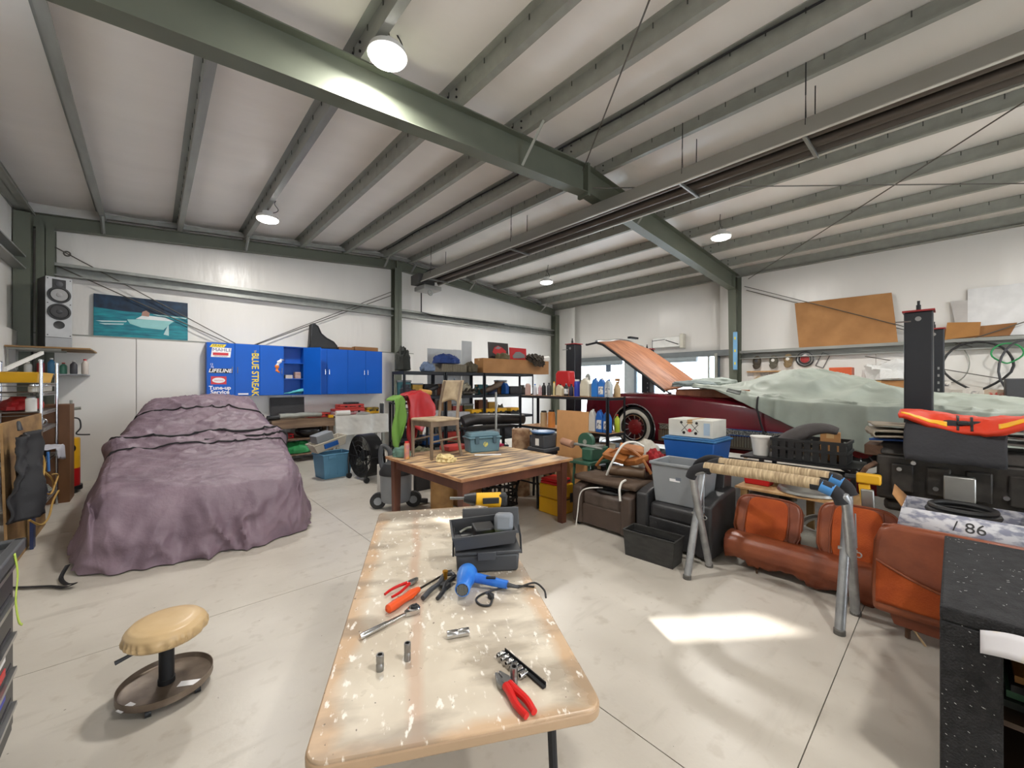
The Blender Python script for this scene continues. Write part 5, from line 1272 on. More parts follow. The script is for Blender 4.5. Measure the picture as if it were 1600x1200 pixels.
mb = MB(); mb.tube([(3.76,2.36,0.572),(3.66,2.34,0.565),(3.59,2.32,0.52),(3.575,2.31,0.46),(3.57,2.30,0.40)], 0.012, 8, smooth=6); one('white_rope', mb, m_whtp, 'white rope hanging over the brown armchair arm', 'rope', group='white ropes')
mb = MB(); mb.tube([(3.72,2.62,0.45),(3.60,2.74,0.44),(3.585,2.83,0.36),(3.58,2.86,0.15),(3.575,2.88,0.0)], 0.007, 8, smooth=6); one('thin_rope', mb, m_whtp, 'thin white cord trailing down the brown armchair front', 'rope')
mb = MB(); mb.tube([(0,-0.12,0),(0.06,-0.06,0.02),(0.05,0.08,0.02),(-0.02,0.12,0.0),(-0.07,0.02,0.02)], 0.016, 8, closed=True, smooth=5); one('black_cable_loop', mb, m_blkp, 'black cable loop on the brown armchair cushion', 'cable', (3.72,2.55,0.41))
# ================================================================ LEFT SIDE
TCH = thing('tool_chest', 'black steel tool chest near the wall with a lime strap', 'tool chest', (-1.12, 1.9, 0))
m_chest = M('black chest steel', (40,40,43), 0.4, metal=0.2, var=0.1)
mb = MB(); mb.box(0,0.66,0,0.9,0.08,0.86); mb.build('body', m_chest, TCH, bevel=0.006)
mb = MB(); mb.box(-0.01,0.69,-0.01,0.925,0.86,0.875).box(0.66,0.70,-0.01,0.93,0.855,0.905).box(-0.01,0.70,0.90,0.935,0.855,0.905).box(-0.01,0.02,-0.01,0.92,0.86,0.90); mb.build('tray_top', m_dgry, TCH, bevel=0.008)
for k in range(5):
    mb = MB(); z0 = 0.10+0.15*k; mb.box(0.655,0.672,0.03,0.84,z0,z0+0.14); d = mb.build('drawer', m_chest, TCH, bevel=0.004)
    mb = MB(); mb.box(0.672,0.69,0.05,0.82,z0+0.115,z0+0.132); mb.build('handle', m_chromed, d, smooth=0)
mb = MB(); mb.box(0.60,0.665,0.862,0.90,0.10,0.86); mb.build('corner_post', m_chest, TCH, smooth=0)
for x, y in ((0.08,0.08),(0.58,0.08),(0.08,0.82),(0.58,0.82)):
    mb = MB(); mb.cyl((x-0.02,y,0.04),(x+0.02,y,0.04),0.04,n=16); mb.build('caster', m_blkp, TCH)
mb = MB(); sp = spline([(0.70,0.70,0.90),(0.702,0.74,0.80),(0.70,0.72,0.70),(0.703,0.75,0.60),(0.705,0.80,0.56)], 6); vs = []
for p in sp: vs += [p+Vector((0.002,0.010,0)), p+Vector((0.002,-0.010,0))]
mb.add(vs, [(2*i,2*i+1,2*i+3,2*i+2) for i in range(len(sp)-1)]); mb.build('strap', M('lime strap', (190,214,90), 0.6), TCH, solid=0.003)
for k, (z, c) in enumerate(((0.40,(210,60,60)),(0.30,(60,70,180)),(0.46,(230,230,232)))):
    mb = MB(); mb.box(0.672,0.675,0.60,0.72,z,z+0.03); mb.build('sticker', M('chest sticker %d' % k, c, 0.5), TCH, smooth=0)
mb = MB(); mb.box(0.52,0.645,0.90,0.925,0.18,0.66); mb.build('side_box', m_dgry, TCH, bevel=0.006)
mb = MB(); mb.box(0,0.03,0,0.02,0,0.07); one('yellow_tool', mb, m_yelp, 'yellow tool tucked behind the black tool chest', 'tool', (-0.50,2.826,0.62), bevel=0.005)

# ---- wire rack
WRK = thing('wire_rack', 'chrome wire storage rack against the left wall', 'rack', (-1.40, 6.97, 0))
for x in (0.0, 0.47):
    for y in (0.0, 1.03):
        mb = MB(); mb.cyl((x,y,0),(x,y,1.86),0.0145,n=14).lathe([(0.02,1.86),(0.02,1.875),(0.012,1.885)], 12, TR(x,y,0)); mb.build('post', m_chrome, WRK)
for z in (0.22, 0.70, 1.08, 1.28, 1.50, 1.61):
    mb = MB()
    for x in (0.0,0.47): mb.tube([(x,0,z),(x,1.03,z)],0.004,5).tube([(x,0,z-0.035),(x,1.03,z-0.035)],0.004,5).tube([(x,1.03*k/24,z-(0.035 if k % 2 else 0)) for k in range(25)],0.0025,4)
    for y in (0.0,1.03): mb.tube([(0,y,z),(0.47,y,z)],0.004,5).tube([(0,y,z-0.035),(0.47,y,z-0.035)],0.004,5)
    for k in range(1,26): mb.tube([(0,1.03*k/26,z),(0.47,1.03*k/26,z)],0.0022,4)
    mb.build('wire_shelf', m_chromed, WRK)
YBN = thing('yellow_bin', 'long yellow plastic tray on top of the wire rack', 'tray', (-1.38, 7.0, 1.616))
mb = MB(); mb.tub(0.02,0.42,0.03,0.98,0,0.12,0.92,0.006,0.006); mb.build('body', m_yelp, YBN, smooth=0)
m_jar = M('glass jar', (206,202,190), 0.12, c2=(150,140,120), scale=14, var=0.2)
for k in range(9):
    for row in (0,):
        Jr = thing('glass_jar', 'small glass jar of hardware in the row below the yellow tray', 'jar', (-1.0, 7.06+0.105*k, 1.504), 0, 'glass jars on the wire rack')
        mb = MB(); mb.lathe([(0.032,0),(0.04,0.008),(0.04,0.062),(0.03,0.074)], 16); mb.build('glass', m_jar, Jr)
        mb = MB(); mb.lathe([(0.033,0.074),(0.033,0.09)], 16); mb.build('lid', m_chrome, Jr)
one('red_fabric', soft((0.16,0.34,0.14),8,0.2,flat=0.7), M('red vinyl', (170,32,34), 0.5), 'red vinyl bag on wire rack below the glass jars', 'bag', (-1.16,7.55,1.285))
bottle('white plastic tub on the wire rack beside the red bag', (-1.02,7.10,1.285), 0.045, 0.17, m_whtp, m_gryp, 'can', name='white_tub')
for k in range(6):
    mb = MB(); r_ = 0.03+0.008*(k % 3); mb.torus((0,0,r_), r_, 0.009, 18, 6, 'x'); one('steel_ring', mb, m_chromed, 'small steel clamp ring on the middle wire shelf', 'clamp', (-1.0-0.05*(k % 2),7.1+0.12*k,1.0905), 20*k, 'clamps on the wire rack')
def drapeW(u, v):
    return (0.05+0.55*v if v < 0.8 else 0.05+0.44+0.05*(v-.8), 0.05+0.5*u, (0.03 if v < 0.8 else 0.03-0.6*(v-0.8)*(1+0.6*u))+0.02*fbm(u*4,v*5))
mb = MB(); mb.grid(drapeW, 24, 24); one('white_rag', mb, M('white rag', (206,206,216), 0.85, var=0.15, bump=0.2), 'white rag hanging over the lower wire shelf', 'rag', (-1.34,7.3,0.78), solid=0.012)
one('black_case', MB().box(0,0.36,0,0.5,0,0.10), m_blkp, 'black case under the white rag on the wire rack', 'case', (-1.32,7.3,0.705), bevel=0.012)
mb = MB(); mb.ball((0,0,0.05),(0.10,0.14,0.05),18,10); one('blue_pump', mb, m_bluep, 'blue pump housing on the bottom wire shelf', 'pump', (-1.02,7.35,0.225))
mb = MB()
for k in range(4): mb.torus((0,0,0.03+0.02*k),0.12-0.012*k,0.011,26,6)
one('grey_hose_coil', mb, m_galvd, 'grey hose coil on the bottom wire shelf', 'hose', (-1.06,7.72,0.225))
# plywood sheet leaning on rack, brown cabinet end
PB = thing('plywood_sheet', 'grubby plywood sheet leaning against the wire rack', 'board', (-0.90, 5.35, 0))
mb = MB(); mb.box(-0.009,0.009,0,1.60,0,1.27, TR(0,0,0,0,-1.5,0)); mb.build('sheet', m_plyd, PB, smooth=0, bevel=0.002)
WC = thing('brown_cabinet', 'brown wooden cabinet behind the wire rack', 'cabinet', (-1.46, 8.05, 0))
m_brw = M('brown veneer', (126,84,48), 0.55, c2=(96,60,32), scale=3, stretch=(1,1,0.3))
mb = MB(); mb.box(0,0.64,0,0.02,0,1.32); mb.build('side_panel', m_brw, WC, smooth=0)
mb = MB(); mb.box(0,0.64,0.42,0.44,0,1.32); mb.build('side_panel', m_brw, WC, smooth=0)
mb = MB(); mb.box(0,0.02,0.02,0.42,0,1.32); mb.build('back_panel', m_brw, WC, smooth=0)
mb = MB(); mb.box(0.62,0.64,0.02,0.42,0.0,1.32); mb.build('door', m_brw, WC, smooth=0)
for z in (0.05,0.45,0.9,1.3):
    mb = MB(); mb.box(0.02,0.62,0.02,0.42,z,z+0.018); mb.build('shelf', m_brw, WC, smooth=0)
# oil pump drum
DR = thing('oil_drum', 'yellow and red oil drum with hand pump', 'drum', (-0.98, 8.78, 0.0))
mb = MB(); mb.lathe([(0.19,0.10),(0.195,0.12),(0.195,0.36)], 32); mb.build('red_band', m_redp, DR)
mb = MB(); mb.lathe([(0.195,0.36),(0.195,0.78),(0.19,0.80),(0.03,0.81)], 32); mb.build('drum_body', m_yelp, DR)
mb = MB(); mb.lathe([(0.07,0),(0.07,0.003)], 20, TR(0.10,-0.168,0.66,90,0,28)); mb.build('round_mark', m_stk, DR)
mb = MB(); mb.cyl((0,0,0.81),(0,0,1.12),0.03,n=12).box(-0.06,0.09,-0.05,0.05,0.96,1.14); mb.build('pump', m_redp, DR, bevel=0.01)
mb = MB(); mb.tube([(0,0,1.14),(0.02,0,1.22),(0.2,0,1.24)],0.022,8).cyl((0.10,0,1.2),(0.10,0,1.36),0.016,n=10); mb.build('pump_handle', m_galvd, DR)
mb = MB(); mb.tube([(0.08,0,1.1),(0.18,-0.02,1.08),(0.2,-0.04,0.95),(0.16,-0.06,0.86),(0.3,-0.06,0.84)],0.01,8,smooth=5); mb.build('hose', m_blkp, DR)
mb = MB(); mb.lathe([(0.22,0.04),(0.22,0.10)], 32); mb.build('dolly', m_dark, DR)
for a in (0,90,180,270):
    mb = MB(); x, y = 0.2*math.cos(R(a+45)), 0.2*math.sin(R(a+45)); mb.cyl((x-0.015,y,0.035),(x+0.015,y,0.035),0.035,n=14); mb.build('caster', m_blkp, DR)
# wall shelves with speaker
SH = thing('wall_shelf', 'brown board wall shelf under the tower speaker', 'shelf', (-1.47, 8.60, 2.11))
mb = MB(); mb.prism([(0,0),(0.80,0),(0.80,1.0),(0.38,1.0),(0.38,0.83),(0.14,0.83),(0.14,0.73),(0,0.73)], 0, 0.02); mb.build('board', m_plyd, SH, smooth=0)
for y in (0.1, 0.62):
    mb = MB(); mb.box(0,0.5,y-0.01,y+0.01,-0.03,0).box(0,0.02,y-0.01,y+0.01,-0.3,-0.03); mb.build('bracket', m_galvd, SH, smooth=0)
SH2 = thing('wall_shelf', 'lower grey wall shelf holding bottles in the corner', 'shelf', (-1.47, 8.7, 1.73))
mb = MB(); mb.prism([(0,0),(0.72,0),(0.72,0.90),(0.38,0.90),(0.38,0.73),(0.14,0.73),(0.14,0.63),(0,0.63)], 0, 0.018); mb.build('board', m_gryp, SH2, smooth=0)
for y in (0.1, 0.55):
    mb = MB(); mb.box(0,0.4,y-0.01,y+0.01,-0.03,0); mb.build('bracket', m_galvd, SH2, smooth=0)
SP = thing('tower_speaker', 'silver fronted black tower speaker on the wall shelf', 'speaker', (-1.08, 9.10, 2.132), 20)
mb = MB(); mb.box(-0.135,0.135,-0.18,0.18,0,1.05); mb.build('cabinet', m_blkp, SP, bevel=0.005)
mb = MB(); mb.box(-0.136,0.136,-0.192,-0.18,0.16,1.05); mb.build('baffle', M('silver baffle', (176,178,180), 0.4, metal=0.3), SP, bevel=0.004)
mb = MB(); mb.box(-0.136,0.136,-0.19,-0.18,0.0,0.155); mb.build('plinth', M('silver plinth', (150,152,154), 0.4, metal=0.3), SP, smooth=0)
mb = MB(); mb.box(-0.07,0.07,-0.197,-0.19,0.88,1.02); tw = mb.build('tweeter', m_blkp, SP, bevel=0.003)
mb = MB(); mb.lathe([(0.04,0),(0.04,0.006),(0.012,0.012)], 20, TR(0,-0.197,0.95,90,0,0)); mb.build('dome', m_dgry, tw)
for z, c in ((0.79,(150,150,150)),(0.54,(46,46,48))):
    mb = MB(); mb.lathe([(0.122,0),(0.122,0.012),(0.10,0.014),(0.095,0.004)], 32, TR(0,-0.192,z,90,0,0)); wf = mb.build('woofer', m_blkp, SP)
    mb = MB(); mb.lathe([(0.088,0.014),(0.035,0.006),(0.03,0.018),(0.01,0.024)], 28, TR(0,-0.192,z,90,0,0)); mb.build('cone', M('cone %d' % c[0], c, 0.5), wf)
mb = MB(); mb.lathe([(0.058,0),(0.058,0.006),(0.045,0.004),(0.04,0.002)], 24, TR(0,-0.192,0.345,90,0,0)); mb.build('bass_port', m_blkp, SP)
for x in (-0.115,0.115):
    for z in (0.19,0.66,1.02):
        mb = MB(); mb.lathe([(0.008,0),(0.008,0.004)], 8, TR(x,-0.192,z,90,0,0)); mb.build('screw', m_blkp, SP)
bc = [((220,220,214),'white'),((170,40,44),'red'),((50,110,150),'blue'),((70,130,110),'green'),((60,60,64),'black'),((200,190,180),'cream')]
for k in range(6):
    c, nm = bc[k]
    bottle('%s bottle on the lower corner wall shelf' % nm, (-1.30+0.11*k, 8.85+0.06*(k % 2), 1.749), 0.04, 0.17+0.03*(k % 3), M('bottle %s' % nm, c, 0.4), m_redp if k % 2 else m_whtp, 'round', group='bottles on the corner shelf')
mb = MB(); mb.box(-0.5,0.5,-0.012,0.012,-0.02,0.02); o = one('white_lath', mb, m_whtp, 'white wooden lath slanting above the yellow tray', 'lath', (-1.1,7.35,1.88), 90, rx=0, ry=0, smooth=0); o.rotation_euler = (0, R(-14), R(82))
one('folded_papers', soft((0.12,0.26,0.06),4,0.2), M('papers', (196,186,160), 0.8, var=0.2), 'crumpled papers lying in the yellow tray', 'papers', (-1.16,7.4,1.624))
# jacket on the plywood corner, extension cords
JK = thing('hanging_jacket', 'black work jacket hanging beside the plywood sheet', 'jacket', (-0.86, 5.42, 0))
def jk(u, v):
    a = PI*(u*1.7-0.35); w_ = 0.13+0.05*v; 
    return (0.06+0.09*math.sin(a)*(0.6+0.5*v)+0.05*fbm(u*4,v*3)+0.02*math.sin(u*16+3*v), (u-0.5)*2*w_+0.01*math.sin(v*9), 1.20-0.76*v-0.10*abs(u-0.5)*(1-v))
mb = MB(); mb.grid(jk, 30, 30); mb.build('shell', M('black nylon', (38,38,42), 0.6, var=0.2, bump=0.2, bscale=20), JK, solid=0.02)
mb = MB(); mb.tube([(0.02,-0.03,1.2),(0.01,0,1.27),(0.02,0.03,1.2)],0.012,8,smooth=4); mb.build('collar_loop', m_dgry, JK)
mb = MB(); mb.tube([(0.16,0.14,0.98),(0.165,0.14,0.8)],0.01,6); mb.build('zip', M('blue zip', (60,110,170), 0.5), JK)
m_cordo = M('tan extension cord', (206,166,90), 0.55)
mb = MB()
mb.tube([(-0.84,6.05,1.0),(-0.82,6.15,0.85),(-0.83,6.3,0.72),(-0.80,6.5,0.60),(-0.81,6.75,0.5),(-0.83,6.9,0.42)],0.009,6,smooth=6)
mb.tube([(-0.84,6.1,0.98),(-0.81,6.25,0.8),(-0.82,6.2,0.55),(-0.80,6.5,0.42),(-0.81,6.85,0.46),(-0.80,6.95,0.55),(-0.81,6.7,0.60)],0.009,6,smooth=6)
mb.tube([(-0.83,5.7,0.35),(-0.80,6.0,0.22),(-0.80,6.4,0.2),(-0.82,6.8,0.28),(-0.8,7.0,0.36)],0.009,6,smooth=6)
one('extension_cord', mb, m_cordo, 'tan extension cord looped over the plywood sheet', 'cord')
mb = MB(); mb.box(-0.012,0.012,0,0.10,0,1.0); one('blue_level', mb, M('navy level', (36,52,96), 0.4), 'dark blue spirit level standing against the plywood sheet', 'level', (-0.858,5.98,0), smooth=0)

# ---- mechanic stool
ST2 = thing('mechanic_stool', 'low round roller stool with cream vinyl seat and tray base', 'stool', (0.06, 2.75, 0))
m_cream = M('cream vinyl', (214,186,142), 0.36, c2=(196,166,122), scale=5)
mb = MB()
def seatp(u, v):
    a = 2*PI*u; pr = [(0.0,0.385),(0.06,0.386),(0.11,0.383),(0.145,0.372),(0.165,0.352),(0.172,0.33),(0.168,0.305),(0.155,0.29),(0.12,0.286),(0.0,0.286)]
    t = v*(len(pr)-1); i = min(int(t), len(pr)-2); f = t-i
    r = pr[i][0]*(1-f)+pr[i+1][0]*f; z = pr[i][1]*(1-f)+pr[i+1][1]*f
    k = max(0, 1-abs(v-0.62)/0.16); r += 0.0075*k*math.sin(26*a+3*math.sin(5*a))
    return (r*math.cos(a), r*math.sin(a), z)
mb.grid(seatp, 144, 40, closeu=True); mb.build('seat', m_cream, ST2, smooth=60)
mb = MB(); mb.lathe([(0.10,0.275),(0.10,0.287)], 24).cyl((0,0,0.27),(0,0,0.05),0.032,n=24).cyl((0,0,0.05),(0,0,0.075),0.036,n=24); mb.build('column', m_dark, ST2)
mb = MB(); mb.tube([(-0.04,-0.04,0.278),(-0.13,-0.02,0.262),(-0.19,-0.02,0.245)],[0.006,0.011],8); mb.build('lever', m_dgry, ST2)
mb = MB(); mb.lathe([(0.0,0.05),(0.175,0.05),(0.185,0.055),(0.192,0.078),(0.195,0.078),(0.195,0.045),(0.18,0.04),(0.0,0.04)], 48, None, False, False); mb.build('tray_base', M('worn tray steel', (132,118,104), 0.4, metal=0.4, c2=(92,78,66), scale=8), ST2)
for k in range(5):
    a = 2*PI*k/5+0.5; mb = MB(); x, y = 0.165*math.cos(a), 0.165*math.sin(a); mb.cyl((x-0.012,y,0.02),(x+0.012,y,0.02),0.02,n=14).cyl((x,y,0.03),(x,y,0.045),0.008,n=8); mb.build('caster', m_dark, ST2)
mb = MB(); mb.box(-0.03,0.03,-0.02,0.02,0,0.001); one('white_label', mb, m_stw, 'small white label lying on the stool tray', 'label', (-0.09,2.66,0.0505), 30, smooth=0)
mb = MB(); mb.box(-0.05,0.05,-0.02,0.02,0,0.001); one('paper_strip', mb, m_stw, 'paper strip lying on the stool tray rim side', 'paper', (0.15,2.66,0.0505), -30, smooth=0)
# ================================================================ BACK: BENCHES, RACKS
WB = thing('workbench', 'rough wooden workbench against the back wall', 'workbench', (1.76, 9.0, 0))
m_bw = M('rough bench wood', (140,116,92), 0.7, c2=(104,82,64), scale=4, stretch=(0.4,4,4))
for k in range(3):
    mb = MB(); mb.box(0,1.19,0.19*k,0.19*k+0.187,0.83,0.87); mb.build('plank', m_bw, WB, smooth=0)
mb = MB(); mb.box(0,1.19,-0.01,0.03,0.70,0.83); mb.build('front_beam', m_bw, WB, smooth=0)
for z in (0.14,0.45):
    mb = MB(); mb.box(0.05,1.14,0.0,0.55,z,z+0.03); mb.build('shelf', m_bw, WB, smooth=0)
for x in (0.03,1.09):
    for y in (0.02,0.48):
        mb = MB(); mb.box(x,x+0.08,y,y+0.08,0,0.83); mb.build('leg', m_bw, WB, smooth=0)
SBN = thing('sheeted_bench', 'work table draped with a white plastic sheet', 'workbench', (2.98, 9.02, 0))
mb = MB(); mb.box(0,1.16,0,0.55,0.86,0.89); mb.build('tabletop', m_bw, SBN, smooth=0)
for x in (0.03,1.07):
    for y in (0.03,0.46):
        mb = MB(); mb.box(x,x+0.06,y,y+0.06,0,0.86); mb.build('leg', m_galvd, SBN, smooth=0)
def sht(u, v):
    x = -0.02+1.2*u
    if v < 0.4: y = 0.5-0.52*v/0.4; z = 0.90
    else: y = -0.025-0.05*(v-.4)*(1+math.sin(u*15)); z = 0.90-0.72*(v-0.4)
    return (x, y+0.012*fbm(u*6,v*4), z+0.006*fbm(u*5,v*7))
mb = MB(); mb.grid(sht, 50, 36); mb.build('plastic_sheet', M('white plastic sheet', (214,212,206), 0.4, var=0.08, bump=0.2), SBN, solid=0.004)
# on the benches
BP = thing('charcoal_board', 'dark grey speaker panel standing on the workbench', 'panel', (1.84,9.48,0.872), rx=-4)
mb = MB(); mb.box(0,0.64,0,0.03,0,0.44); mb.build('board', M('charcoal panel', (56,56,58), 0.7, bump=0.2, bscale=90), BP, bevel=0.006)
mb = MB(); mb.box(-0.008,0.0,-0.003,0.033,0,0.44).box(0,0.64,-0.003,0.033,0.44,0.448); mb.build('edge_frame', m_blkp, BP, smooth=0)
mb = MB(); mb.tube([(0,0,0.07),(0.18,0.02,0.075),(0.3,0,0.07),(0.42,0.02,0.085),(0.62,0,0.075),(0.8,0.03,0.07)],[0.055,0.065,0.05,0.07,0.07,0.05],14,smooth=4); one('exhaust_pipe', mb, m_galvd, 'dented grey exhaust pipe lying on the workbench', 'pipe', (1.92,9.14,0.873))
mb = MB(); mb.tube([(0,0,0.05),(0.1,0.02,0.05),(0.22,0,0.06)],0.048,14,smooth=4); one('black_elbow', mb, m_blkp, 'black rubber elbow pipe at the exhaust pipe end', 'pipe', (1.70,9.08,0.873))
def tcase(label, loc, d, mat, rz=0, group='tool cases', name='tool_case', lid=None):
    T_ = thing(name, label, 'tool case', loc, rz, group); a, b, h = d
    mb = MB(); mb.box(0,a,0,b,0,h*0.52); mb.build('body', mat, T_, bevel=0.012)
    mb = MB(); mb.box(0.002,a-0.002,0.002,b-0.002,h*0.54,h); mb.build('lid', lid or mat, T_, bevel=0.014)
    for x in (a*0.2,a*0.75):
        mb = MB(); mb.box(x,x+0.05,-0.008,0.004,h*0.36,h*0.68); mb.build('latch', m_blkp, T_, bevel=0.003)
    mb = MB(); mb.tube([(a*0.4,-0.004,h*0.5),(a*0.4,-0.03,h*0.52),(a*0.6,-0.03,h*0.52),(a*0.6,-0.004,h*0.5)],0.008,6); mb.build('handle', m_blkp, T_)
    return T_
m_redd = M('faded red plastic', (196,66,60), 0.5, var=0.15)
tcase('flat faded red tool case on the workbench', (2.50,9.265,0.872), (0.46,0.3,0.10), m_redd, 2)
tcase('white and red tool case stacked on the sheeted bench', (3.02,9.155,0.908), (0.66,0.36,0.13), M('scuffed pale plastic', (196,190,196), 0.5, c2=(176,60,60), scale=6), 0, lid=m_redd)
tcase('red tool case on top of the white and red case', (3.12,9.16,1.04), (0.56,0.30,0.10), m_redd, 3)
tcase('thin grey case topping the red tool cases', (3.28,9.2,1.143), (0.3,0.2,0.04), m_dgry, 6)
tcase('black and yellow drill case on the sheeted bench end', (3.74,9.2,0.908), (0.30,0.25,0.14), m_yelp, 0, lid=M('scratched yellow', (206,168,40), 0.5, c2=(60,52,30), scale=9))
one('yellow_block', MB().box(0,0.1,0,0.07,0,0.06), m_yelp, 'small yellow box on the workbench corner', 'box', (2.84,9.03,0.872), bevel=0.004)
PR = thing('paper_roll', 'white paper roll lying on the sheeted bench edge', 'paper roll', (2.99,9.052,0.962), 0)
mb = MB(); mb.cyl((0,0,0),(0.30,0,0),0.055,n=22); mb.build('roll', m_whtp, PR)
mb = MB(); mb.cyl((0.296,0,0),(0.303,0,0),0.03,n=16); mb.build('core', m_cardd, PR)
one('grey_rag', soft((0.15,0.065,0.05),2), M('grey rag', (160,158,152), 0.85, bump=0.2), 'grey rag crumpled on the sheeted bench', 'rag', (3.60,9.075,0.907))
for k in range(2): bottle('tall dark spray can at the sheeted bench end', (4.09+0.0*k,9.12+0.1*k,0.905), 0.03, 0.26, m_dgry, m_whtp, 'can', group='spray cans on sheeted bench', name='spray_can')
# under the bench
mb = MB(); mb.ball((0,0,0.13),(0.27,0.2,0.13),24,12); one('black_air_cleaner', mb, M('glossy black', (30,30,32), 0.2), 'round glossy black air cleaner on the workbench shelf', 'air cleaner', (2.49,9.2,0.482))
tcase('low red trolley jack case on the workbench shelf', (1.83,9.12,0.482), (0.36,0.3,0.10), m_redp)
one('green_cover', soft((0.28,0.22,0.20),9,0.2), M('green tarp', (48,150,84), 0.5, bump=0.2), 'bright green cover under the workbench', 'cover', (2.25,9.2,0.172))
one('grey_motor', soft((0.12,0.16,0.17),11,0.35,3), m_iron, 'greasy motor under the workbench', 'motor', (2.66,9.25,0.172))
# bucket seat shell and boards on cabinets
SS = thing('seat_shell', 'black bucket seat shell on top of the blue cabinets', 'seat', (2.55,9.47,2.387))
mb = MB(); out = [(0.0,0.0),(0.58,0.0),(0.60,0.06),(0.52,0.16),(0.36,0.24),(0.24,0.34),(0.17,0.50),(0.10,0.55),(0.04,0.53),(0.02,0.30)]
mb.prism(out, -0.10, 0.10, 'y'); mb.build('shell', m_blkp, SS, bevel=0.03, seg=3)
mb = MB(); mb.tube([(a*0.94+0.015,-0.102,b*0.93+0.012) for a, b in out],0.009,6,closed=True); mb.build('edge_rib', m_dgry, SS)
for k, (x, w_, h, lb) in enumerate(((3.17,0.34,0.06,'short flat cardboard piece on the blue cabinets'),(3.53,0.56,0.09,'long flat cardboard box on the blue cabinets'))):
    one('flat_carton', MB().box(0,w_,0,0.2,0,h), m_cardd, lb, 'box', (x,9.38,2.387), group='cardboard on the blue cabinets', bevel=0.004)

# ---- black boltless racks
m_rack = M('black rack steel', (40,44,50), 0.45, metal=0.3, var=0.1)
m_part = M('particle board', (182,140,100), 0.75, c2=(160,118,80), scale=12)
def rack(label, loc, W_, D_, H_, zs, boards=m_rack, beam=0.05):
    K = thing('storage_rack', label, 'rack', loc, 0, 'black storage racks')
    for x in (0,W_):
        for y in (0,D_):
            sx = 1 if x == 0 else -1; sy = 1 if y == 0 else -1
            mb = MB(); mb.box(min(x,x+sx*0.035),max(x,x+sx*0.035),min(y,y+sy*0.006),max(y,y+sy*0.006),0,H_).box(min(x,x+sx*0.006),max(x,x+sx*0.006),min(y,y+sy*0.035),max(y,y+sy*0.035),0,H_); mb.build('post', m_rack, K, smooth=0)
    for z in zs:
        mb = MB(); mb.box(0.006,W_-0.006,0.006,0.02,z-beam,z).box(0.006,W_-0.006,D_-0.02,D_-0.006,z-beam,z).box(0.006,0.02,0.02,D_-0.02,z-beam,z).box(W_-0.02,W_-0.006,0.02,D_-0.02,z-beam,z); s_ = mb.build('shelf_beam', m_rack, K, smooth=0)
        mb = MB(); mb.box(0.008,W_-0.008,0.008,D_-0.008,z-0.012,z+0.003); mb.build('shelf_board', boards, K, smooth=0)
    return K
Y1 = 6.3; zs1 = (0.12,0.50,0.93,1.38,1.82)
rack('black storage rack next to the grey wall panel end', (3.2,Y1,0), 0.83, 0.45, 1.822, zs1)
rack('black storage rack behind the wooden chair', (4.04,Y1,0), 0.90, 0.45, 1.822, zs1)
rack('black storage rack carrying the long cardboard box', (4.95,Y1,0), 1.38, 0.45, 1.822, zs1)
rack('black steel rack full of fluid bottles beside the red car', (4.75,3.26,0), 0.45, 1.80, 1.415, (0.12,0.52,0.89,1.405), m_part, 0.04)
# top of racks
BXL = carton('long_carton', 'long cardboard box on top of the black racks', (4.93,6.32,1.8235), (1.92,0.30,0.30), group='cartons on the racks')
PF = thing('car_picture', 'dark framed picture of a red car standing behind long box', 'picture', (5.36,6.66,1.8235), rx=-4); PF.scale = (1.36,1,1.1)
mb = MB(); mb.box(0,0.42,0,0.015,0,0.62); mb.build('panel', M('dark picture', (52,46,46), 0.5), PF, smooth=0)
mb = MB(); mb.prism([(0.08,0.42),(0.12,0.52),(0.20,0.56),(0.28,0.53),(0.37,0.46),(0.36,0.40),(0.26,0.38),(0.14,0.38)], -0.004, 0.0, 'y'); mb.build('car_print', m_redp, PF, smooth=0)
mb = MB(); mb.prism([(0.13,0.50),(0.20,0.55),(0.27,0.52),(0.21,0.49)], -0.006, -0.003, 'y'); mb.build('window_print', m_gryp, PF, smooth=0)
PF2 = thing('car_picture', 'red picture of a pale car beside the dark framed picture', 'picture', (5.97,6.66,1.8235), rx=-4); PF2.scale = (1.3,1,1.2)
mb = MB(); mb.box(0,0.40,0,0.015,0,0.50); mb.build('panel', M('red picture', (196,34,40), 0.5), PF2, smooth=0)
mb = MB(); mb.prism([(0.06,0.34),(0.14,0.42),(0.24,0.43),(0.35,0.38),(0.36,0.32),(0.2,0.30),(0.08,0.30)], -0.004, 0.0, 'y'); mb.build('car_print', M('grey print car', (130,136,138), 0.5), PF2, smooth=0)
one('olive_hat', soft((0.14,0.16,0.12),2,0.2), M('olive cap', (104,94,66), 0.85), 'olive cap on the long cardboard box by dark picture', 'cap', (5.56,6.47,2.122))
FH = soft((0.22,0.16,0.13),7,0.4,3.5)
FH.v = [Vector((q.x, q.y, q.z-1.3*max(0.0,-0.05-q.y))) for q in FH.v]
one('fur_hat', FH, M('dark fur', (70,60,48), 0.95, c2=(40,34,28), scale=20, bump=0.6), 'dark fur hat draped over the long cardboard box end', 'hat', (6.44,6.36,2.121))
mb = MB(); mb.cyl((0,0,0.05),(0.26,0,0.08),0.05,n=18); one('paint_roller', mb, m_whtp, 'white paint roller sleeve on the long box end', 'paint roller', (6.69,6.42,2.122))
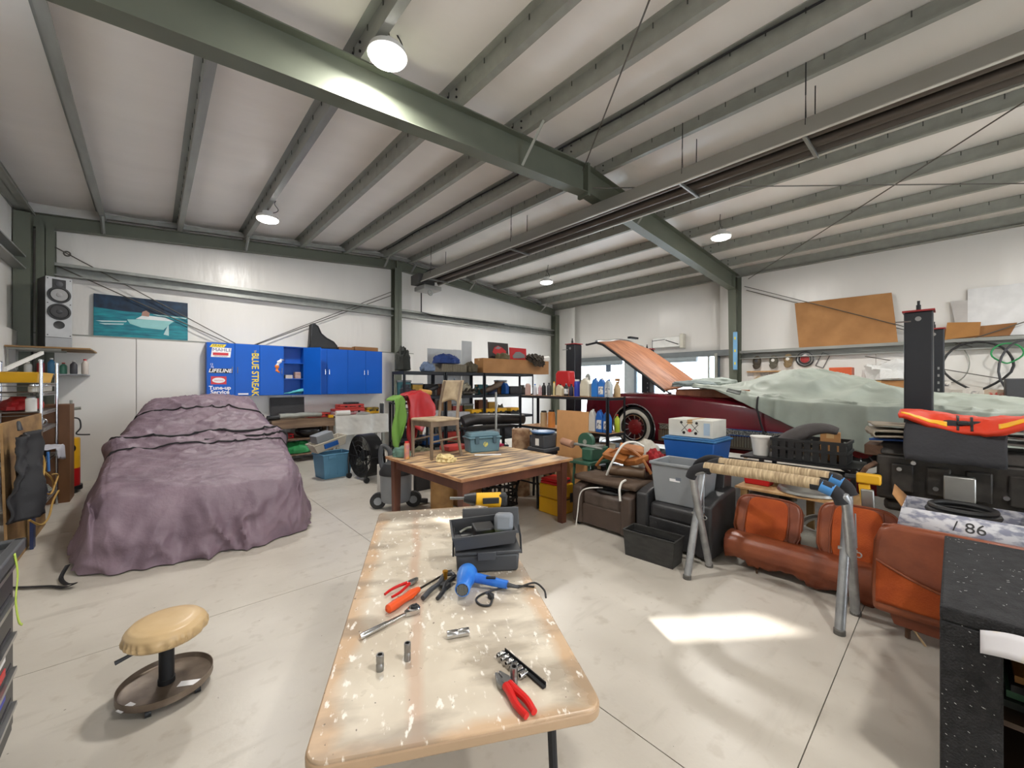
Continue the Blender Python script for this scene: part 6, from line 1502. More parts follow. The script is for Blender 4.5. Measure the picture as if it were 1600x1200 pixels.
for k, (p, sz, c, lb) in enumerate((((3.28,6.5,1.826),(0.12,0.15,0.34),(44,48,44),'dark green camouflage pack on the rack top'),((4.18,6.5,1.98),(0.26,0.18,0.16),(36,64,128),'navy blue sports bag on the rack top'),((4.735,6.5,1.824),(0.13,0.16,0.18),(92,84,66),'brown canvas bag on the rack top'),((3.75,6.46,1.826),(0.13,0.13,0.14),(120,140,170),'blue grey helmet on the rack top'))):
    one('stuffed_bag', soft(sz,k+20,0.25,2.6), M('bag %d' % k, c, 0.8, var=0.3, bump=0.25, bscale=20), lb, 'bag', p, group='bags on the rack tops')
AFL = thing('pleated_filter', 'grey pleated filter block under the navy bag', 'filter', (4.0,6.34,1.826))
mb = MB(); mb.box(0.02,0.54,0.03,0.3,0,0.15); mb.build('core', M('filter grey', (120,112,98), 0.8), AFL, smooth=0)
for k in range(14):
    mb = MB(); mb.prism([(0.0+0.04*k,0.0),(0.02+0.04*k,-0.02),(0.04+0.04*k,0.0)], 0.005, 0.145, 'z', TR(0,0.03,0)); mb.build('pleat', M('filter pleat', (132,124,108), 0.8), AFL, smooth=0)
for k, (x, z0, w_, h, lb) in enumerate(((4.06,1.86,0.62,0.45,'wide pale grey sheet leaning behind the racks'),(4.9,2.0,0.26,0.52,'narrow white sheet leaning behind the racks'),(4.7,1.9,0.2,0.42,'small pale sheet leaning behind the racks'))):
    one('leaning_sheet', MB().box(0,w_,0,0.006,-z0,h), M('pale sheet', (200,204,206), 0.4), lb, 'sheet', (x,7.0+0.02*k,z0), group='sheets behind the racks', smooth=0)
# rack contents
random.seed(21)
def junk(label, p, kind, s=1.0, c=(70,70,72), name='car_part', rz=0, group='parts on the black racks'):
    mt = M('junk %d %d %d' % c, c, 0.5, metal=0.2, var=0.3, scale=12)
    if kind == 'hose':
        mb = MB(); mb.tube([(-0.16*s,0,0.03),(-0.1*s,0,0.14*s),(0.02*s,0.02,0.20*s),(0.12*s,0,0.12*s),(0.17*s,-0.02,0.03)],0.016,8,smooth=5)
        mb.tube([(-0.12*s,0.05,0.03),(-0.06*s,0.05,0.11*s),(0.04*s,0.05,0.15*s),(0.12*s,0.05,0.03)],0.014,8,smooth=5)
    elif kind == 'duct':
        mb = MB(); mb.tube([(-0.2*s,0,0.06*s),(0,0.03,0.10*s),(0.14*s,0,0.16*s),(0.24*s,0.02,0.2*s)],[0.05*s,0.06*s],12,smooth=5)
    elif kind == 'manifold':
        mb = MB(); mb.tube([(-0.22*s,0,0.05),(0.22*s,0,0.05)],0.035,10)
        for k in range(4): mb.tube([((-0.18+0.12*k)*s,0,0.05),((-0.18+0.12*k)*s,-0.06,0.1),((-0.18+0.12*k)*s,-0.1,0.16*s)],0.022,8,smooth=3)
    elif kind == 'pump':
        mb = MB(); mb.lathe([(0.06*s,0),(0.08*s,0.02),(0.08*s,0.1*s),(0.05*s,0.12*s),(0.05*s,0.16*s)],18).cyl((0,0,0.06*s),(0.14*s,0,0.06*s),0.03*s,n=12)
    else:
        mb = MB(); mb.box(-0.14*s,0.14*s,-0.1,0.1,0,0.14*s)
    return one(name, mb, mt, label, 'car part' if name == 'car_part' else name.split('_')[-1], p, rz, group, bevel=0.006 if kind == 'box' else 0)
J_ = [(3.32,1.384,'pump',1.3,(60,62,70),'dark pump housing on rack by the wall panel'),(3.745,1.384,'duct',0.85,(50,50,52),'black duct on rack by the wall panel'),
 (4.28,1.384,'hose',1.3,(34,34,36),'arched black radiator hoses on rack behind the chair'),(4.70,1.384,'manifold',0.8,(96,88,78),'rusty manifold on rack behind the chair'),
 (5.22,1.384,'duct',1.1,(110,92,76),'brown bent pipe on rack under the long box'),(5.85,1.384,'box',1.2,(44,44,46),'black angled housing on rack under the long box'),(6.12,1.384,'pump',1.2,(70,64,58),'greasy starter on rack under the long box'),
 (3.4,0.934,'box',1.2,(180,180,182),'pale carton on rack by the wall panel'),(3.76,0.934,'box',1.3,(210,210,210),'white tub on middle shelf by the wall panel'),(4.215,0.934,'box',1.1,(200,202,206),'white plastic box on middle shelf behind the chair'),(4.505,0.934,'box',0.9,(206,208,212),'pale plastic box on middle shelf behind the chair'),
 (3.4,0.504,'manifold',1.0,(80,72,66),'old manifold on lower shelf by the wall panel'),(3.8,0.504,'box',1.2,(46,100,170),'blue box on lower shelf by the wall panel'),(4.3,0.504,'box',1.3,(180,60,50),'red box on lower shelf behind the chair'),(4.7,0.504,'pump',1.4,(90,90,92),'grey pump on lower shelf behind the chair'),(5.2,0.504,'box',1.4,(150,150,150),'grey box on lower shelf under the long box'),(5.6,0.504,'box',1.2,(60,60,64),'dark box on lower shelf under the long box')]
for x, z, kd, s_, c, lb in J_: junk(lb, (x,6.455,z), kd, s_, c)
bottle('blue plastic jug on rack under the long box', (5.62,6.45,1.384), 0.08, 0.26, m_bluep, m_whtp, 'jug', group='jugs on the racks', name='blue_jug')
for x, lb in ((4.78,'behind the chair'),(5.13,'under the long box, first one'),(5.45,'under the long box, second one'),(5.80,'under the long box, third one')):
    tcase('yellow and black power tool case on rack %s' % lb, (x-0.13,6.325,0.934), (0.25,0.25,0.16), m_blkp, 0, 'power tool cases on the racks', lid=m_yelp)
# bottles on the bottle rack
def on_rack2(px, X=4.86): return AX(px, 600, X).y
zz = 1.409
m_cap = m_whtp; lbl_w = M('white label', (226,226,224), 0.5, c2=(120,130,150), scale=40, lo=.4, hi=.5)
mk = lambda n, c, r=0.4: M(n, c, r)
bl = [(825,0.035,0.20,mk('pink carton',(206,176,168)),m_whtp,'carton','pink carton on the bottle rack'),
 (836,0.032,0.19,mk('pale bottle',(206,212,222)),m_bluep,'round','white bottle with blue cap on the bottle rack'),
 (844,0.032,0.18,mk('rose bottle',(214,178,184)),m_whtp,'round','pink bottle on the bottle rack'),
 (850,0.034,0.21,m_blkp,m_blkp,'round','black oil bottle beside the pink bottle'),
 (858,0.036,0.21,m_dgry,m_blkp,'round','dark grey oil bottle on the bottle rack'),
 (866,0.018,0.23,mk('thin cream',(226,214,160)),m_yelp,'can','thin cream and yellow tube on the bottle rack'),
 (875,0.06,0.19,mk('cream jug',(214,202,172)),m_blkp,'jug','squat cream jug on the bottle rack'),
 (885,0.036,0.20,m_blkp,m_gryp,'round','black bottle with white label on the bottle rack'),
 (893,0.034,0.19,mk('navy bottle',(34,36,66)),m_blkp,'round','navy bottle on the bottle rack'),
 (902,0.045,0.26,mk('royal blue',(28,54,168)),m_whtp,'can','tall royal blue can on the bottle rack'),
 (916,0.085,0.29,mk('milky jug',(214,208,188)),m_whtp,'jug','tall milky white jug on the bottle rack'),
 (934,0.056,0.28,mk('sky blue',(38,122,210)),m_bluep,'jug','plain blue jug on the bottle rack'),
 (945,0.056,0.28,mk('washer blue',(44,118,206)),m_whtp,'jug','blue washer fluid jug with white label on rack top'),
 (955,0.054,0.26,mk('washer pale',(196,206,212)),m_bluep,'jug','pale jug beside blue washer fluid on rack top'),
 (969,0.05,0.27,mk('tan bottle',(196,166,122)),m_card,'spray','tan spray bottle at the bottle rack end')]
for k, (px, r_, h, mt, cp, kd, lb) in enumerate(bl):
    bottle(lb, (5.10, 3.34, zz) if kd == 'spray' else (4.86, {934:3.55,945:3.433,955:3.32}.get(px, on_rack2(px)), zz), r_, h, mt, cp, kd, lbl_w if ('label' in lb or 'royal' in lb or 'washer' in lb) else None, 'fluid bottles on the bottle rack')
for k, (px, r_, h, mt, cp, kd, lb) in enumerate([(921,0.04,0.28,m_whtp,m_redp,'round','thin white bottle with red cap on lower bottle shelf'),(931,0.06,0.33,mk('white jug',(222,222,216)),m_whtp,'jug','white jug on lower bottle shelf'),(944,0.06,0.33,mk('washer2',(40,110,204)),m_bluep,'jug','blue washer fluid jug with white label on lower shelf'),(956,0.058,0.31,mk('washer3',(48,116,200)),m_bluep,'jug','second blue washer jug with white label on lower shelf'),(965,0.04,0.26,mk('lime bottle',(196,214,60)),m_redp,'round','lime bottle on lower bottle shelf'),(903,0.05,0.24,mk('teal can',(40,130,170)),m_whtp,'can','teal can on lower bottle shelf'),(890,0.05,0.26,m_dgry,m_blkp,'can','dark can on lower bottle shelf'),(862,0.06,0.28,mk('orange can',(206,130,60)),m_blkp,'can','orange can on lower bottle shelf'),(850,0.06,0.26,mk('tan can',(190,160,120)),m_blkp,'can','tan can on lower bottle shelf')]):
    bottle(lb, (5.08 if px == 965 else 4.88, {921:3.74,931:3.61,944:3.48,956:3.356,965:3.325}.get(px, min(5.0, on_rack2(px,4.88))), 0.894), r_, h, mt, cp, kd, lbl_w if 'label' in lb else None, 'bottles on lower shelf')
RGC = thing('red_gas_can', 'red boxy fuel can on the bottle rack', 'fuel can', (5.06, AX(884,600,5.06).y, 1.41))
mb = MB(); mb.prism([(-0.15,0),(0.15,0),(0.155,0.22),(0.11,0.27),(-0.13,0.26)], -0.08, 0.08, 'x'); mb.build('body', m_redp, RGC, bevel=0.02); RGC.location.z = 1.55
mb = MB(); mb.box(-0.07,0.07,-0.14,0.14,-0.14,0.0); mb.build('stand_box', m_card, RGC, smooth=0)
PRP = thing('boat_propeller', 'grey three-bladed boat propeller on the bottle rack', 'propeller', (5.08, AX(919,600,5.08).y, 1.60))
mb = MB(); mb.lathe([(0.03,-0.04),(0.035,0),(0.03,0.05)], 14, rot(0,-90,0)); mb.build('hub', m_galvd, PRP)
for k in range(3):
    mb = MB(); mb.ball((0,0,0.09),(0.012,0.055,0.075),14,10, rot(120*k,0,0)); mb.build('blade', m_galvd, PRP)
mb = MB(); mb.cyl((0,0,-0.19),(0,0,-0.03),0.01,n=8); mb.build('stem', m_dark, PRP)
FS = thing('fly_swatter', 'blue grey fly swatter standing among the fluid jugs', 'fly swatter', (4.80, 3.305, 1.41))
mb = MB(); mb.tube([(0,0,0.0),(0,0.0,0.25),(0,-0.02,0.36)],0.006,6); mb.build('handle', m_gryp, FS)
mb = MB(); mb.box(-0.004,0.004,-0.06,0.02,0.36,0.46); mb.build('paddle', M('slate paddle', (90,108,128), 0.5), FS, smooth=0)

# ================================================================ MIDDLE FLOOR
BT = thing('blue_bin', 'steel blue open tote on floor by the workbench', 'tote', (2.12,7.02,0), 8)
mb = MB(); mb.tub(0,0.52,0,0.40,0,0.42,0.86,0.008,0.014); mb.build('body', M('slate blue plastic', (98,152,186), 0.5, var=0.1), BT, bevel=0.012)
for x in (0.13,0.26,0.39):
    mb = MB(); mb.box(x-0.006,x+0.006,0.012,0.03,0.05,0.36); mb.build('rib', M('slate blue plastic'), BT, smooth=0)
mb = MB(); mb.box(0.08,0.20,-0.02,0.0,0.34,0.39); mb.build('handle', M('slate blue plastic'), BT, bevel=0.005)
TY = thing('beige_tray', 'beige tool tray with blue handle tilted on the blue tote', 'tray', (2.02,7.06,0.43), 6, ry=-14)
mb = MB(); mb.tub(0,0.56,0,0.32,0,0.16,0.86,0.008,0.012); mb.build('body', M('beige plastic', (196,188,172), 0.5, var=0.08), TY, bevel=0.01)
mb = MB(); mb.box(0.16,0.40,-0.012,0.02,0.04,0.12); mb.build('handle', m_bluep, TY, bevel=0.006)
one('grey_caddy', MB().box(0,0.30,0,0.22,0,0.14), m_gryp, 'grey drawer box lying on the beige tray', 'box', (2.06,7.10,0.59), 12, ry=-14, bevel=0.012)
FN = thing('drum_fan', 'black wheeled drum fan beside the blue tote', 'fan', (2.70,6.66,0.40), 8)
mb = MB(); mb.lathe([(0.345,-0.13),(0.36,-0.12),(0.36,0.12),(0.345,0.13),(0.335,0.12),(0.335,-0.12),(0.345,-0.13)], 48, rot(0,90,0), False, False); mb.build('drum', M('scuffed black steel', (44,44,46), 0.35, metal=0.4), FN)
for s_ in (-1,1):
    for q in (0.1,0.18,0.26,0.33):
        mb = MB(); mb.torus((s_*(0.15-0.05*q),0,0),q,0.005,36,5,'x'); mb.build('grille_ring', m_dark, FN)
    for k in range(8):
        a = 2*PI*k/8; mb = MB(); mb.tube([(s_*0.155,0,0),(s_*0.13,0.34*math.cos(a),0.34*math.sin(a))],0.005,5); mb.build('grille_spoke', m_dark, FN)
mb = MB(); mb.lathe([(0.09,-0.08),(0.10,0.08)], 20, rot(0,90,0)); mb.build('motor', m_dark, FN)
for k in range(3):
    mb = MB(); mb.box(-0.03,0.03,-0.06,0.06,0.08,0.32, rot(120*k,0,0) @ rot(0,0,28)); mb.build('blade', m_galvd, FN, bevel=0.006)
mb = MB(); mb.tube([(-0.16,-0.28,-0.36),(-0.16,-0.3,-0.1),(-0.12,-0.37,0),(0.12,-0.37,0),(0.16,-0.3,-0.1),(0.16,-0.28,-0.36)],0.014,8).tube([(-0.16,0.28,-0.36),(-0.16,0.3,-0.1),(-0.12,0.37,0),(0.12,0.37,0),(0.16,0.3,-0.1),(0.16,0.28,-0.36)],0.014,8); mb.build('stand', m_dark, FN)
for x in (-0.16,0.16):
    for y in (-0.28,0.28):
        mb = MB(); mb.cyl((x,y-0.02,-0.355),(x,y+0.02,-0.355),0.045,n=16); mb.build('wheel', m_blkp, FN)
# draped stand: red vinyl and green blanket
HS = thing('steel_cart', 'dark steel cart under the red and green drapes', 'cart', (2.92,5.95,0))
for x in (0,0.52):
    for y in (0,0.3):
        mb = MB(); mb.box(x,x+0.03,y,y+0.03,0,1.30); mb.build('post', m_dark, HS, smooth=0)
for z in (0.2,0.65,1.27):
    mb = MB(); mb.box(0,0.55,0,0.33,z,z+0.02); mb.build('shelf', m_dark, HS, smooth=0)
def dr(u, v, w_, d, drop, z0, skew=0.0):
    a = max(0, v-0.4)/0.6
    return (w_*u+skew*a+0.02*math.sin(a*7+u*4), d*(1-min(1,v/0.4))-0.04-0.05*a*math.sin(u*8), z0+0.08*math.sin(PI*u)*(1-a)-drop*a*(0.75+0.35*math.sin(PI*u+0.5))+0.02*fbm(u*4,v*4))
mb = MB(); mb.grid(lambda u, v: dr(u,v,0.20,0.3,0.74,1.33,-0.04), 20, 30); one('green_blanket', mb, M('green felt', (122,168,76), 0.8, var=0.15), 'lime green blanket hanging from the dark steel cart', 'blanket', (2.84,5.94,0.0), solid=0.015)
mb = MB(); mb.grid(lambda u, v: dr(u,v,0.42,0.3,0.52,1.405,0.08), 24, 30); one('red_vinyl', mb, M('red vinyl sheet', (196,50,54), 0.4, var=0.12), 'red vinyl sheet draped over the dark steel cart', 'sheet', (3.02,5.85,0.0), solid=0.012)
mb = MB(); mb.grid(lambda u, v: dr(u,v,0.16,0.2,0.80,1.315,0.02), 16, 30); one('red_apron', mb, M('dark red cloth', (150,24,30), 0.7, var=0.2), 'dark red apron hanging below the red vinyl', 'apron', (3.06,5.955,0.0), solid=0.012)
one('yellow_roll', MB().at().tube([(0,0,0),(0.22,0.05,-0.03)],0.045,12), M('amber foam', (206,150,70), 0.7), 'amber foam roll beside the red vinyl', 'roll', (3.34,5.99,1.478))
one('red_flag', MB().box(0,0.1,0,0.02,0,0.16), m_redp, 'small red box standing behind the red vinyl', 'box', (3.26,6.19,1.292), bevel=0.004)
# long black roll on trestle
TRS = thing('black_trestle', 'black steel trestle table behind the wooden table', 'table', (3.74,5.05,0))
mb = MB(); mb.box(0,1.0,0,0.42,0.86,0.89); mb.build('top', m_dark, TRS, smooth=0)
for x in (0.03,0.93):
    for y in (0.02,0.36):
        mb = MB(); mb.box(x,x+0.04,y,y+0.04,0,0.86); mb.build('leg', m_dark, TRS, smooth=0)
mb = MB(); mb.tube([(-0.06,0.1,0.10),(0.1,0.06,0.14),(0.5,0.02,0.13),(0.85,-0.02,0.11),(1.12,-0.06,0.09)],[0.10,0.11,0.12,0.10,0.085],18,smooth=5); one('rolled_cover', mb, M('black vinyl roll', (46,43,42), 0.4, var=0.2, bump=0.3, bscale=9), 'long black rolled vinyl cover on the trestle', 'cover', (3.78,5.2,0.885))
mb = MB(); mb.tube([(0.0,0,0.0),(0.015,0.02,1.47)],0.018,10); one('grey_pole', mb, m_galv, 'upright pale grey pole before the black racks', 'pole', (4.08,4.90,0.0))
# under and around the wooden table
SV = thing('shop_vacuum', 'grey shop vacuum with black wheels under the wooden table', 'vacuum', (2.36,4.86,0))
mb = MB(); mb.lathe([(0.17,0.09),(0.19,0.12),(0.20,0.42),(0.205,0.44)], 30); mb.build('tank', m_gryp, SV)
mb = MB(); mb.lathe([(0.21,0.44),(0.21,0.48),(0.15,0.58),(0.05,0.62)], 30); mb.build('motor_head', m_blkp, SV)
for a in (150,330):
    mb = MB(); x, y = 0.22*math.cos(R(a)), 0.22*math.sin(R(a)); mb.cyl((x-0.02,y-0.03,0.10),(x+0.02,y+0.03,0.10),0.10,n=24); w_ = mb.build('wheel', m_blkp, SV)
    mb = MB(); mb.cyl((x-0.024,y-0.036,0.10),(x+0.024,y+0.036,0.10),0.05,n=10); mb.build('wheel_hub', m_gryp, w_)
for a in (60,240):
    mb = MB(); x, y = 0.17*math.cos(R(a)), 0.17*math.sin(R(a)); mb.cyl((x-0.012,y,0.03),(x+0.012,y,0.03),0.03,n=12); mb.cyl((x,y,0.03),(x,y,0.1),0.01,n=8); mb.build('caster', m_blkp, SV)
mb = MB(); mb.tube([(-0.05,0.2,0.4),(-0.05,0.35,0.55),(-0.02,0.38,0.75),(0.06,0.3,0.66),(-0.02,0.2,0.3),(0.12,0.0,0.10),(0.4,-0.1,0.03)],0.032,10,smooth=6); mb.build('hose', m_dgry, SV)
mb = MB(); mb.tube([(2.83,4.68,0.03),(2.90,4.54,0.05),(2.92,4.45,0.22),(2.85,4.5,0.38),(2.74,4.6,0.36),(2.8,4.7,0.2)],0.028,10,smooth=6); one('ribbed_hose', mb, m_blkp, 'black ribbed hose looped under the wooden table', 'hose')
carton('cardboard_box', 'brown cardboard box under the wooden table', (2.98,4.30,0), (0.40,0.34,0.40), 6, group='floor cartons')
mb = MB(); mb.cyl((0,0,0),(0,0,0.42),0.14,n=24); one('wood_bucket', mb, M('tan drum', (188,146,92), 0.6, c2=(160,118,70), scale=7), 'tan cardboard drum under the wooden table', 'drum', (2.70,4.30,0))
MC = thing('milk_crate', 'black milk crate under the wooden table', 'crate', (3.27,3.86,0), 4)
for z in (0.0,0.09,0.18,0.27):
    mb = MB(); mb.box(0,0.34,0,0.014,z,z+0.03).box(0,0.34,0.326,0.34,z,z+0.03).box(0,0.014,0.014,0.326,z,z+0.03).box(0.326,0.34,0.014,0.326,z,z+0.03); mb.build('band', m_blkp, MC, smooth=0)
for k in range(5):
    for y in (0.0,0.33):
        mb = MB(); mb.box(0.01+0.075*k,0.03+0.075*k,y,y+0.01,0.0,0.30); mb.build('slat', m_blkp, MC, smooth=0)
    for x in (0.0,0.33):
        mb = MB(); mb.box(x,x+0.01,0.01+0.075*k,0.03+0.075*k,0.0,0.30); mb.build('slat', m_blkp, MC, smooth=0)
mb = MB(); mb.box(0.01,0.33,0.01,0.33,0,0.01); mb.build('bottom', m_blkp, MC, smooth=0)
FST = thing('folding_stand', 'black folding tool stand with splayed legs by the yellow case', 'stand', (3.86,3.80,0))
for x, y in ((-0.2,-0.24),(0.2,-0.24),(-0.2,0.24),(0.2,0.24)):
    mb = MB(); mb.tube([(x*0.4,y*0.4,0.66),(x,y,0.01)],0.018,8); mb.build('leg', m_dark, FST)
mb = MB(); mb.box(-0.16,0.2,-0.22,0.22,0.66,0.70); mb.build('top', m_dark, FST, bevel=0.006)
mb = MB(); mb.tube([(-0.14,-0.17,0.3),(0.14,-0.17,0.3)],0.012,6).tube([(-0.14,0.17,0.3),(-0.14,-0.17,0.3)],0.012,6); mb.build('brace', m_dark, FST)
SCL = thing('bench_grinder_box', 'grey machine with round blue plate on the folding stand', 'machine', (3.92,3.74,0.702))
mb = MB(); mb.box(-0.13,0.17,-0.17,0.15,0,0.05).box(-0.10,0.14,-0.13,0.11,0.05,0.22); mb.build('housing', m_dgry, SCL, bevel=0.01)
mb = MB(); mb.lathe([(0.10,0.22),(0.16,0.245),(0.165,0.262),(0.15,0.262),(0.09,0.235)], 30, TR(0.02,0,0)); mb.build('plate', M('slate blue plate', (70,112,160), 0.4), SCL)
mb = MB(); mb.box(-0.108,-0.099,-0.04,0.02,0.08,0.17); mb.build('switch_plate', m_whtp, SCL, smooth=0)
mb = MB(); mb.lathe([(0.13,0),(0.13,0.95)], 26); one('cardboard_tube', mb, M('mottled tube', (178,148,116), 0.7, c2=(130,96,70), scale=14), 'mottled cardboard tube standing behind the grey machine', 'tube', (3.98,4.22,0))
one('tan_board', MB().box(-0.01,0.01,0,0.56,0,1.22), M('tan hardboard', (204,152,100), 0.6), 'tan hardboard panel standing before the bottle rack', 'board', (4.40,3.36,0), ry=2, smooth=0)
tcase('yellow tool case with red lid under the wooden table edge', (3.63,3.20,0), (0.30,0.32,0.36), m_yelp, 0, lid=m_yelp)
tcase('flat red tool box on the yellow tool case', (3.65,3.22,0.358), (0.26,0.28,0.07), m_redp, 2)
m_green = M('machine green', (52,92,74), 0.45, var=0.15)
GS = thing('belt_grinder', 'green belt grinder machine on a green steel stand', 'grinder', (4.19,3.13,0))
for x in (-0.2,0.2):
    for y in (-0.12,0.12):
        mb = MB(); mb.tube([(x*0.95,y*0.95,0.62),(x*1.1,y*1.1,0.006)],0.018,6); mb.build('leg', m_green, GS)
mb = MB(); mb.box(-0.24,0.24,-0.16,0.16,0.60,0.64); mb.build('stand_top', m_green, GS, bevel=0.006)
mb = MB(); mb.box(-0.16,0.2,-0.13,0.03,0.64,0.80); mb.build('motor', m_green, GS, bevel=0.02)
mb = MB(); mb.cyl((-0.06,0.05,0.86),(0.0,0.05,0.86),0.115,n=30); mb.build('wheel_guard', m_green, GS)
mb = MB(); mb.cyl((-0.066,0.05,0.86),(-0.058,0.05,0.86),0.03,n=14); mb.build('hub', m_galvd, GS)
mb = MB(); mb.box(-0.08,0.08,-0.14,0.22,0.80,0.83).tube([(-0.07,0.2,0.82),(-0.07,-0.22,0.80)],0.014,8); mb.build('work_rest', m_galv, GS, bevel=0.004)
mb = MB(); mb.cyl((-0.05,0.26,0.80),(-0.02,0.46,0.82),0.05,n=18); mb.build('sanding_drum', M('tan abrasive', (196,150,124), 0.8), GS)

# ================================================================ ON THE WOODEN TABLE
CH = thing('wooden_chair', 'weathered bare wooden chair standing on the wooden table', 'chair', (2.50,4.12,WZ), 6)
m_chw = M('weathered wood', (142,124,106), 0.75, c2=(104,88,72), scale=5, stretch=(1,1,0.25))
m_chl = M('weathered pale wood', (190,172,142), 0.7, c2=(138,120,96), scale=5)
for y in (-0.18,0.18):
    mb = MB(); mb.taper(-0.21,-0.175,y-0.018,y+0.018,0,0.43,0.75); mb.build('leg', m_chw, CH, bevel=0.004)
    mb = MB(); mb.tube([(0.25,y*0.95,0.0),(0.20,y*0.95,0.25),(0.19,y*0.95,0.46),(0.22,y*0.93,0.70),(0.27,y*0.90,0.89)],0.019,8,smooth=4); mb.build('leg', m_chw, CH)
    mb = MB(); mb.tube([(-0.19,y,0.20),(0.20,y,0.23)],0.011,6); mb.build('stretcher', m_chw, CH)
    mb = MB(); mb.box(-0.19,0.19,y-0.01,y+0.01,0.37,0.43); mb.build('apron', m_chw, CH, smooth=0)
for x in (-0.19,0.17):
    mb = MB(); mb.box(x-0.01,x+0.01,-0.18,0.18,0.37,0.43); mb.build('apron', m_chw, CH, smooth=0)
mb = MB(); mb.tube([(0.21,-0.18,0.17),(0.21,0.18,0.17)],0.011,6); mb.build('stretcher', m_chw, CH)
mb = MB(); mb.prism(rrect(0.22,0.215,0.06), 0.43, 0.455); mb.build('seat', m_chl, CH, bevel=0.008)
mb = MB(); mb.grid(lambda u, v: (0.225+0.06*v+0.05*math.sin(PI*u)-0.02, -0.19+0.38*u, 0.66+0.24*v-(0.06*(1-v)*abs(2*u-1)**2)), 20, 10); mb.build('backrest', m_chl, CH, solid=0.02)
TX = thing('teal_toolbox', 'grey teal plastic toolbox on the wooden table', 'toolbox', (3.14,4.05,WZ), -14)
m_teal = M('grey teal plastic', (92,124,136), 0.5, var=0.08)
mb = MB(); mb.taper(-0.21,0.21,-0.11,0.11,0,0.17,0.93); mb.build('body', m_teal, TX, bevel=0.012)
mb = MB(); mb.box(-0.225,0.225,-0.125,0.125,0.17,0.195).taper(-0.19,0.19,-0.095,0.095,0.195,0.245,1.1); mb.build('lid', m_teal, TX, bevel=0.012)
for x in (-0.12,0.12):
    mb = MB(); mb.box(x-0.025,x+0.025,-0.135,-0.12,0.11,0.2); mb.build('latch', M('dark teal', (58,84,96), 0.5), TX, bevel=0.004)
mb = MB(); mb.lathe([(0.032,0),(0.032,0.002)], 18, TR(0,-0.108,0.10,90,0,0)); mb.build('sticker', M('yellow white sticker', (216,206,90), 0.5, c2=(70,90,110), scale=30), TX)
one('paper_sheet', MB().box(-0.16,0.16,-0.04,0.04,0,0.0015), m_stw, 'white paper sheet beside the teal toolbox', 'paper', (3.02,3.78,WZ+0.001), -35, smooth=0)
one('chamois', soft((0.09,0.12,0.06),12,0.4,3.0), M('cream chamois', (224,204,150), 0.85, bump=0.2), 'crumpled cream chamois by the chair leg', 'cloth', (2.42,3.78,WZ+0.001))
one('pink_cloth', soft((0.15,0.18,0.05),14,0.25), M('magenta cloth', (196,40,84), 0.7, c2=(120,40,110), scale=4), 'red and purple cloth at the table far edge', 'cloth', (3.50,4.32,WZ+0.001))
bottle('yellow and red spray can by the chair leg', (2.17,4.20,WZ+0.001), 0.03, 0.2, M('can yellow', (226,170,40), 0.4, c2=(150,80,120), scale=5), m_redp, 'can', name='spray_can')
one('green_cap_box', soft((0.10,0.11,0.10),15,0.2), M('faded green glove', (96,130,116), 0.8, var=0.2), 'faded green gloves on the table far corner', 'gloves', (2.20,4.38,WZ+0.001))
one('red_tool_tray', MB().box(-0.16,0.16,-0.1,0.1,0,0.06), m_redd, 'faded red tool tray on the table behind the chair', 'tray', (2.94,4.39,WZ+0.001), 4, bevel=0.01)
# ================================================================ WALL THINGS
BPIC = thing('boat_print', 'turquoise canvas print of a speedboat on the back wall', 'picture', (-0.72, 9.612, 2.412), rx=-1)
# X range from photo px 142..292 at the wall face
xa, xb = AY(143,600,9.55).x, AY(292,600,9.55).x
BPIC.location.x = xa; Wp = xb-xa; Hp = 0.70
m_sea = M('turquoise water print', (22,150,160), 0.5, c2=(10,98,118), scale=4, stretch=(1,1,6), detail=6)
mb = MB(); mb.box(0,Wp,0,0.03,0,Hp); mb.build('canvas', m_sea, BPIC, smooth=0)
mb = MB(); mb.prism([(0,Hp*0.68),(Wp*0.25,Hp*0.64),(Wp,Hp*0.62),(Wp,Hp),(0,Hp)], -0.002, 0.0, 'y'); mb.build('hillside_print', M('dark hill print', (16,54,84), 0.5, c2=(8,30,52), scale=9), BPIC, smooth=0)
mb = MB(); mb.prism([(Wp*0.33,Hp*0.44),(Wp*0.36,Hp*0.34),(Wp*0.48,Hp*0.26),(Wp*0.72,Hp*0.24),(Wp*0.80,Hp*0.42),(Wp*0.85,Hp*0.49),(Wp*0.5,Hp*0.47)], -0.004, -0.001, 'y'); mb.build('hull_print', M('pale aqua hull', (150,206,206), 0.5), BPIC, smooth=0)
mb = MB(); mb.prism([(Wp*0.42,Hp*0.47),(Wp*0.85,Hp*0.48),(Wp*0.74,Hp*0.56),(Wp*0.5,Hp*0.58)], -0.005, -0.002, 'y'); mb.build('deck_print', M('white deck print', (222,228,230), 0.5), BPIC, smooth=0)
mb = MB(); mb.prism([(Wp*0.48,Hp*0.56),(Wp*0.49,Hp*0.66),(Wp*0.53,Hp*0.70),(Wp*0.57,Hp*0.64),(Wp*0.56,Hp*0.55)], -0.006, -0.003, 'y'); mb.build('crew_print', M('tan print', (170,130,116), 0.6), BPIC, smooth=0)
for k, (a, b, c, d) in enumerate(((0.02,0.36,0.33,0.40),(0.05,0.30,0.30,0.33),(0.72,0.12,0.78,0.40),(0.60,0.62,0.99,0.60))):
    mb = MB(); mb.prism([(Wp*a,Hp*b),(Wp*c,Hp*d),(Wp*(c-0.01),Hp*(d-0.03)),(Wp*(a+.06),Hp*(b-0.025))], -0.003, -0.001, 'y'); mb.build('wake_print', M('foam print', (190,222,222), 0.6), BPIC, smooth=0)
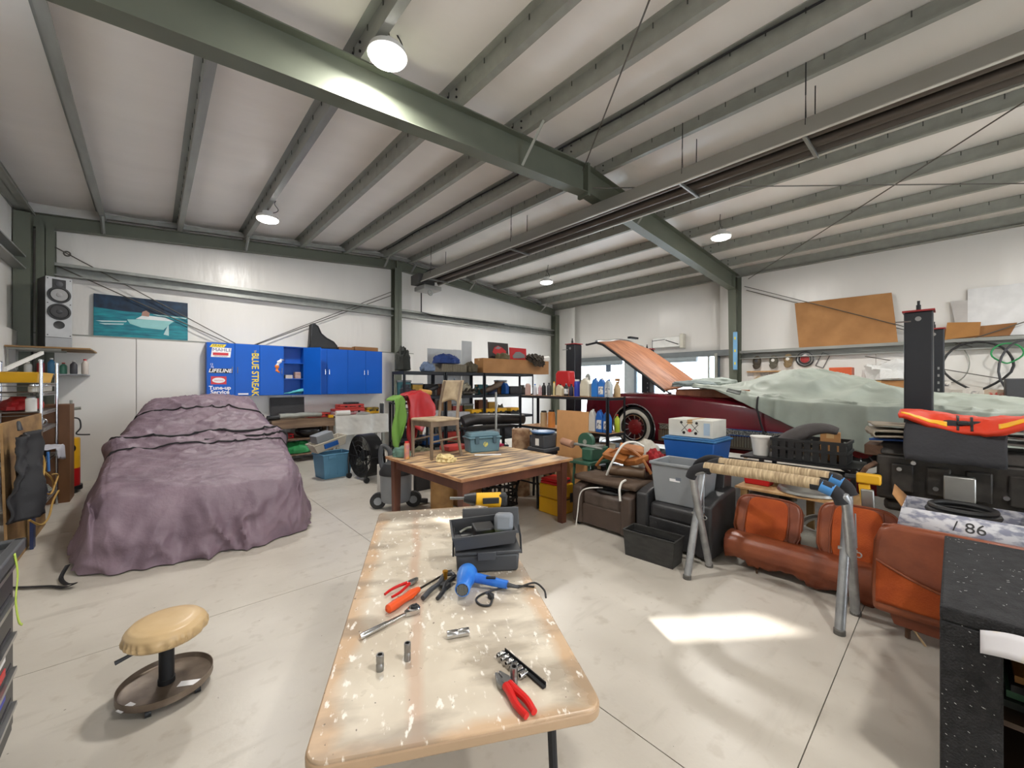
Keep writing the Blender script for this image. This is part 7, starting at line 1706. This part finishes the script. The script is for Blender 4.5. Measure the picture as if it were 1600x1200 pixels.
# ---- right wall
def wallX(px, py, d=0.12): return AX(px, py, XR-d)
def lean(label, pxs, mat, d0, name, cat, group=None, th=0.008):        # sheet leaning on the girt; corners from photo, at the wall
    P = []
    for i, (px, py) in enumerate(pxs):
        P.append(AX(px, py, XR-d0[i]))
    o = sum(P, Vector())/4; mb = MB()
    mb.add([p-o for p in P], [(0,1,2,3)])
    return one(name, mb, mat, label, cat, o, 0, group, solid=th, smooth=0)
BC = lean('large brown cardboard sheet leaning on the wall girt', ((1243,474),(1395,457),(1405,535),(1250,543)), m_card, (0.10,0.10,0.21,0.21), 'cardboard_sheet', 'cardboard', 'sheets on the right wall girt')
lean('long low cardboard sheet on the girt behind the lift post', ((1455,517),(1592,504),(1580,524),(1450,532)), m_cardd, (0.12,0.12,0.20,0.20), 'cardboard_sheet', 'cardboard', 'sheets on the right wall girt')
lean('folded cardboard flap leaning on the long low sheet', ((1482,504),(1535,503),(1532,524),(1478,531)), M('golden cardboard', (168,118,62), 0.75), (0.16,0.16,0.225,0.225), 'cardboard_sheet', 'cardboard', 'sheets on the right wall girt')
lean('large pale white sheet leaning on the right wall', ((1514,452),(1660,435),(1660,520),(1514,527)), M('white board', (222,222,222), 0.4), (0.06,0.06,0.13,0.13), 'white_sheet', 'sheet')
lean('translucent grey plastic sheet beside the white sheet', ((1487,471),(1514,469),(1514,528),(1500,529)), M('greyish film', (190,186,182), 0.3), (0.07,0.07,0.14,0.14), 'grey_film', 'sheet')
# pegs: hats, hubcap, frame
for k, (px, py, c, lb) in enumerate(((1184,566,(84,76,64),'dark brown ball cap hanging by the column'),(1210,565,(110,106,92),'grey green ball cap hanging between two other caps'),(1233,563,(150,128,94),'tan ball cap hanging next to the hubcap'))):
    p = wallX(px, py, 0.13); C_ = thing('ball_cap', lb, 'cap', p, 0, 'caps on the right wall')
    mt = M('cap cloth %d' % k, c, 0.85, var=0.3, scale=14)
    mb = MB(); mb.ball((0,0,0.02),(0.06,0.09,0.13),18,12); mb.build('crown', mt, C_)
    mb = MB(); mb.grid(lambda u, v: (-0.02-0.05*math.sin(PI*u), -0.085+0.17*u, -0.06-0.11*v*math.sin(PI*u)**0.5), 12, 6); mb.build('brim', mt, C_, solid=0.012)
    mb = MB(); mb.lathe([(0.035,0),(0.035,0.01)], 14, TR(-0.052,0,0.03,0,-90,0)); mb.build('badge', m_whtp if k else m_dgry, C_)
p = wallX(1259.5, 561, 0.10); HC = thing('hubcap', 'round chrome hubcap with red centre on the wall', 'hubcap', p)
mb = MB(); mb.lathe([(0.17,0),(0.172,0.02),(0.14,0.03),(0.12,0.02),(0.09,0.03)], 36, rot(0,-90,0)); mb.build('rim', m_chromed, HC)
mb = MB(); mb.lathe([(0.085,0.028),(0.08,0.04),(0.03,0.05)], 28, rot(0,-90,0)); mb.build('centre', M('red enamel', (176,60,60), 0.4), HC)
for r_ in (0.105,0.155):
    mb = MB(); mb.torus((-0.03,0,0),r_,0.008,36,6,'x'); mb.build('ring', m_dark, HC)
p = wallX(1287, 563, 0.10); FRM = thing('plate_frame', 'thin dark plate frame hanging askew on the wall', 'frame', p); FRM.rotation_euler = (R(24),0,0)
for a, b in (((0.07,-0.15),(0.07,0.15)),((-0.07,-0.15),(-0.07,0.15)),((0.07,0.15),(-0.07,0.15)),((0.07,-0.15),(-0.07,-0.15))):
    mb = MB(); mb.tube([(0,a[0],a[1]),(0,b[0],b[1])],0.007,5); mb.build('bar', m_dgry, FRM)
# narrow shelf with photos
p = wallX(1216, 581, 0.14); WSH = thing('picture_ledge', 'narrow wooden ledge over small photos on the right wall', 'shelf', (p.x,p.y,p.z))
mb = MB(); mb.box(-0.06,0.06,-0.62,0.62,0,0.03); mb.build('board', m_ply, WSH, smooth=0)
for k, (px, c) in enumerate(((1196,(60,66,80)),(1208,(110,60,50)),(1222,(190,180,170)),(1184,(170,140,90)))):
    p = wallX(px, 588, 0.09); one('small_photo', MB().box(-0.008,0.008,-0.07,0.07,-0.08,0.08), M('photo %d' % k, c, 0.4, c2=(220,214,206), scale=9), ['dark blue small photo','dark red small photo','pale small photo','tan small photo'][k]+' under the wooden wall ledge', 'photo', p, group='photos under the ledge', smooth=0)
# light blue level on column
cp = AX(1151, 548, XR-0.46); BLV = thing('blue_spirit_level', 'light blue spirit level strapped to the column', 'level', (XR-0.44, 3.52, cp.z))
mb = MB(); mb.box(-0.02,0.02,-0.045,0.045,-0.45,0.45); mb.build('body', M('light blue paint', (124,176,216), 0.4), BLV, bevel=0.006)
for z in (-0.3,0,0.3):
    mb = MB(); mb.box(-0.022,-0.019,-0.015,0.015,z-0.03,z+0.03); mb.build('vial', m_sty, BLV, smooth=0)
# loops hanging on the right
def loop(label, px, py, w_, h, r_, mat, name='rubber_loop', d=0.27, point=True, group='loops hanging on the right wall'):
    p = wallX(px, py, d); pts = []
    for k in range(24):
        a = 2*PI*k/24; y = w_*math.sin(a); z = h*math.cos(a)
        if point and z < 0: y *= (1-0.55*(abs(z)/h)**2)
        pts.append((0.0,y,z))
    mb = MB(); mb.tube(pts, r_, 8, closed=True); return one(name, mb, mat, label, 'hose', p, group=group)
loop('large black rubber loop hanging from the wall girt', 1528, 572, 0.40, 0.42, 0.018, m_blkp)
loop('small green hose loop hanging beside the black loop', 1576, 552, 0.17, 0.165, 0.012, M('green hose', (40,150,84), 0.5), d=0.305)
loop('tall black rubber loop hanging beside the green loop', 1602, 580, 0.26, 0.50, 0.016, m_dgry, d=0.34)
loop('thin grey wire loop hanging behind the black loop', 1488, 568, 0.22, 0.34, 0.008, m_galvd, 'wire_loop', 0.12, False)
# bubble wrap and box behind tarp
one('bubble_wrap', soft((0.24,0.42,0.30),31,0.35,2.2), M('bubble wrap', (214,214,212), 0.25, var=0.08, bump=0.4, bscale=40), 'bundle of pale bubble wrap by the right wall', 'bubble wrap', (9.80, AX(1396,600,9.7).y, 1.655))
carton('cardboard_box', 'open cardboard box behind the bubble wrap', (9.56, AX(1420,600,9.6).y, 1.218), (0.5,0.72,0.44), group='boxes on the wall shelf')
one('orange_box', MB().box(0,0.3,0,0.34,0,0.30), M('orange case', (206,90,46), 0.5), 'orange case beside the bubble wrap', 'case', (9.75, AX(1366,600,9.75).y+0.30, 1.617), bevel=0.01)
WSB = thing('wall_bench', 'long bench along the right wall behind the lift', 'bench', (9.45,-2.2,0))
mb = MB(); mb.box(0,0.85,0,5.4,1.18,1.215); mb.build('top', m_plyd, WSB, smooth=0)
for y in (0.1,1.8,3.5,5.2):
    for x in (0.05,0.75):
        mb = MB(); mb.box(x,x+0.06,y,y+0.06,0,1.18); mb.build('leg', m_plyd, WSB, smooth=0)
one('orange_support_box', MB().box(0,0.32,0,0.36,0,0.40), m_card, 'brown box under the orange case on the wall bench', 'box', (9.74, AX(1366,600,9.75).y+0.29, 1.217), bevel=0.004)
# framed boards on the wall bench
for k, (px0, px1, py0, py1, c, c2, lb) in enumerate(((1489,1506,609,624,(196,190,180),(90,90,90),'grey framed number plate on the wall bench'),(1512,1538,606,626,(224,222,216),(150,150,150),'white framed sign with grey emblem on the wall bench'),(1540,1578,609,626,(206,190,170),(200,40,40),'colourful red framed print on the wall bench'),(1472,1488,596,606,(226,224,218),(90,90,96),'small white paper notice on the right wall'))):
    a = AX(px0,py1,10.3); b = AX(px1,py0,10.3); Wd = abs(a.y-b.y); Hh = b.z-a.z
    S_ = thing('framed_sign', lb, 'sign', (10.3, b.y, a.z), 0, 'framed signs by the right wall')
    mb = MB(); mb.box(0,0.02,0,Wd,min(0,1.218-a.z if k < 3 else 0),Hh); mb.build('board', M('sign board %d' % k, c, 0.5), S_, smooth=0)
    mb = MB(); mb.box(-0.004,0.0,Wd*0.18,Wd*0.82,Hh*0.25,Hh*0.75); mb.build('print', M('sign print %d' % k, c2, 0.5, c2=c, scale=18, lo=.4, hi=.6), S_, smooth=0)
a = AX(1592, 612, 10.0); one('grey_case', MB().box(0,0.3,-0.3,0.12,-0.25,0.22), m_dgry, 'dark grey hard case on the wall bench under the loops', 'case', (10.0,a.y,1.216+0.25), bevel=0.02)
# wall heater unit above the opening
a = AX(1018,560,XR-0.2); b = AX(1064,540,XR-0.2)
AC = thing('door_opener_unit', 'white opener unit mounted above the daylight opening', 'opener', (XR-0.04, (a.y+b.y)/2, 2.62))
mb = MB(); mb.box(-0.14,0,-0.40,0.40,0,0.28); mb.build('housing', m_white, AC, bevel=0.015)
mb = MB(); mb.box(-0.16,0.0,-0.50,-0.40,-0.05,0.34); mb.build('end_box', M('cream enamel', (214,210,196), 0.4), AC, bevel=0.01)
mb = MB(); mb.tube([(-0.15,-0.36,0.06),(-0.15,-0.1,0.16),(-0.15,0.0,0.2)],0.012,6).tube([(-0.145,0.4,0.20),(-0.145,0.02,0.22)],0.008,6); mb.build('arm', m_dark, AC)
mb = MB(); mb.box(-0.08,0.0,0.40,0.44,-0.04,0.24); mb.build('bracket', m_dark, AC, smooth=0)
# small lamp flex at ceiling etc.
# ================================================================ TOOLS ON THE NEAR TABLE
def onT(px, py, z=0.0): return Z(px, py, TZ+z)
def dirT(a, b):
    p, q = onT(*a), onT(*b); d = q-p
    return p, math.degrees(math.atan2(d.y, d.x)), d.length
e_ = 0.001
m_orng = M('orange grip', (226,84,30), 0.35, var=0.1)
m_grip = M('red grip', (206,28,26), 0.32, var=0.08)
m_tool = M('tool steel', (150,150,150), 0.28, metal=0.9, var=0.15)
def pliers(label, a, b, s=1.0, spread=0.022, hmat=m_grip):
    p, ang, L = dirT(a, b)
    P = thing('pliers', label, 'pliers', (p.x,p.y,TZ+0.012), ang)
    for q in (-1,1):
        mb = MB(); mb.tube([(0,q*spread,0),(L*0.25,q*(spread+0.004),0.002),(L*0.5,q*spread*0.75,0.004),(L*0.66,q*0.006,0.004)],[0.007*s,0.0095*s],10,smooth=5); mb.build('grip', hmat, P)
        mb = MB(); mb.prism([(L*0.64,q*0.002),(L*0.70,q*0.016*s),(L*0.80,q*0.017*s),(L*1.0,q*0.007*s),(L*0.99,q*0.001)], -0.006, 0.008, 'z'); mb.build('jaw', m_tool, P, bevel=0.002)
    mb = MB(); mb.cyl((L*0.74,0,-0.008),(L*0.74,0,0.011),0.009*s,n=14); mb.build('pivot', m_tool, P)
    return P
pliers('small slip joint pliers with spread red handles', (606,936), (652,909), 0.75, 0.020)
pliers('big red-handled cutters with closed grips', (829,1124), (777,1060), 1.25, 0.012)
# screwdriver
p, ang, L = dirT((603,962), (703,896)); SD = thing('screwdriver', 'long screwdriver with fat orange handle', 'screwdriver', (p.x,p.y,TZ+0.019), ang)
mb = MB(); mb.lathe([(0.006,0),(0.016,0.006),(0.018,0.03),(0.015,0.06),(0.018,0.085),(0.013,0.108),(0.010,0.115)], 12, rot(0,90,0) @ Matrix.Diagonal((1,1,L*0.46/0.115,1))); mb.build('handle', m_orng, SD)
mb = MB(); mb.tube([(L*0.46,0,0),(L*0.98,0,-0.008)],0.0045,10); mb.build('shaft', M('dark tool steel', (80,74,68), 0.35, metal=0.8), SD)
mb = MB(); mb.box(L*0.97,L*1.02,-0.005,0.005,-0.010,-0.006); mb.build('tip', m_tool, SD, smooth=0)
# clamp
p, ang, L = dirT((660,940), (702,905)); SC = thing('spring_clamp', 'black spring clamp with brass bolt', 'clamp', (p.x,p.y,TZ+0.012), ang)
mb = MB(); mb.tube([(0,0.0,0),(L*0.3,0.004,0.004),(L*0.6,0.0,0.006),(L*0.92,0.02,0.006),(L*1.08,0.0,0.004),(L*1.0,-0.025,0.004)],[0.010,0.010],8,smooth=5); mb.build('jaw', m_dgry, SC)
mb = MB(); mb.tube([(L*0.1,-0.055,0),(L*0.35,-0.05,0.004),(L*0.62,-0.03,0.006),(L*0.9,-0.03,0.006)],[0.008,0.011],8,smooth=5); mb.build('jaw', m_blkp, SC)
mb = MB(); mb.cyl((L*0.86,0.004,0.0),(L*0.86,0.004,0.035),0.009,n=12).cyl((L*0.86,0.004,0.026),(L*0.86,0.004,0.036),0.012,n=6); mb.build('bolt', M('brass', (206,150,50), 0.3, metal=0.8), SC)
mb = MB(); mb.box(L*0.5,L*0.66,-0.05,-0.012,-0.006,0.012); mb.build('pad', m_blkp, SC, bevel=0.003)
# ratchet
p, ang, L = dirT((562,1001), (652,955)); RT = thing('ratchet', 'chrome socket ratchet lying on the table', 'ratchet', (p.x,p.y,TZ+0.011), ang)
mb = MB(); mb.tube([(0,0,0),(0.012,0,0),(L*0.42,0,0),(L*0.46,0,0),(L*0.80,0,0)],[0.0085,0.010,0.009,0.0075,0.006],12); mb.build('handle', m_chrome, RT)
mb = MB(); mb.lathe([(0.021,-0.010),(0.023,-0.006),(0.023,0.008),(0.020,0.012)], 24, TR(L*0.93,0,0)).prism([(L*0.76,-0.007),(L*0.88,-0.019),(L*0.88,0.019),(L*0.76,0.007)], -0.008, 0.008, 'z'); mb.build('head', m_chrome, RT)
mb = MB(); mb.lathe([(0.012,0.012),(0.012,0.017)], 16, TR(L*0.93,0,0)).box(L*0.93-0.004,L*0.93+0.012,-0.004,0.004,0.015,0.02); mb.build('selector', m_dark, RT)
# loose sockets
def socket(label, loc, r, h, rx=0, ry=0, rz=0, mat=None):
    S_ = thing('socket', label, 'socket', loc, rz, 'loose sockets', rx, ry); mat = mat or m_tool
    mb = MB(); mb.lathe([(r*0.96,0),(r,0.002),(r,h*0.44),(r*0.93,h*0.47),(r*0.93,h*0.53),(r,h*0.56),(r,h-0.002),(r*0.96,h),(r*0.62,h),(r*0.62,h*0.7)], 20, None, True, False); mb.build('body', mat, S_)
    mb = MB(); mb.lathe([(r*0.62,h*0.70),(r*0.3,h*0.69)], 6, None, False, True); mb.build('bore', m_dark, S_)
    return S_
p = onT(593,1048); socket('stubby deep socket standing below the ratchet handle', (p.x,p.y,TZ), 0.0115, 0.048)
p = onT(636,1032); socket('tall deep socket standing alone near the table middle', (p.x,p.y,TZ), 0.0105, 0.054)
p, ang, L = dirT((698,999), (732,993)); S_ = socket('chrome deep socket lying on its side', (p.x,p.y,TZ+0.013), 0.013, 0.075, 0, 90, ang, m_chrome)
# socket rail
p, ang, L = dirT((787,1022), (851,1077)); RL = thing('socket_rail', 'socket rail holding a row of small sockets', 'socket rail', (p.x,p.y,TZ+0.004), ang)
mb = MB(); mb.box(0,L,-0.006,0.006,-0.003,0.004).box(0,L,0.004,0.0065,0.0,0.012); mb.build('rail', m_dark, RL, smooth=0)
p0 = Vector((p.x,p.y,0)); d_ = Vector((math.cos(R(ang)), math.sin(R(ang)), 0)); nn = Vector((d_.y,-d_.x,0))
for k in range(6):
    q = p0 + d_*(L*(0.06+0.115*k)) + nn*0.008
    o = socket('small chrome socket clipped on the socket rail', (q.x,q.y,TZ+0.013), 0.0072+0.0003*k, 0.026, 90, 0, ang, m_chrome); o['group'] = 'sockets on the rail'
q = onT(803,1069); socket('dark deep socket standing in front of the socket rail', (q.x,q.y,TZ), 0.011, 0.05)
# hair dryer
p = onT(722,940); HD = thing('hair_dryer', 'scuffed blue hair dryer lying on the table', 'hair dryer', (p.x,p.y,TZ), 0)
m_hd = M('blue dryer plastic', (28,96,196), 0.3, c2=(60,130,214), scale=14)
a1 = onT(722,935); b1 = onT(735,893); ax = (b1-a1); Lb = ax.length; ax.normalize()
ang = math.degrees(math.atan2(ax.y, ax.x)); HD.rotation_euler = (0,0,R(ang))
Lb *= 1.0
mb = MB(); mb.lathe([(0.026,0),(0.030,0.004),(0.031,0.04),(0.036,0.08),(0.043,0.115),(0.043,0.14),(0.034,0.162),(0.012,0.172)], 28, TR(0,0,0.045) @ rot(0,90,0)); mb.build('barrel', m_hd, HD)
mb = MB()
mb.lathe([(0.024,-0.001),(0.024,0.002)], 24, TR(0,0,0.045) @ rot(0,90,0)); noz = mb.build('nozzle', m_dark, HD)
for k in range(-3,4):
    mb = MB(); h_ = math.sqrt(max(0,0.022**2-(0.006*k)**2)); mb.tube([(-0.002,0.006*k,0.045-h_),(-0.002,0.006*k,0.045+h_)],0.0012,4); mb.build('grille_bar', m_galvd, noz)
mb = MB(); mb.tube([(0.112,-0.03,0.042),(0.108,-0.07,0.036),(0.098,-0.12,0.030),(0.086,-0.175,0.026)],[0.021,0.017],14,smooth=4); mb.build('handle', m_hd, HD)
mb = MB(); mb.box(0.088,0.10,-0.125,-0.085,0.046,0.054); mb.build('switch', m_dark, HD, bevel=0.002)
mb = MB(); mb.tube([(0.086,-0.175,0.026),(0.08,-0.22,0.02)],[0.010,0.006],8); mb.build('cord_sleeve', m_dgry, HD)
hp = Matrix.Translation((p.x,p.y,TZ)) @ rot(0,0,ang) @ Vector((0.08,-0.22,0.018))
e1, e2, e3 = onT(845,917), onT(856,940), onT(800,921)
mb = MB(); mb.tube([hp, Vector((*onT(835,914)[:2],TZ+0.008)), Vector((*onT(850,925)[:2],TZ+0.008)), Vector((*onT(853,938)[:2],TZ+0.01))],0.004,8,smooth=6)
c_ = [onT(835,919), onT(800,918), onT(760,928), onT(744,938), onT(750,947), onT(765,948), onT(769,938)]
mb.tube([Vector((q.x,q.y,TZ+0.005)) for q in c_],0.004,8,smooth=6)
q = onT(767,936); mb2 = mb
hinv = (Matrix.Translation((p.x,p.y,TZ)) @ rot(0,0,ang)).inverted()
mb2.v = [hinv @ w_ for w_ in mb2.v]; PCD = mb2.build('power_cord', m_blkp, HD)
ql = hinv @ Vector((q.x,q.y,TZ+0.011))
mb = MB(); mb.box(-0.012,0.012,-0.009,0.009,-0.01,0.01); PG = mb.build('plug', m_blkp, HD, bevel=0.003); PG.location = ql; PG.rotation_euler = (0,0,R(40))
for s_ in (-1,1):
    mb = MB(); mb.box(0.012,0.028,s_*0.005-0.0008,s_*0.005+0.0008,-0.003,0.003); mb.build('prong', m_tool, PG, smooth=0)
# open tool case with tray, drill on top
p = onT(712,899); q = onT(812,893); d_ = q-p; ang = math.degrees(math.atan2(d_.y,d_.x)); L = d_.length
m_case = M('graphite plastic', (64,66,70), 0.45, var=0.1)
TB2 = thing('tool_box', 'open graphite plastic toolbox with loaded top tray', 'toolbox', (p.x,p.y,TZ), ang)
D_ = 0.19
mb = MB(); mb.taper(0,L,0,D_,0,0.085,0.96); mb.build('body', m_case, TB2, bevel=0.012)
mb = MB(); mb.box(-0.006,L+0.006,-0.006,D_+0.006,0.085,0.10); mb.build('rim', m_case, TB2, bevel=0.004)
mb = MB(); mb.box(L*0.33,L*0.62,-0.012,0.0,0.06,0.10); mb.build('latch', m_dgry, TB2, bevel=0.004)
mb = MB(); mb.tub(0,L,0,D_,0,0.065,0.94,0.004,0.004); tr = mb.build('top_tray', m_case, TB2, smooth=0); tr.location = (-0.01,-0.012,0.108); tr.rotation_euler = (R(6),R(-3),R(5))
mb = MB(); mb.box(0,L,0,0.012,0,0.13); ld_ = mb.build('lid', m_case, TB2, bevel=0.008); ld_.location = (0.03,D_+0.012,0.10); ld_.rotation_euler = (R(-20),0,0)
for x in (-0.012,L+0.012):
    mb = MB(); mb.tube([(x,0.03,0.07),(x,0.06,0.14),(x,0.12,0.17)],0.005,6); mb.build('hinge_arm', m_dark, TB2)
bm = Matrix.Translation((p.x,p.y,TZ)) @ rot(0,0,ang)
def tl(x, y, z): return bm @ Vector((x,y,z))
o = one('battery_charger', MB().box(-0.045,0.045,-0.06,0.06,0,0.085), M('grey charger', (122,128,136), 0.5), 'grey battery charger tilted in the toolbox tray', 'charger', tl(L*0.78,0.085,0.155), ang-8, rx=-14, bevel=0.018)
o = one('battery_shell', MB().box(-0.05,0.05,-0.04,0.04,0,0.05), m_blkp, 'black battery shell in the toolbox tray', 'battery', tl(L*0.44,0.10,0.137), ang+12, rx=8, bevel=0.008)
one('lime_tape', MB().lathe([(0.022,0),(0.026,0.004),(0.026,0.022),(0.02,0.026)],18), M('lime tape', (196,220,40), 0.5), 'lime green tape puck in the toolbox tray', 'tape', tl(L*0.58,0.034,0.128))
one('red_knob_tool', MB().tube([(0,0,0),(0.09,0.01,0.0)],[0.009,0.006],8), m_redp, 'short red tool in the toolbox tray', 'tool', tl(L*0.10,0.032,0.128), ang+6)
for k in range(3):
    one('loose_bit', MB().tube([(0,0,0),(0.05,0.0,0.0)],[0.006,0.004],8), m_tool, 'loose steel bit among the tray parts', 'bit', tl(L*0.08,0.065+0.022*k,0.128+0.003*k), ang+4*k, 'loose bits in the tray')
mb = MB(); mb.tube([(0,0,0.0),(0.03,0.014,0.012),(0.06,0.0,0.02),(0.085,0.014,0.012)],0.006,6,smooth=4); one('steel_coil', mb, m_galvd, 'bent steel cable in the toolbox tray', 'cable', tl(L*0.06,0.145,0.138), ang)
# impact driver stands in the tray
ID = thing('impact_driver', 'yellow and black cordless impact driver lying on the toolbox', 'drill', tl(L*0.55,0.315,0.0), ang+182)
ID.location.z = TZ; ID.scale = (1.22,1.22,1.22)
mb = MB(); mb.tube([(0.05,0,0.205),(0.0,0,0.20),(-0.06,0,0.195)],[0.026,0.034],18); mb.build('motor_housing', m_yelp, ID, bevel=0.004)
mb = MB(); mb.tube([(0.05,0,0.205),(0.08,0,0.208),(0.10,0,0.21)],[0.028,0.016],16); mb.build('nose', m_blkp, ID)
mb = MB(); mb.tube([(0.10,0,0.21),(0.16,0,0.213)],0.006,8); mb.build('bit', m_tool, ID)
mb = MB(); mb.tube([(-0.02,0,0.19),(-0.028,0,0.13),(-0.035,0,0.06)],[0.020,0.018],12); mb.build('grip', m_yelp, ID)
mb = MB(); mb.box(0.0,0.016,-0.008,0.008,0.14,0.165); mb.build('trigger', m_blkp, ID, bevel=0.003)
mb = MB(); mb.box(-0.085,0.035,-0.036,0.036,0.0,0.06); mb.build('battery_pack', m_blkp, ID, bevel=0.01)
for q in (-1,1):
    mb = MB(); mb.box(-0.05,0.02,q*0.030-0.004,q*0.030+0.004,0.19,0.215); mb.build('side_label', m_blkp, ID, bevel=0.002)
mb = MB(); mb.box(-0.088,-0.05,-0.028,0.028,0.175,0.225); mb.build('end_cap', m_blkp, ID, bevel=0.008)
# ================================================================ BACK-ROW CLUTTER ON THE RACKS
random.seed(77)
PAL = {'brown':(166,120,76),'cream':(206,196,172),'dark grey':(70,72,76),'navy':(40,52,86),'white':(214,212,206),'dull red':(150,54,48),'olive':(96,96,70),'teal':(58,112,120),'black':(40,40,42),'mustard':(190,150,60),'pale blue':(150,176,196),'rust':(134,84,58)}
def clutter(kind, col, label, p, w_, d, h, group, rz=0):
    mt = M('clutter %s' % col, PAL[col], 0.6, var=0.2, scale=9)
    if kind == 'carton': return carton('storage_carton', label, (p[0]-w_/2,p[1]-d/2,p[2]), (w_,d,h), rz, mt, group)
    if kind == 'bin':
        B = thing('storage_bin', label, 'bin', p, rz, group)
        mb = MB(); mb.taper(-w_/2,w_/2,-d/2,d/2,0,h*0.82,0.9); mb.build('body', mt, B, bevel=0.008)
        mb = MB(); mb.box(-w_/2-0.006,w_/2+0.006,-d/2-0.006,d/2+0.006,h*0.82,h*0.93); mb.build('lid', m_gryp, B, bevel=0.005); return B
    if kind == 'paint can':
        B = thing('paint_can', label, 'can', p, rz, group); r_ = min(w_,d)/2
        mb = MB(); mb.lathe([(r_,0),(r_,h*0.6),(r_*1.04,h*0.62),(r_*1.04,h*0.66),(r_*0.9,h*0.66)], 22); mb.build('body', mt, B)
        mb = MB(); mb.tube([(-r_,0,h*0.5),(-r_*0.7,0,h*0.8),(0,0,h*0.92),(r_*0.7,0,h*0.8),(r_,0,h*0.5)],0.004,5,smooth=4); mb.build('bail', m_galvd, B); return B
    return one('rag_heap', soft((w_/2*0.85,d/2*0.75,h*0.7),random.random()*50,0.3,2.6,24,14), mt, label, 'rags', p, rz, group)
KIN = ['carton','bin','paint can','rag heap','carton','bin']
for rn, x0, x1 in (('rack by wall panel',3.26,3.98),('rack behind wooden chair',4.10,4.90),('rack under long box',5.0,5.80)):
    for sn, z, hmax in (('bottom',0.1235,0.30),('lower',0.5035,0.34),('middle',0.9335,0.36),('upper',1.3835,0.34)):
        cols = random.sample(list(PAL), 5); n_ = 3
        for k in range(n_):
            w_ = (x1-x0)/n_-0.03; kd = random.choice(KIN)
            clutter(kd, cols[k], '%s %s at the back of %s shelf, %s' % (cols[k], kd, sn, rn), (x0+(x1-x0)*(k+0.5)/n_, 6.655, z), w_, 0.15, hmax*random.uniform(0.6,1.0), 'back row clutter on the racks')
        if sn == 'bottom':
            for k in range(2):
                kd = random.choice(KIN); clutter(kd, cols[3+k], '%s %s at the front of bottom shelf, %s' % (cols[3+k], kd, rn), (x0+(x1-x0)*(k+0.5)/2, 6.46, z), 0.3, 0.2, 0.26, 'front row clutter on the racks')
for sn, z in (('bottom',0.1235),('second',0.5235)):
    cols = random.sample(list(PAL), 5)
    for k in range(5):
        kd = random.choice(KIN); clutter(kd, cols[k], '%s %s on the %s shelf of the bottle rack' % (cols[k], kd, sn), (4.97, 3.46+0.35*k, z), 0.3, 0.30, 0.30*random.uniform(0.7,1.0), 'low clutter on the bottle rack')
for k, (kd, col, lb, p, d) in enumerate((('carton','brown','brown carton on floor under the black trestle',(4.03,5.26,0),(0.38,0.34,0.36)),('bin','dark grey','dark grey bin on floor under the black trestle',(4.42,5.26,0),(0.38,0.32,0.40)),('carton','white','white carton on floor behind the shop vacuum',(2.62,5.42,0),(0.40,0.34,0.44)),('bin','black','black bin on floor before the steel cart',(3.10,5.52,0),(0.40,0.36,0.5)),('rag heap','olive','olive rag heap on the black bin before the cart',(3.10,5.52,0.48),(0.4,0.36,0.18)),('carton','cream','cream carton on floor beside the cardboard tube',(4.32,4.42,0),(0.34,0.34,0.62)),('rag heap','dark grey','dark grey rags on the cream carton',(4.32,4.42,0.622),(0.34,0.34,0.2)),('carton','brown','brown carton on floor behind the brown armchair',(4.60,2.63,0),(0.36,0.38,0.56)))):
    clutter(kd, col, lb, p, d[0], d[1], d[2], 'floor clutter')
